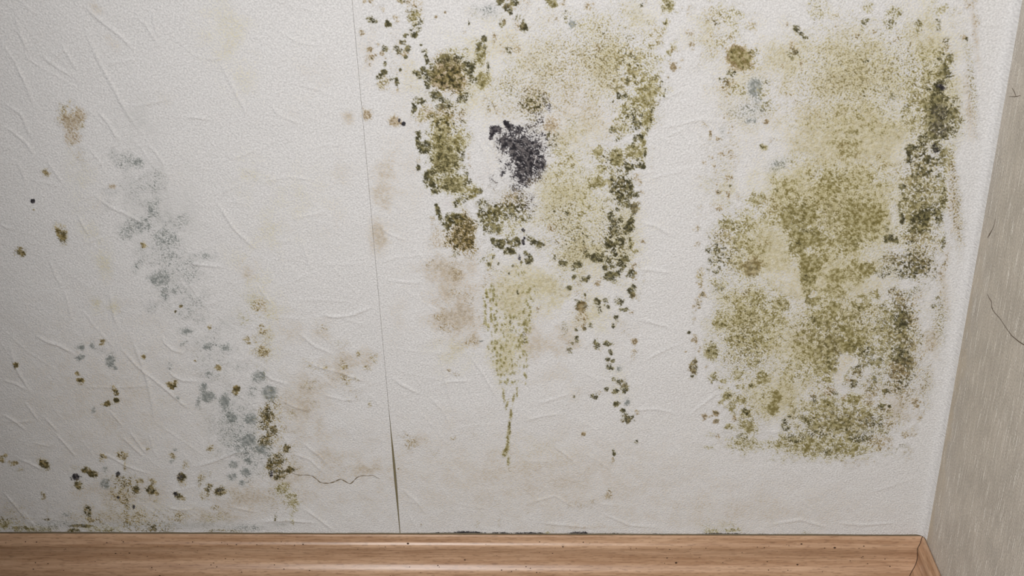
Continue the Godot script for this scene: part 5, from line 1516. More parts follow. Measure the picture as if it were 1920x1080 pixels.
	growth("mold_patch", "mottled olive mould band running down beside the bare white strip", "mold", "", [
		"mottle", [213, 385.6, 44.6, 25.7, 88, 0.68,  180.8, 355.8, 56.1, 37.4, 90, 0.51],
		"olive", [176.2, 391, 58.3, 35.8, 90, 0.44,  190.1, 345.5, 54.6, 49.8, 86, 0.39],
		"specks", [171.4, 355.9, 61.2, 42.1, -90, 0.54,  212.9, 395.5, 44.2, 27.5, 88, 0.48,  180.7, 314.3, 42.9, 31.7, 1, 0.54],
		"olive", [169.3, 396, 38.3, 23.9, -90, 0.57,  167.1, 410.7, 22.9, 16.2, -90, 0.4],
		"brown", [167, 391.1, 34.1, 26.5, -90, 0.25],
		"olive", [199.9, 412.7, 9.1, 8, 85, 0.92,  215, 407.6, 17.2, 9.7, 88, 1.09],
		"dark", [215, 406.7, 13.4, 5.8, 89, 0.55],
		"olive", [228.5, 413.7, 12.9, 12.4, 0, 0.98],
		"dark", [228.4, 417.1, 7.3, 5.5, 3, 0.5],
		"olive", [237.6, 412.2, 13.7, 4.8, 88, 0.86],
		"dark", [239.4, 410.7, 8.9, 1.6, 88, 0.85,  238.9, 398.1, 3.4, 3.1, 75, 1,  233.8, 399.1, 4.7, 2.8, 2, 0.8,  235.6, 402, 6.3, 5.6, 9, 0.6,  226.5, 398.7, 5.8, 5.1, 7, 0.9],
		"olive", [202.3, 396.6, 8.1, 7.6, 0, 0.86,  199.2, 382.8, 13.1, 8.8, -17, 0.98],
		"dark", [196.9, 379.8, 7.5, 4, -22, 0.5],
		"olive", [193.7, 386.8, 4.9, 4.7, 0, 0.69],
		"dark", [219.1, 380.6, 12.7, 11.4, 7, 0.75],
		"brown", [220, 381.6, 13.9, 13.5, 0, 0.5],
		"dark", [226.9, 380.5, 16, 6.4, 88, 0.95,  215.5, 374.6, 3.5, 3.2, 81, 1,  221.2, 366.5, 9.1, 8.1, 7, 0.85,  225.8, 365.5, 7, 3.7, 88, 0.9,  231.7, 371.9, 6.9, 5.8, 5, 0.8],
		"brown", [233.6, 386.8, 8, 5.8, 86, 0.75],
		"dark", [232.7, 387.8, 3.7, 3.4, 11, 0.5],
		"brown", [237.7, 372.9, 4.6, 3.2, 87, 0.6],
		"dark", [232, 359.3, 8.2, 6.9, 84, 0.8],
		"brown", [232.9, 361.4, 9.3, 7.5, 85, 0.5],
		"dark", [217.1, 359, 4.3, 2.9, 2, 0.85],
		"olive", [190.1, 355.7, 36.1, 27.6, 89, 0.34,  185.4, 365.9, 9.5, 8.8, 86, 0.57,  185.4, 353.7, 8.4, 6.6, 89, 0.69],
		"dark", [172.3, 354.9, 5.9, 2.7, -90, 0.6,  162.1, 357.5, 1.8, 1.6, -90, 0.9],
		"brown", [159.6, 342.2, 8.3, 6.5, -89, 0.6,  150.2, 350, 4.3, 3.5, 0, 0.4,  166.5, 327.6, 9.8, 5.4, 1, 0.55],
		"dark", [165.6, 327, 5.5, 3.6, 1, 0.4],
		"olive", [183.1, 340.4, 18.3, 11.1, 90, 0.46],
		"brown", [176, 340.5, 23.8, 21.7, 88, 0.2,  199.6, 329.9, 10.9, 10.7, 0, 0.35],
		"dark", [195.9, 325.7, 6, 4.4, 89, 0.4],
		"olive", [208.2, 405.3, 19.6, 18.2, 0, 0.46,  213, 385.6, 23.4, 21.7, 80, 0.4],
		"brown", [246.6, 414.5, 2.8, 1.6, 87, 0.5,  245.6, 400, 11.2, 2.1, 88, 0.3],
		"dark spots", [220, 380.6, 29.9, 18.4, 88, 0.63,  180.7, 330, 42.6, 31.3, 1, 0.33,  212.7, 405.2, 27.4, 24.3, 6, 0.38],
	])
	growth("mold_patch", "chain of dark green mould rosettes around a bare white circle", "mold", "", [
		"specks", [213.8, 329.7, 57.3, 26.4, 89, 0.48],
		"olive", [218.5, 329.7, 61.5, 27.8, 89, 0.34],
		"dark", [211.1, 351.9, 5.9, 5.4, 83, 0.95,  214.1, 342.2, 11.3, 8.6, 87, 0.85],
		"brown", [212.7, 342.7, 14.2, 10.8, 87, 0.4],
		"dark", [228.6, 345.1, 8.3, 5.9, 87, 0.95,  224.9, 340, 7.6, 7.1, 0, 0.9,  220.5, 349.3, 4.1, 3.8, 81, 0.7,  209.1, 325.6, 6.7, 6.5, 0, 0.95,  206.7, 329.8, 3.6, 3.3, 84, 0.8,  219.5, 327.6, 8.4, 6.5, 87, 0.9,  216.5, 334.9, 4.8, 3.8, 87, 0.7],
		"olive", [228.9, 326.5, 9.9, 4.4, 80, 0.92],
		"dark", [228.9, 327, 8.4, 2.7, 89, 0.6],
		"olive", [232.9, 318, 5.1, 4.9, 0, 0.8],
		"dark", [214.9, 317.1, 5.5, 4.4, 87, 0.9,  189.8, 316.8, 6, 5.5, 4, 0.9],
		"brown", [188.3, 318.4, 7.6, 6.1, 2, 0.5],
		"dark", [199.3, 311.5, 9.5, 7.2, 22, 0.95,  208.4, 309.3, 5.5, 5.4, 0, 0.9,  207, 302.4, 4.4, 4.3, 0, 0.95,  212.7, 302.3, 4.9, 3.7, 2, 0.9,  222.2, 307.6, 8.6, 7.7, 83, 0.85,  224.5, 311.2, 5.5, 4.9, 83, 0.8,  161.6, 312.3, 4.3, 2.7, -89, 0.85,  168.8, 306.4, 5.5, 4.9, 1, 0.95,  180.7, 304.2, 7.4, 7.1, 0, 0.9,  178.8, 292.9, 3.7, 3.3, 89, 0.95,  188.4, 291.2, 6.1, 5, 2, 0.95,  191.8, 292.8, 5.6, 2.8, 90, 0.8,  211.9, 292.7, 9.3, 8.3, 85, 0.9,  218.1, 295.3, 4.9, 4.4, 84, 0.8,  221.9, 299, 5, 4.3, 5, 0.8,  230.5, 295.2, 6.8, 6, 83, 0.85],
		"brown", [233.5, 292.5, 7.4, 6.6, 82, 0.5,  200.9, 287.4, 5.6, 4.4, 88, 0.8,  232.8, 303.2, 5.5, 3.8, 87, 0.7,  238, 303.2, 6.1, 3.3, 88, 0.4],
		"bare", [196, 299.8, 9.6, 8.6, 4, 1.3],
		"olive", [175.9, 309, 33.8, 22.6, 1, 0.34,  171.1, 293, 28.4, 25.5, 1, 0.34],
		"brown", [171, 282.1, 33.4, 18.8, 0, 0.3],
		"dark", [173.9, 282.1, 4.4, 4.4, 0, 0.9],
		"brown", [239.8, 326.9, 4.8, 2.7, 88, 0.6,  241.2, 289.7, 5.6, 3.3, 87, 0.4],
		"dark spots", [213.9, 324.5, 47.1, 23.6, 89, 0.51],
		"bare", [196, 299.8, 9.6, 8.6, 4, 1.3],
	])
	growth("mold_tuft", "small dark mould tuft, %s from the top of the tail beside the bare strip", "mold", "mould tufts trailing down beside the bare strip", [
		"dark", [231.4, 277.9, 8.8, 5.5, 88, 0.85],
		"brown", [234.9, 273.5, 8.8, 6.7, 86, 0.5],
		"dark", [220, 268.1, 7.6, 5, 88, 0.85,  200.1, 267.1, 6.3, 3.9, 89, 0.9,  207.4, 268.2, 5.7, 4.5, 88, 0.8,  202.1, 258.3, 5.1, 3.4, 89, 0.85,  210.4, 261.6, 3.8, 3.4, 86, 0.85,  224.5, 259.2, 6.2, 3.2, 1, 0.75],
		"brown", [230.4, 255.3, 4.5, 3.8, 5, 0.6],
		"dark", [217.8, 250.4, 5.1, 3.4, 88, 0.85,  214.5, 241.4, 4.5, 2.3, 89, 0.85,  193.9, 242.1, 3.9, 2.8, 89, 0.85,  188.5, 238.8, 3.3, 2.3, 89, 0.85,  181.1, 237.7, 2.8, 2.6, 2, 0.9,  170.3, 240, 9.7, 4, -90, 0.5,  181.6, 228, 5.9, 2.8, 90, 0.8,  177.2, 223.5, 3.4, 2.6, 1, 0.7,  174.2, 217.7, 6.6, 5.1, -90, 0.6],
		"brown", [174.7, 219.5, 9.3, 8, 90, 0.4],
		"dark", [200, 222.2, 7.3, 4.6, 89, 0.95,  210.8, 223.3, 6.3, 3.9, 1, 0.85,  212.9, 213.5, 5.3, 3.4, 89, 0.85,  210, 206.6, 4, 3.3, 2, 0.95,  215, 204.8, 3.3, 2.9, 86, 0.8,  211.6, 197.2, 5.6, 5, 63, 0.95],
		"grey", [221.6, 197.2, 6.1, 4.6, 87, 0.9],
		"dark", [216.3, 184.3, 3.4, 2.9, 87, 0.8,  221.9, 181.3, 5.5, 5.2, 0, 0.8,  226.5, 175.4, 8.9, 5.2, 88, 0.85],
		"brown", [226, 178.3, 8.2, 5.8, 88, 0.5],
		"dark", [218, 170.6, 5.2, 4.1, 2, 0.9,  219.8, 157.4, 5.6, 5.3, 0, 0.95,  225, 148.9, 4.2, 4.1, 0, 0.9],
		"grey", [228.9, 158.6, 6.9, 4.1, 88, 1.12],
		"dark", [230.3, 139.7, 7.8, 7.6, 0, 0.95],
		"brown", [229.3, 138.5, 7.1, 7, 0, 0.5,  238.8, 146.4, 4.9, 2.9, 88, 0.8],
		"dark", [198.4, 165.9, 6.4, 5.5, 2, 0.7,  198.9, 162.9, 2.8, 2.3, 88, 0.9],
		"brown", [203.4, 168.9, 5.2, 4.8, 4, 0.5],
		"dark", [209.4, 173, 4.1, 2.9, 89, 0.7,  179.1, 165.3, 2.8, 2.3, 90, 0.8],
		"brown", [235, 224.9, 5.9, 4.5, 86, 0.75,  233.8, 210.5, 7.8, 4.7, -78, 0.6,  222.4, 237.4, 13, 11.3, 85, 0.2,  195.5, 220.5, 14.8, 9.2, 1, 0.35,  185.6, 243.3, 11.3, 10.4, 3, 0.3,  190.7, 170.7, 17.5, 9.6, 0, 0.2,  229.9, 234.6, 8, 7.8, 0, 0.25],
	], true)
	growth("mold_patch", "squarish dark brown mould spot with a tapering tail, above the tail of tufts", "mold", "", [
		"dark", [186, 263.9, 9.5, 9, 0, 1],
		"brown", [186, 263.9, 10.2, 9, 88, 0.9],
		"dark", [182.1, 268.4, 4.5, 3.8, 1, 0.6],
		"brown", [185.6, 251.7, 9, 9, 0, 0.7,  187, 242.2, 9.1, 4.5, 90, 0.5],
		"dark", [188.9, 274.9, 3.1, 2.2, 89, 0.9],
		"brown", [180.7, 257.3, 10.2, 9, 89, 0.3],
	])
	growth("mold_patch", "olive mould curtain of tiny droplets, running down to a thin trickle at its foot", "mold", "", [
		"droplets", [110.8, 293.5, 22.7, 18.3, -86, 0.28,  130.1, 293.3, 22.7, 10.1, -88, 0.44,  139.4, 274.2, 23.1, 12.3, -89, 0.52,  102.8, 271.7, 29, 11.3, -88, 0.64,  114.7, 263.3, 40.8, 23.1, -88, 0.36,  98.5, 260.6, 35.1, 4.6, -88, 0.68,  104.5, 249.4, 29.5, 10.4, -88, 0.64,  121.4, 238, 35.8, 20.8, -88, 0.48,  133.8, 240.8, 29.7, 7.3, -89, 0.72,  136.7, 260.4, 23.4, 6.2, -89, 0.56,  122.7, 249.3, 17.7, 5.2, -88, 0.56],
		"dark", [120.5, 242.5, 11.7, 3.4, -88, 0.5],
		"droplets", [110.8, 215.2, 26.8, 17.8, -87, 0.6,  128.4, 220.8, 30.2, 12.6, -88, 0.56],
		"dark", [132.7, 233.4, 13.1, 3.4, -89, 0.5],
		"droplets", [105.9, 218.1, 14.2, 5.4, 75, 0.64,  120.3, 197.6, 24.7, 16.9, -87, 0.52,  108.8, 197.7, 24.7, 4.2, -88, 0.68,  132.9, 197.6, 27.1, 4.2, -89, 0.6,  117.4, 182.9, 13.8, 8.7, -1, 0.56],
		"olive", [144.2, 271.4, 19.5, 11.5, -89, 0.34,  97.1, 249.5, 39.8, 4.7, -88, 0.4,  135, 249.2, 26.5, 9.3, -89, 0.4,  121.1, 226.6, 47.3, 23.5, -88, 0.14],
		"dark", [127.2, 231.2, 3.9, 1.7, -88, 0.5,  127.8, 278.1, 3.2, 1.7, -88, 0.7],
		"brown", [145.5, 260.3, 5.6, 5.1, -2, 0.6],
		"dark", [97, 311.3, 7.7, 5.5, -1, 0.5,  102.5, 305.9, 3.7, 2.2, -87, 0.8,  106.6, 313.3, 2.4, 2.2, -82, 0.8,  111.2, 306.9, 2.5, 1.7, -87, 0.7,  113.4, 298.8, 1.9, 1.4, -87, 0.7,  120.5, 296.1, 2.5, 1.4, -88, 0.7,  124.1, 304.1, 2.5, 1.7, -88, 0.7],
		"olive", [101.5, 304.3, 15.2, 8, -87, 0.57],
		"brown", [101.1, 293.5, 18.7, 11.1, -87, 0.4],
		"olive", [104.3, 314.9, 8.8, 7.9, -82, 0.57,  111.8, 164.9, 12.8, 2.4, 85, 0.92,  114.1, 154.6, 10, 2.4, -77, 0.92,  120.4, 160.7, 12.9, 1.8, -80, 0.92,  124.2, 169.1, 8.5, 1.8, -89, 0.8,  117.9, 143.6, 13.1, 2.1, -88, 0.98,  116, 131.2, 16.1, 2.4, -88, 1.03],
		"dark", [116.5, 131.2, 14.3, 1.8, -88, 0.5],
		"olive", [113.9, 112.5, 16.4, 3.7, -85, 0.98,  110.4, 98.5, 9.8, 5, -81, 0.98,  113.8, 90.2, 10.6, 2.5, -88, 0.86],
		"brown", [118, 149.7, 28.1, 4.7, -88, 0.25,  115.6, 78, 2.2, 1.8, -85, 0.6],
	])
	growth("mold_patch", "brown mould haze streaking down under the dark brown disc", "mold", "", [
		"brown", [72.3, 298.1, 13.5, 10.1, 86, 0.6,  66.6, 309.9, 33.2, 16, 0, 0.25,  72.4, 280.2, 10.1, 8.8, -7, 0.5,  83.2, 271.8, 8.9, 7.9, -80, 0.45,  55.2, 252, 10.2, 5.8, -1, 0.6,  61.9, 239.5, 14.9, 11.7, 28, 0.5,  81.3, 228, 9.4, 9, 0, 0.5,  70.2, 255.2, 38.8, 33.9, -79, 0.22,  60.6, 194.9, 5.9, 2.4, 73, 0.7,  68, 190.8, 5.3, 4.1, -4, 0.4],
		"grey", [92.2, 226.2, 2.3, 2, -5, 1.35],
		"brown", [51.2, 310.1, 12.3, 7.7, -85, 0.3,  82.2, 249.5, 26, 22.7, -81, 0.2],
	])
	growth("mold_patch", "brown-pink mould blot beside the widest gap of the seam", "mold", "", [
		"brown", [19.1, 112.5, 14.3, 9.9, 86, 0.6,  13.8, 120.1, 12.1, 10.1, -9, 0.35,  41.5, 99.8, 9.7, 7.3, -4, 0.3,  4.2, 80.5, 1.5, 1.2, -78, 1,  31.5, 108.7, 14.5, 8.7, -2, 0.2,  60.8, 117.6, 4.4, 3.6, -81, 0.6,  81.9, 120.7, 3.6, 3, -83, 0.6],
	])
	growth("mold_patch", "faint olive-brown mould dots beside the tan smear low in the middle", "mold", "", [
		"brown", [187.8, 121.8, 4.3, 3, 90, 0.9],
		"dark", [238.5, 113, 3.6, 2.9, 3, 0.7,  217.5, 99.8, 5.1, 3, 89, 0.9],
		"brown", [216.6, 92.1, 5.9, 2.4, 89, 0.6,  212.9, 49.3, 10.6, 6.1, 89, 0.7,  182.1, 34.6, 14.8, 6.9, 0, 0.35,  195.5, 38, 9.2, 5.5, 90, 0.4,  131.5, 26.4, 2.3, 1.9, -87, 0.8,  138.2, 72.1, 2.2, 1.8, -87, 0.6,  114.5, 78.6, 2.2, 1.8, -85, 0.7,  101.9, 14.1, 6.3, 3.7, -87, 0.5,  22.7, 10.4, 3.3, 3.1, 0, 0.6,  80, 10.6, 5.5, 3.8, -86, 0.5,  151.2, 249.1, 1.3, 1.1, -88, 0.1],
	])
	growth("mold_patch", "olive dotted mould islands near the frame's top edge across the bare white strip", "mold", "", [
		"specks", [304.1, 394.4, 63.7, 19.9, 86, 0.3,  295.4, 510.1, 35.2, 25.7, 82, 0.36],
		"brown", [293.4, 524.5, 14.8, 9.9, 4, 0.5],
		"olive", [300.9, 527.4, 25.3, 20.2, 9, 0.52],
		"dark", [293.4, 524.5, 5.9, 4.9, 10, 0.4],
		"olive", [307.3, 527.3, 13.1, 10.1, 8, 0.57,  305.9, 514.3, 17.3, 12.3, 6, 0.57],
		"brown", [297.3, 514.5, 15.5, 14.4, 0, 0.4],
		"dark", [294.8, 521, 4.9, 4, 9, 0.5],
		"brown", [273.7, 514, 8.1, 5.9, 83, 0.5,  283.6, 513.8, 5.9, 3, 2, 0.55,  275.1, 503.9, 6.1, 3.5, 86, 0.5,  270.8, 532.2, 9.8, 7.9, 7, 0.3,  285.7, 532, 6.9, 5.9, 12, 0.35,  322.8, 518.4, 11, 4.9, 85, 0.5],
		"olive", [322.9, 516.2, 7.2, 4, 84, 0.46],
		"brown", [289.4, 501.4, 17.1, 15.1, 16, 0.3],
		"olive", [297.8, 505.7, 7.5, 6.9, 0, 0.57],
		"brown", [302, 507.8, 14.9, 7.1, 2, 0.4,  281.4, 488.2, 20.6, 10, 86, 0.2,  297.4, 474.5, 21, 15, 83, 0.2],
		"bare", [302.4, 515.7, 6, 3, 2, 1],
	])
	growth("mold_patch", "round olive-brown mould disc near the frame's top edge, across the bare strip from the film", "mold", "", [
		"tan", [315.1, 491.3, 18.4, 16.4, 21, 1.2],
		"brown", [315.1, 491.3, 19.2, 17.2, 21, 1],
		"olive", [316.8, 491.3, 20.7, 17.7, 14, 0.92],
		"dark", [315.1, 491.3, 17.2, 15.2, 19, 0.4,  320.8, 497.4, 9, 7.1, 9, 0.45,  308.9, 479.7, 7, 4.7, 4, 0.6,  328.9, 491.9, 8.2, 4, 84, 0.4],
	])
	growth("mold_patch", "dark specked mould with a blue-grey tinge under the olive-brown disc", "mold", "", [
		"specks", [323, 451.2, 33.2, 30.2, 59, 0.36],
		"dark", [304.5, 472.1, 7.4, 6, 78, 0.7],
		"brown", [306.4, 470.7, 11.3, 10.3, 25, 0.6],
		"dark", [300.5, 474.4, 2.7, 2.5, 58, 0.7],
		"brown", [305.6, 461.6, 7.4, 6, 78, 0.4],
		"olive", [315.5, 465.1, 13.5, 8.6, 4, 0.63],
		"grey", [328.9, 467.2, 12.7, 9, 81, 1.2,  332.4, 455.7, 7.1, 5.3, 7, 0.75],
		"olive", [336.2, 463.9, 11.1, 10.1, 57, 0.57],
		"dark", [339.1, 471.6, 4.2, 3, 80, 0.4,  340.6, 450.9, 8.2, 6.3, 9, 0.6],
		"olive", [340.7, 449.6, 11.5, 8.7, 8, 0.57],
		"dark", [337.7, 448.7, 4.7, 4.2, 25, 0.6],
		"grey", [323.3, 446.6, 20.4, 13.9, 5, 0.68,  327.4, 438.1, 10.2, 5.4, 3, 0.9],
		"brown", [340.4, 437, 3.3, 3, 60, 0.8,  323.4, 444.2, 25.5, 16, 4, 0.2],
		"grey", [304.4, 429, 9.9, 8.2, 78, 0.68],
		"olive", [338.9, 414.3, 5.4, 5, 32, 0.86],
		"dark", [338, 414.7, 3.4, 3, 63, 0.5],
		"grey", [353.6, 398.6, 18.3, 11.4, -21, 0.75],
		"brown", [347.4, 420.4, 12.4, 7.6, 4, 0.3],
	])
	growth("mold_rosette", "small olive mould rosette, %s from the top of the column beyond the bare strip", "mold", "mould rosettes along the bare strip", [
		"brown", [294.3, 424.4, 6.6, 3.1, 86, 0.8],
		"dark", [293.8, 425.3, 3.3, 2.1, 85, 0.5],
		"brown", [301.1, 422.9, 3.9, 3.1, 80, 0.8,  311, 430.3, 7.6, 4.6, 84, 0.5,  308.1, 442.1, 6.1, 4.3, 5, 0.4,  299.3, 398.3, 5.1, 4.1, 79, 0.8],
		"dark", [299.8, 398.3, 2.8, 2.6, 68, 0.5],
		"brown", [312.3, 386.4, 5.7, 4.2, 82, 0.8],
		"dark", [312.3, 385.9, 3.4, 2.1, 84, 0.6],
		"brown", [312.3, 408.3, 6.1, 3.6, 84, 0.7,  305.1, 408.4, 5.2, 3.9, 6, 0.65,  295.7, 406.1, 2.8, 2.6, 67, 0.5,  290.6, 401.4, 3.4, 3.1, 68, 0.5,  303.8, 374.6, 4.1, 3.6, 70, 0.7],
		"dark", [304.3, 374.6, 2.3, 2.1, 69, 0.6],
		"brown", [302.9, 382.6, 4.2, 3.4, 8, 0.5,  311.8, 371.6, 5.2, 3.2, 84, 0.7],
		"dark", [313.6, 380, 2.3, 2.1, 68, 0.7],
		"brown", [320.6, 369.5, 5.8, 4.2, 82, 0.45,  305.6, 359.1, 4.9, 4.5, 0, 0.7,  300.5, 359.6, 11.7, 7.4, 84, 0.35,  286.4, 384.7, 8, 5.2, 85, 0.25,  317.4, 399.1, 13.5, 5.2, 86, 0.35,  296.2, 413.8, 33.2, 15.5, 86, 0.15,  290.6, 354.7, 17.5, 7.4, 86, 0.3,  286.2, 339.4, 4.8, 4.3, 74, 0.6,  288.3, 323.8, 4.2, 3.8, 75, 0.6,  298.2, 460.8, 21.2, 10.1, 86, 0.15,  288.4, 435.3, 5.2, 4.3, 9, 0.4],
	], true)
	growth("mold_patch", "wide pale yellow-olive mould film below the frame's top edge, dotted with dark tufts", "mold", "", [
		"mottle", [424.8, 481.5, 65.9, 52.7, 16, 0.46,  413, 431.3, 66.5, 28.1, 2, 0.54],
		"olive", [407.6, 481.8, 97.6, 68.1, 8, 0.37],
		"specks", [408.5, 472.8, 87.8, 66.9, 11, 0.58],
		"olive", [412.5, 436, 83.5, 33.1, 2, 0.48],
		"specks", [450.1, 485.6, 50.2, 37.7, 71, 0.54],
		"olive", [374.9, 530.4, 17.5, 14.6, 68, 0.57,  369.4, 530.5, 15.2, 4, 84, 0.46],
		"dark", [374.9, 521, 8.8, 4.5, 3, 0.4],
		"brown", [390.5, 521.6, 13.6, 12, 48, 0.35],
		"dark", [358.8, 516.1, 4.8, 4.1, -75, 0.75,  363, 511.2, 4.7, 2.4, 31, 0.7,  367.1, 508.5, 4.4, 2, 3, 0.7],
		"brown", [350.8, 519.2, 3.1, 2.8, 49, 0.6],
		"dark", [357.6, 495, 7.1, 6, 18, 0.7],
		"brown", [357.1, 500.3, 10.2, 5.9, 82, 0.5,  349.4, 484.9, 4.7, 2, 84, 0.6,  365.2, 486.9, 3.6, 2.5, 80, 0.7,  365.7, 481.5, 3.6, 3, 19, 0.6],
		"dark", [412.6, 521.2, 5.1, 4.2, 65, 0.8],
		"olive", [413.4, 532.3, 10.2, 6.8, 77, 0.57],
		"dark", [435.2, 526.4, 9.8, 6.3, 7, 0.55],
		"olive", [434.4, 526, 13.1, 9, 9, 0.63],
		"dark", [432, 518.3, 8.8, 5.9, 8, 0.6],
		"olive", [431.6, 514.4, 12.3, 10, 18, 0.46],
		"dark", [455.1, 515.3, 7.6, 4.3, 78, 0.6],
		"olive", [455.6, 515.3, 9.3, 5.9, 77, 0.57],
		"dark", [469.9, 518.1, 7.1, 4.7, 74, 0.55],
		"olive", [471.8, 528.7, 13.6, 11.5, 32, 0.63],
		"brown", [490.9, 532.6, 5.6, 4.6, 59, 0.6,  493.2, 506, 4.8, 2.8, 33, 0.7],
		"dark", [495.1, 504.7, 2.2, 1.8, 48, 0.8],
		"brown", [406.8, 508.3, 5, 4, 14, 0.65],
		"dark", [406.4, 508.3, 2.6, 2.3, 49, 0.4],
		"brown", [420.1, 511.6, 3.5, 2.9, 21, 0.6,  439, 505.6, 5, 3.9, 16, 0.5,  464.6, 505.2, 5, 3.9, 17, 0.5],
		"olive", [404.2, 512.7, 80.5, 35.8, 3, 0.25,  389.8, 486.5, 61.3, 31.5, 3, 0.29],
		"brown", [407.1, 486.3, 79.4, 30.7, 2, 0.18],
		"olive", [424.3, 486, 20.3, 5.2, 1, 0.46],
		"dark", [417.7, 487.4, 4, 2, 4, 0.6,  395.5, 485.6, 3, 2, 7, 0.5],
		"brown", [411, 449.9, 80.9, 42.3, 3, 0.2],
		"olive", [419.8, 449.8, 62.4, 37.9, 5, 0.46,  450.7, 481.1, 33.5, 28.8, 51, 0.4],
		"dark", [418, 458.1, 7.4, 2.5, 83, 0.5],
		"brown", [430.9, 481.4, 4.5, 1.5, -78, 0.7],
		"dark", [443.7, 457.7, 7.1, 5.7, 16, 0.6],
		"olive", [441.4, 458.7, 11.9, 10.3, 34, 0.46],
		"dark", [453.7, 448, 5.9, 3.5, 78, 0.7,  458.5, 460.7, 8, 3.5, 81, 0.45,  453.3, 436.8, 5.5, 4.4, 67, 0.6,  436.7, 465.6, 6.3, 2.5, 82, 0.4],
		"olive", [465.4, 483.1, 16.1, 9.9, 77, 0.69],
		"brown", [483.5, 520, 10.6, 9, 47, 0.3,  447.5, 505.4, 29.5, 15, 4, 0.25,  499, 528.2, 19.9, 4.7, 81, 0.4,  500.7, 506.7, 15.5, 3.3, 75, 0.4,  482.8, 496.1, 8.4, 6.6, 65, 0.4,  490.7, 471.5, 15.9, 9.7, 76, 0.2],
		"olive", [367.1, 450.6, 37.1, 32.1, 21, 0.23],
		"brown", [362.3, 455.2, 4.3, 3, 79, 0.5,  390, 453.9, 3.9, 3.4, 55, 0.4,  357.4, 460.8, 4, 2.6, 5, 0.4],
	])
	growth("mold_patch", "very dark speckled mould stripe near the room corner, in its upper stretch", "mold", "", [
		"mottle", [478.2, 444.4, 42.3, 24.1, 78, 0.81],
		"dark", [480.4, 437.4, 30.7, 21.7, 73, 0.4],
		"dark spots", [482.3, 439.7, 33.2, 21.4, 75, 0.9,  481, 485.1, 22.6, 10.1, 79, 0.68],
		"olive", [472.3, 449.1, 74.4, 33.5, 80, 0.78],
		"specks", [472.3, 449.1, 65.4, 31.8, 79, 0.6],
		"brown", [478.8, 500.6, 10.3, 5.8, 77, 0.5],
		"dark", [478.9, 502.7, 7.2, 3.8, 78, 0.5,  485.3, 488.1, 6.7, 3.9, 77, 0.7],
		"olive", [478, 485.1, 21.4, 12.9, 77, 0.69],
		"dark", [473.4, 487.4, 6.2, 3.9, 76, 0.5,  482.3, 476.2, 9.1, 7.1, 16, 0.85],
		"olive", [475.3, 474, 15.6, 12.4, 18, 0.69],
		"dark", [470.7, 476.3, 4.4, 3.7, 51, 0.5,  479.4, 466.3, 9.1, 7.8, 41, 1,  472.2, 465, 7.5, 5.8, 68, 0.7],
		"black", [481.3, 465.4, 5.3, 4.2, 18, 0.84],
		"dark", [478, 458.1, 7.8, 6.6, 52, 0.95,  485.3, 455.3, 6.1, 4.6, 14, 0.8,  478.3, 446.7, 13.9, 11.9, 39, 0.85,  483.2, 439.7, 17.7, 14.5, 22, 0.85],
		"black", [482.9, 442, 13.9, 11.1, 64, 0.6],
		"dark", [476.4, 435.1, 11.3, 9.6, 54, 0.7,  498, 436.7, 9.9, 6.9, 72, 0.7,  484.9, 427.5, 17.6, 13.7, 16, 0.8],
		"black", [483.6, 430.3, 13.1, 10.9, 24, 0.6],
		"dark", [497.2, 427.8, 8.5, 7.2, 32, 0.6,  473.8, 422, 12.3, 8.6, 9, 0.75],
		"olive", [480.1, 439.7, 39.5, 30.1, 69, 0.46],
		"dark", [493.7, 451.1, 10.3, 8.2, 19, 0.5],
		"olive", [499.2, 434.8, 14.5, 7.1, 79, 0.57],
		"brown", [498.4, 448.7, 18.3, 6.9, 80, 0.25],
		"specks", [505.2, 466.8, 60.5, 5.9, 76, 0.6],
		"brown", [508.9, 448.5, 49, 4.9, 76, 0.35],
	])
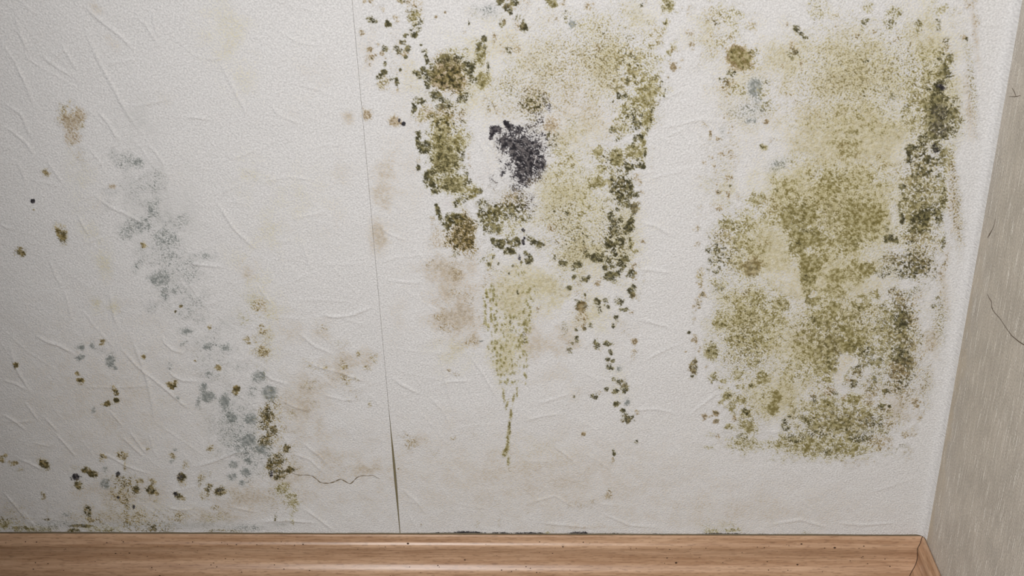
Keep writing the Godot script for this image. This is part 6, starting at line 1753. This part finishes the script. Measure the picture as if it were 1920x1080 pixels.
	growth("mold_patch", "dark green speckled mould stripe near the room corner, in its middle stretch", "mold", "", [
		"mottle", [477.3, 352.7, 66.3, 26.2, 81, 0.74],
		"dark", [472.7, 397.2, 31.2, 25.7, 62, 0.45],
		"dark spots", [474.9, 397.2, 29.9, 23.4, 68, 0.75,  479.9, 350.2, 36, 24.2, 75, 0.83,  480.6, 303.8, 28.6, 22.7, 16, 0.75],
		"dark", [477.3, 352.7, 43.6, 26.8, 77, 0.45,  480.3, 306.4, 30, 25.6, 27, 0.45],
		"olive", [476.6, 357.8, 80.9, 32.9, 81, 0.8],
		"specks", [478.7, 342.6, 77.2, 32.6, 81, 0.66],
		"brown", [486, 332.3, 71.7, 29.3, 81, 0.32],
		"dark", [462.4, 410.8, 8.5, 6.5, 70, 0.85,  484, 412.4, 9.2, 7.8, 55, 1],
		"black", [484.1, 411.4, 6.5, 5.1, 66, 0.6],
		"dark", [491.9, 403.7, 12.5, 9, 72, 0.75],
		"olive", [494.1, 403.7, 16.3, 11.3, 73, 0.69],
		"dark", [477.4, 402, 6.4, 5.3, 25, 0.8,  470.5, 414, 8.2, 5.4, 7, 0.7,  463.3, 401.2, 6.8, 4, 78, 0.8,  478.1, 390.3, 6.4, 5.4, 57, 0.9,  492.6, 386.3, 8.1, 6, 70, 0.75],
		"olive", [495.1, 387.2, 11.7, 7.3, 76, 0.69],
		"dark", [470, 387.5, 5.9, 4.9, 58, 0.8,  460.4, 377.8, 5.5, 4.8, 40, 0.9,  474.2, 375.7, 9.9, 8.6, 38, 0.7,  483.9, 377.5, 9.5, 7.9, 58, 0.5],
		"olive", [495.7, 367.5, 20.2, 6.9, 81, 0.92],
		"dark", [495.8, 366.5, 16.2, 5.7, 81, 0.6,  465.2, 368.9, 7.4, 5.6, 12, 0.6,  485.1, 355.7, 13.7, 9.2, 8, 0.85,  480.3, 347.7, 13.8, 9.2, 8, 0.9,  474.1, 342.6, 7.5, 5.8, 13, 0.7,  463.9, 346.8, 11.9, 4.1, 75, 0.95,  460.4, 356.9, 9.3, 2.1, 82, 0.8,  495.5, 346.5, 11.8, 6.2, 79, 0.75,  490.7, 355.1, 11.8, 8.2, 74, 0.6,  475.1, 362.8, 11.6, 6.8, 5, 0.5],
		"olive", [476.9, 382.5, 35.5, 25.9, 72, 0.4],
		"brown", [471.8, 387.5, 34.5, 25.2, 72, 0.3],
		"dark", [476.7, 333.4, 15.9, 8.2, 4, 0.6],
		"brown", [478.6, 329.3, 16, 7.1, 3, 0.5],
		"dark", [455.3, 327.5, 7.4, 6.2, 63, 0.95,  451.9, 329, 3.9, 3.4, 34, 0.8,  461.8, 327.4, 5.4, 3.1, 79, 0.9,  451.7, 337.8, 6.5, 3.1, 81, 0.8,  473.7, 324.7, 5.4, 3.5, 7, 0.7,  503.2, 324.4, 14.1, 3.2, 88, 0.65],
		"brown", [507.1, 316.6, 17.8, 5.4, 88, 0.5],
		"olive", [499.8, 332.2, 24, 4.9, 89, 0.46],
		"brown", [500.9, 387.1, 34.5, 6, 76, 0.45,  507.7, 347.4, 23.9, 6.1, 76, 0.4],
		"dark", [483.9, 303.8, 21.8, 16.7, 13, 0.5,  482.4, 301.1, 11.9, 8.4, 9, 0.7,  491.9, 306.3, 9.2, 7.9, 41, 0.5],
		"brown", [482.9, 303.8, 21.8, 16.7, 13, 0.45],
		"dark", [460, 308.2, 16.4, 13.1, 15, 0.6],
		"brown", [461.3, 309.2, 16.4, 13, 15, 0.45],
		"dark", [452.2, 295, 14.1, 9.7, 7, 0.6,  474.8, 294.8, 15.2, 9.7, 6, 0.6,  505.7, 300.9, 10.4, 3.4, -81, 0.5],
		"brown", [506.1, 298.3, 14.2, 5, -87, 0.6],
		"dark", [496.4, 314.1, 12.2, 7.3, 77, 0.3,  494.1, 290.4, 14.4, 11.9, 21, 0.35],
		"bare", [456.4, 351.9, 18.5, 4, 77, 1.3],
		"specks", [507.7, 362.4, 71.6, 7.9, 76, 0.66],
		"brown", [509.8, 342.3, 53.9, 7.2, 76, 0.4],
	])
	growth("mold_patch", "dense yellow-olive mould field spreading over the middle of the mouldiest sheet", "mold", "", [
		"mottle", [403.1, 353.5, 73.9, 65.9, 51, 0.68,  387.6, 322.9, 42.1, 32.2, 76, 0.68],
		"olive", [411.8, 358.4, 78.2, 68.9, 30, 0.57],
		"specks", [403.1, 353.5, 83.1, 71.5, 64, 0.66],
		"olive", [410.7, 411.4, 23.5, 18.9, 14, 0.8],
		"brown", [411.1, 407.6, 20.8, 16.4, 12, 0.4],
		"dark", [407.5, 421, 10.2, 4.4, 2, 0.3],
		"olive", [418.3, 383.2, 36, 31, 61, 0.63],
		"brown", [400.1, 383.4, 47.2, 33.7, 7, 0.3],
		"olive", [396.8, 381, 34.5, 25.4, 8, 0.8,  371.2, 403.3, 21.4, 17, 11, 0.4,  363.2, 375.5, 27.1, 19.8, 7, 0.75],
		"dark", [355.5, 375, 6.3, 4.5, 6, 0.5,  372.2, 376.3, 6.9, 2.6, 84, 0.4],
		"olive", [376.9, 348.7, 40.1, 32.2, 74, 1.03,  428.9, 348.2, 42.6, 32, 74, 0.98],
		"dark", [410.7, 390.6, 4.5, 3.1, 78, 0.5,  415.5, 408.5, 4.6, 4, 59, 0.4],
		"olive", [439.9, 352.1, 18.2, 12.8, 76, 0.92,  390.1, 330.7, 25.5, 20.5, 12, 1.03],
		"dark", [375.3, 356.3, 23.5, 17.8, 77, 0.35],
		"olive", [419.6, 327.8, 33.1, 24.2, 8, 0.92],
		"dark", [424.6, 324.6, 13.5, 8.6, -22, 0.5,  382, 333.3, 18.3, 14.1, 9, 0.45],
		"olive", [377.1, 320.4, 19.5, 17.7, 40, 1.09],
		"dark", [375.3, 319.9, 13.7, 12.4, 51, 0.5,  390.2, 304.5, 18.6, 15.6, 15, 0.55],
		"olive", [390.2, 304.5, 21.7, 19.4, 30, 1.09,  388.2, 290.2, 15.5, 13.1, 69, 1.09],
		"dark", [388.2, 290.2, 12.5, 9.7, 76, 0.5],
		"olive", [414.1, 291.1, 15, 13.4, 33, 1.03,  427.7, 296.3, 25.7, 21.6, 66, 0.8,  439.1, 298.8, 13.1, 11.6, 50, 1.03],
		"dark", [439.9, 300.4, 8.7, 6, 7, 0.4],
		"olive", [406.7, 317.5, 33.3, 24.5, 8, 0.63,  338.7, 366.8, 16.4, 14, 14, 0.8,  347.9, 354.1, 24.3, 21.4, 67, 0.69],
		"brown", [347.3, 361.6, 16, 13.7, 15, 0.4],
		"olive", [440.3, 387.9, 29.3, 20.9, 75, 0.57],
		"brown", [443.6, 397.5, 22.6, 15.2, 77, 0.35],
		"olive", [411, 274.9, 33.8, 19.1, 3, 0.8,  350.2, 384, 10.8, 8.1, 7, 0.57],
		"brown", [425.1, 402.6, 20.9, 16.4, 13, 0.3],
		"dark", [441.6, 337.9, 11.9, 7.3, 79, 0.3],
	])
	growth("mold_patch", "brown-olive mould border of rosettes between the bare strip and the yellow-olive field", "mold", "", [
		"mottle", [322.1, 323.5, 47.1, 28, 84, 0.68],
		"olive", [327.4, 328.7, 55.3, 35.1, 83, 0.53],
		"specks", [317.8, 318.3, 63, 28.1, 86, 0.6],
		"dark", [312.5, 344.3, 12.8, 7.6, 3, 0.7],
		"olive", [312.5, 343.2, 14.3, 10.8, 6, 0.8],
		"brown", [312.3, 331.4, 14.5, 12.8, 72, 0.6],
		"dark", [309.8, 334, 9.6, 7.5, 81, 0.45],
		"olive", [325.8, 339, 19.2, 17.7, 35, 0.8],
		"dark", [321, 341.6, 9.7, 7.1, 5, 0.4],
		"olive", [331.5, 323.4, 22.2, 18.3, 10, 0.69],
		"dark", [304.8, 314.2, 12.1, 7, 85, 0.7],
		"olive", [304.9, 313.2, 16.2, 10, 85, 0.69],
		"dark", [299.8, 319.5, 6.1, 5.4, 74, 0.6,  306, 318.4, 4.3, 3.8, 73, 0.7,  299.5, 308, 4.9, 4.3, 75, 0.6],
		"brown", [291.8, 291, 14.9, 5.5, 87, 0.6],
		"olive", [291.8, 292, 11.4, 4.5, 87, 0.57],
		"dark", [305.8, 296.7, 4.4, 3.7, 9, 0.8],
		"olive", [310.2, 286.5, 13.5, 10.2, 5, 0.69],
		"dark", [308.2, 278.4, 8.9, 7.5, 9, 0.6],
		"olive", [346.6, 322.2, 14.9, 11, 80, 0.69],
		"brown", [346.3, 325.9, 8.9, 8.1, 35, 0.4,  295, 274.7, 6.7, 6.2, 22, 0.75],
		"dark", [294.5, 274.7, 3.8, 2.8, 84, 0.6],
		"brown", [290.7, 263.2, 8.3, 6.6, 82, 0.6],
		"dark", [291.1, 264.9, 3.8, 2.8, 84, 0.5],
		"brown", [288.4, 249.9, 12.8, 2.2, 87, 0.5],
		"dark", [284.3, 234.8, 2.6, 2.2, 79, 1],
		"brown", [290, 227.4, 6.6, 5.1, 83, 0.75,  295.4, 216, 5.3, 2.8, 86, 0.7,  282.7, 214.3, 2, 1.7, 80, 0.9,  289.1, 225.7, 15.7, 6.8, 87, 0.3,  313.7, 307.8, 20.8, 16.2, 81, 0.35],
		"olive", [315.1, 323.6, 30.9, 16.5, 85, 0.46],
		"bare", [313.4, 320.5, 4.2, 3.1, 5, 0.8,  311.6, 302.6, 4.3, 2.7, 3, 0.8],
		"dark spots", [308.7, 313.2, 31.7, 18.8, 85, 0.51],
	])
	growth("mold_patch", "olive-grey round mould stain within the lower yellow-olive field", "mold", "", [
		"olive", [337.8, 299.7, 20.2, 15.5, 80, 1.15],
		"brown", [337.8, 299.7, 18.5, 14, 80, 0.8],
		"dark", [337, 298.1, 16.1, 13, 78, 0.4],
		"grey", [337.8, 299.7, 14.8, 11.9, 78, 0.45],
	])
	growth("mold_patch", "lone upright olive mould tuft by the bare white strip, lower than all rosettes", "mold", "", [
		"dark", [290.4, 196.9, 13.4, 5.1, 87, 0.85],
		"brown", [289.9, 196.9, 14.8, 5.7, 87, 0.6],
		"dark", [289.8, 188.1, 2.9, 2.7, 0, 0.7],
		"brown", [290, 184, 5.8, 4.1, 3, 0.3,  302.2, 198.6, 2.9, 2.7, 20, 0.5],
	])
	growth("mold_patch", "lower olive mould field with ragged rosettes, beneath the olive-grey round stain", "mold", "", [
		"mottle", [339.7, 236.8, 73.4, 40.7, 84, 0.68,  340.6, 149.2, 36.6, 30.1, 78, 0.54],
		"olive", [339.7, 236.8, 93.3, 51.5, 84, 0.69],
		"specks", [338, 225.5, 85.5, 45.8, 85, 0.6],
		"olive", [340.2, 155.3, 47.2, 35.5, 81, 0.39],
		"specks", [343.9, 137, 37, 30.2, 78, 0.48],
		"olive", [345.8, 267.2, 22.2, 19, 73, 0.8,  328.9, 253.6, 22.4, 18.1, 79, 0.69,  309.6, 253.7, 19.7, 5.7, 87, 0.69,  312.5, 244.2, 10.8, 10.1, 0, 0.86],
		"dark", [313.6, 242, 5.1, 4.5, 14, 0.4],
		"olive", [325.5, 270.1, 22.8, 19.2, 11, 0.52],
		"brown", [332.3, 275.5, 7.9, 7.3, 0, 0.6],
		"dark", [333.2, 276.1, 5.7, 3.8, 83, 0.5],
		"olive", [306.8, 214.2, 17.7, 10.4, 85, 0.98],
		"dark", [307.7, 217.1, 13.2, 7.9, 85, 0.5],
		"olive", [323.4, 225.6, 17.7, 16, 68, 0.69],
		"dark", [319.1, 231.2, 6.5, 5, 81, 0.4],
		"olive", [348.6, 228.3, 24.3, 20.5, 75, 0.8],
		"dark", [347, 202.5, 8.3, 7.7, 0, 0.7],
		"olive", [344.5, 202.5, 11.8, 10.8, 23, 0.69,  355.7, 185, 18.1, 10.5, 84, 0.92],
		"dark", [355.2, 190.8, 9.5, 5.7, 83, 0.4,  309.4, 185.1, 8.2, 5.7, 84, 0.7],
		"olive", [309.7, 187.5, 11.1, 8.2, 83, 0.69,  318.5, 182.2, 6.3, 4.7, 82, 0.8,  316.4, 175.1, 5.3, 4.2, 6, 0.57,  331.5, 189.7, 11.3, 10.4, 62, 0.8,  334.8, 176.2, 7.1, 6.2, 14, 0.8,  346.3, 176.1, 8.4, 5.9, 82, 0.86],
		"dark", [345.7, 177.9, 4.8, 2.9, 84, 0.5],
		"olive", [324.4, 167.3, 10.8, 9.8, 18, 0.92],
		"dark", [325.9, 166.7, 5.2, 4.8, 18, 0.5],
		"olive", [317.4, 158.3, 6.4, 5.3, 79, 0.92,  337.4, 160.1, 10.8, 9.8, 20, 0.8,  328.2, 153.5, 10, 7.1, 83, 0.86,  342.3, 146.2, 12.2, 7.7, 84, 0.98],
		"dark", [341.8, 146.8, 7.7, 4.6, 84, 0.7],
		"brown", [331.1, 139.5, 5.7, 4.6, 79, 0.7,  314, 146.2, 5.7, 5.2, 68, 0.85],
		"dark", [314, 146.8, 3, 2.8, 0, 0.5],
		"brown", [303.1, 142, 5.6, 4.7, 81, 0.8,  310.2, 142, 4.2, 3.5, 80, 0.7,  314.5, 136.5, 5.9, 3.5, 2, 0.8],
		"dark", [315.5, 137.1, 2.9, 2.1, 4, 0.5],
		"olive", [329.2, 129.7, 7.5, 7, 0, 0.92],
		"dark", [328.7, 129.1, 4.3, 4, 0, 0.4],
		"olive", [345.5, 129.7, 15, 14, 0, 0.98,  359.2, 236.7, 40, 22.8, 83, 0.57,  361.9, 167.2, 21.3, 17.5, 76, 0.63,  363.3, 149.2, 15.7, 14.1, 21, 0.57,  354.7, 164.2, 10.7, 7, 3, 0.57,  309.2, 121.7, 12.1, 5.1, 1, 0.4,  345.8, 109.2, 30.3, 14.8, 1, 0.8],
		"dark", [340.1, 118.5, 9.4, 7.1, 5, 0.5],
		"olive", [310, 106.1, 8.5, 5.9, 3, 0.57],
		"brown", [317, 118.6, 4.7, 4.3, 14, 0.7],
		"dark spots", [337.3, 236.8, 73.4, 40.7, 84, 0.33],
	])
	growth("mold_patch", "dark olive mould thicket in the lower part of the mouldiest sheet", "mold", "", [
		"dark", [404.7, 242, 44.7, 31.9, 7, 0.45,  458.2, 196.2, 47.3, 33.3, 76, 0.5,  465.1, 136.8, 37.5, 30.4, 14, 0.42,  395.1, 130.8, 30, 27.4, 34, 0.34],
		"mottle", [421.4, 219.4, 75.7, 64.2, 67, 0.97,  429.9, 136.9, 70.8, 45, 4, 0.94],
		"dark spots", [431.2, 219.3, 69.6, 57.2, 70, 0.45,  435.6, 130.8, 65.8, 36.7, 3, 0.51],
		"dark", [443.9, 236.2, 50.1, 44.3, 49, 0.45],
		"olive", [416, 225.1, 80, 71.6, 52, 0.78],
		"specks", [426.3, 219.3, 81.2, 66.8, 70, 0.66],
		"olive", [434.3, 143, 80.5, 56.9, 6, 0.69],
		"specks", [429.9, 136.9, 70.8, 46.2, 5, 0.6],
		"olive", [427.9, 106, 72.3, 25.1, 1, 0.8,  366.7, 263.3, 17.1, 12.9, 7, 0.92],
		"dark", [370.2, 261.6, 11.1, 7.6, 5, 0.4],
		"olive", [363, 249.5, 16.1, 14.5, 62, 0.8,  393.5, 268.5, 17, 13.3, 75, 1.03],
		"dark", [390.1, 269.7, 16.4, 6.6, 84, 0.5],
		"olive", [413.3, 261.3, 11.8, 8.9, 76, 1.03],
		"dark", [412.4, 261.3, 7.6, 4.9, 80, 0.4],
		"olive", [406, 253.1, 17.4, 15.3, 24, 0.75],
		"dark", [400.7, 243.7, 14.5, 8.9, 4, 0.75],
		"olive", [400.7, 243.7, 17.2, 13.1, 8, 0.8],
		"dark", [394.5, 247.6, 6.9, 6.2, 33, 0.6],
		"olive", [402.5, 264.1, 28.8, 25.3, 23, 0.57,  429.5, 235.1, 17.6, 15.4, 27, 0.98],
		"dark", [429.1, 239.1, 10.1, 7.6, 9, 0.4],
		"olive", [438.2, 265.5, 19.3, 14.1, 8, 0.86],
		"dark", [434.2, 258.4, 11.1, 8.7, 12, 0.4],
		"olive", [449.4, 271.4, 11.8, 9.8, 66, 0.86],
		"dark", [458.1, 258.3, 10.1, 8.6, 22, 0.6,  458.5, 242.8, 13.9, 12.2, 36, 0.65],
		"brown", [459.1, 250, 22.2, 18.2, 67, 0.4],
		"dark", [465.9, 252.7, 11.4, 9.8, 27, 0.5],
		"olive", [436.7, 222.1, 17.7, 15.6, 28, 1.03],
		"dark", [438.5, 219.3, 12.5, 10.3, 15, 0.5,  448.7, 214.7, 13.5, 9.1, 6, 0.65,  467.3, 222, 14.5, 7.8, 3, 0.65,  463.1, 216.3, 8, 6.4, 15, 0.7],
		"olive", [454.8, 224.9, 23, 15.9, 7, 0.57],
		"dark", [458.7, 204.3, 15.8, 10.5, 6, 0.85],
		"olive", [458.9, 202, 13.9, 9.5, 6, 0.69],
		"dark", [449, 212.4, 9.7, 8.5, 50, 0.7],
		"olive", [413.7, 199.3, 20.6, 8.1, 83, 0.92],
		"dark", [415, 201, 13.4, 5, 83, 0.55],
		"olive", [406.9, 193.5, 12, 10.7, 29, 0.8],
		"dark", [404.2, 195.3, 7.1, 6.4, 39, 0.5],
		"olive", [415.2, 183.6, 7.3, 6.6, 41, 0.92],
		"brown", [420, 170, 9.2, 6.8, 7, 0.7],
		"dark", [424.2, 168.2, 4.7, 4, 20, 0.6,  405.8, 162.9, 5.6, 5, 60, 0.8],
		"brown", [405.7, 164.1, 6.3, 5.6, 62, 0.5,  433.6, 164, 4.3, 3.8, 50, 0.9],
		"olive", [439.9, 161, 13, 9.1, 6, 0.92],
		"dark", [439.9, 161, 6.9, 4.8, 6, 0.3,  443.1, 195.1, 7.1, 6.3, 40, 0.85],
		"brown", [443.7, 194, 8.4, 7.5, 47, 0.5],
		"dark", [440.4, 178.8, 6.5, 5.8, 37, 0.9],
		"brown", [440.3, 180, 9.3, 7.9, 20, 0.5,  435.1, 182.9, 3.6, 3.2, 41, 0.7],
		"dark", [459.7, 183.4, 6.1, 3.4, 80, 0.85,  471, 171, 5, 4.4, 53, 0.9],
		"brown", [458.4, 172.8, 13.9, 11.1, 70, 0.6],
		"dark", [457.6, 171.6, 9.7, 6.7, 77, 0.5,  458.9, 181.7, 9.5, 4.5, 81, 0.5],
		"brown", [459.9, 159.8, 14.6, 13, 44, 0.6],
		"dark", [470.7, 152.5, 6.4, 5.5, 60, 0.8],
		"olive", [385.3, 157, 10.9, 9.7, 24, 0.69],
		"brown", [383.7, 158.2, 7, 5.5, 9, 0.4],
		"olive", [417.8, 156.9, 10.2, 9.1, 56, 0.98],
		"dark", [417.8, 156.9, 6.4, 5.6, 62, 0.5],
		"olive", [411.1, 149.1, 10.3, 9.2, 57, 0.8],
		"dark", [402, 138.8, 16.3, 11.2, 5, 0.7],
		"olive", [404.4, 140, 20.3, 14.3, 5, 0.8],
		"dark", [404.7, 136.9, 8.7, 7.9, 54, 0.5,  381.3, 132.7, 12.8, 6.4, 84, 0.75,  383.2, 140, 6.3, 4, 82, 0.6,  428.1, 129.5, 10.8, 9.6, 29, 0.75],
		"olive", [428.1, 129.5, 14.6, 12.8, 22, 0.8],
		"dark", [460.1, 136.8, 16.8, 14.8, 32, 0.75],
		"brown", [460.1, 136.8, 20.8, 18.5, 43, 0.5],
		"dark", [468, 133.8, 11.5, 9.1, 71, 0.6],
		"olive", [456.5, 145.9, 14.5, 11.6, 71, 0.69],
		"brown", [480.5, 133.7, 13, 11, 20, 0.5],
		"dark", [458.9, 124.6, 11.8, 9.8, 15, 0.5,  428.2, 102.9, 23.6, 14.4, 3, 0.6],
		"olive", [397, 109.1, 48.3, 20.6, 1, 0.86],
		"dark", [391.2, 117.2, 14.1, 8.6, 3, 0.6],
		"olive", [448.3, 106, 36.2, 20.6, 3, 0.8],
		"dark", [454.7, 117.2, 15.2, 8.5, 3, 0.7,  411.2, 121.6, 14, 7.1, 2, 0.6],
		"brown", [473, 112.2, 20, 14.2, 7, 0.6],
		"dark", [477, 121.5, 7.1, 5.6, 13, 0.5],
		"brown", [497.2, 121.5, 7.2, 6.2, 26, 0.6],
		"olive", [388.1, 93.4, 42.5, 12, 0, 0.4],
		"brown", [450.2, 88.4, 35.4, 10.2, 1, 0.35],
		"olive", [389.3, 196.5, 35.1, 27.2, 8, 0.57,  380.5, 184.9, 29.9, 27.1, 28, 0.57,  387.8, 213.8, 23.2, 16.1, 5, 0.63],
		"dark", [365.1, 190.8, 5.8, 5.3, 26, 0.3],
		"olive", [374.1, 202.4, 23.5, 20.2, 15, 0.46],
		"bare", [429.6, 206.7, 8.4, 6.8, 13, 1.2,  436.8, 203.3, 7.1, 5.8, 70, 1.2,  429.8, 195.2, 9.3, 6.9, 82, 1.1,  426.5, 184.7, 10.4, 5.5, -88, 0.9,  431.3, 171.7, 7.5, 4.9, 32, 0.8,  446.3, 170.5, 6.5, 4.1, 5, 0.8,  452.3, 191.6, 7.3, 4.6, -87, 0.8,  448.8, 183.5, 4.7, 2.9, 79, 0.6,  458.6, 273.5, 11, 5.6, 80, 1.2,  476.2, 227.6, 7.6, 2.9, -11, 1.2,  465.9, 213.4, 14.3, 3.5, -30, 1.2,  456.7, 229.4, 5.8, 2.2, 2, 1,  435.7, 266.6, 3.4, 2.7, 13, 1,  394.5, 274, 4.7, 3.3, -38, 1],
	])
	growth("mold_patch", "smooth solid olive mould blob at the lower yellow-olive field's foot", "mold", "", [
		"olive", [369.5, 166, 10, 8.2, 76, 1.38,  368.1, 152.2, 12.6, 7.3, -86, 1.49],
		"dark", [368, 154, 10.9, 4.7, -84, 0.25],
	])
	growth("mold_patch", "brownish speckled mould stripe near the room corner, in its lowest stretch", "mold", "", [
		"mottle", [479, 224.7, 62.8, 26.8, 81, 0.74],
		"dark", [475.2, 236, 54.7, 27.3, 80, 0.45],
		"dark spots", [476.9, 241.6, 50.7, 25.6, 80, 0.68,  483.4, 190.3, 41.2, 21.3, 80, 0.63],
		"ochre", [481.9, 201.9, 45.5, 25.1, 79, 0.4],
		"olive", [474.2, 224.8, 77.5, 36.1, 81, 0.75],
		"specks", [481.2, 207.7, 75.3, 28.9, 81, 0.66],
		"brown", [484.6, 219, 72.5, 27.6, 81, 0.35],
		"dark", [468.3, 271.3, 14, 9.6, 76, 0.6],
		"brown", [469.3, 271.3, 15.3, 11.7, 71, 0.5],
		"dark", [478.5, 273.4, 9, 7.4, 65, 0.5,  474.5, 259.8, 13.4, 11.1, 19, 0.7],
		"brown", [476.8, 260.9, 19.1, 15.9, 21, 0.5],
		"dark", [476.3, 246, 15.6, 11.9, 72, 0.9,  471.4, 247.1, 9.5, 8.3, 46, 0.6],
		"brown", [486.7, 247, 15.6, 11.8, 71, 0.6],
		"dark", [486.3, 249.8, 12.9, 8.6, 76, 0.4,  486.5, 277.1, 6.4, 5.2, 64, 0.5],
		"brown", [487.6, 269, 12.7, 7.5, 78, 0.45],
		"dark", [502.8, 261.2, 4.2, 3.3, -23, 0.8,  505.1, 268.8, 6, 2.3, -82, 0.5],
		"brown", [508.1, 274.2, 10.9, 5, -89, 0.5],
		"dark", [495.9, 277, 8.8, 5.3, 77, 0.3,  485.2, 221.9, 11.4, 9.5, 21, 0.7],
		"brown", [486.6, 221.9, 13.7, 11.4, 21, 0.5],
		"dark", [482.1, 207.6, 15.5, 13.6, 43, 0.85,  475.2, 216.2, 9.4, 7.6, 68, 0.7],
		"brown", [476.8, 196.2, 11.7, 10.2, 32, 0.7],
		"dark", [478.6, 189.2, 13.9, 11.7, 22, 0.75],
		"brown", [479.6, 189.2, 17.3, 14.4, 19, 0.7],
		"dark", [490.3, 197.3, 9.4, 5.5, 78, 0.75],
		"brown", [489.2, 201.9, 17.4, 10, 79, 0.5],
		"dark", [495.9, 224.6, 11.8, 4.9, 81, 0.5],
		"brown", [496.7, 219, 26.4, 11, 81, 0.35,  506.3, 218.9, 9.3, 6.5, 74, 0.5,  509.1, 240.3, 18.1, 6.5, 81, 0.45],
		"dark", [471.6, 169.8, 5.3, 4.6, 28, 0.95,  484.4, 171, 11.1, 7.8, 75, 0.7],
		"brown", [486, 169.8, 15.3, 11.2, 74, 0.6,  471.5, 166.9, 11.1, 7.9, 76, 0.4,  473.3, 151.9, 13.8, 8.3, 4, 0.5],
		"dark", [477.1, 153.1, 2.4, 2, 23, 0.9,  470.1, 153.7, 4.2, 3.4, 70, 0.8],
		"brown", [501.1, 156.7, 8.6, 7.2, 61, 0.8],
		"dark", [499.7, 156.1, 4.9, 3.4, 75, 0.3],
		"brown", [507.5, 138.6, 6.4, 5, 69, 0.6,  507.5, 145.8, 14, 5.1, 81, 0.4,  489, 145.9, 14.2, 11.2, 70, 0.3],
		"dark", [489.4, 181.5, 8, 5.4, 7, 0.5],
		"brown", [474.2, 224.8, 26.7, 21.6, 67, 0.2,  504.3, 124.5, 10, 5.7, 79, 0.5,  506.2, 166.8, 9.7, 5.6, 78, 0.25,  500, 99.7, 17.6, 11.5, 77, 0.4],
		"dark", [494.1, 106, 7.6, 6.6, 49, 0.4],
		"specks", [510.6, 246.9, 50.4, 10.4, 82, 0.6,  507, 178.6, 41.5, 10.7, 82, 0.54],
		"brown", [502, 190.3, 40.5, 8.9, 82, 0.35],
	])


func paper_crack() -> PackedVector2Array:
	return PackedVector2Array([Vector2(-0.1045, 0.0765), Vector2(-0.1005, 0.0739), Vector2(-0.0952, 0.0726), Vector2(-0.0888, 0.0726), Vector2(-0.0835, 0.0713), Vector2(-0.0791, 0.0673), Vector2(-0.0757, 0.0634), Vector2(-0.0698, 0.0627), Vector2(-0.0644, 0.0634), Vector2(-0.0599, 0.0654), Vector2(-0.0554, 0.0674), Vector2(-0.0512, 0.0654), Vector2(-0.0487, 0.0634), Vector2(-0.0456, 0.0621), Vector2(-0.0421, 0.0654), Vector2(-0.0379, 0.0700), Vector2(-0.0324, 0.0720), Vector2(-0.0270, 0.0720), Vector2(-0.0227, 0.0727), Vector2(-0.0186, 0.0700), Vector2(-0.0155, 0.0681)])
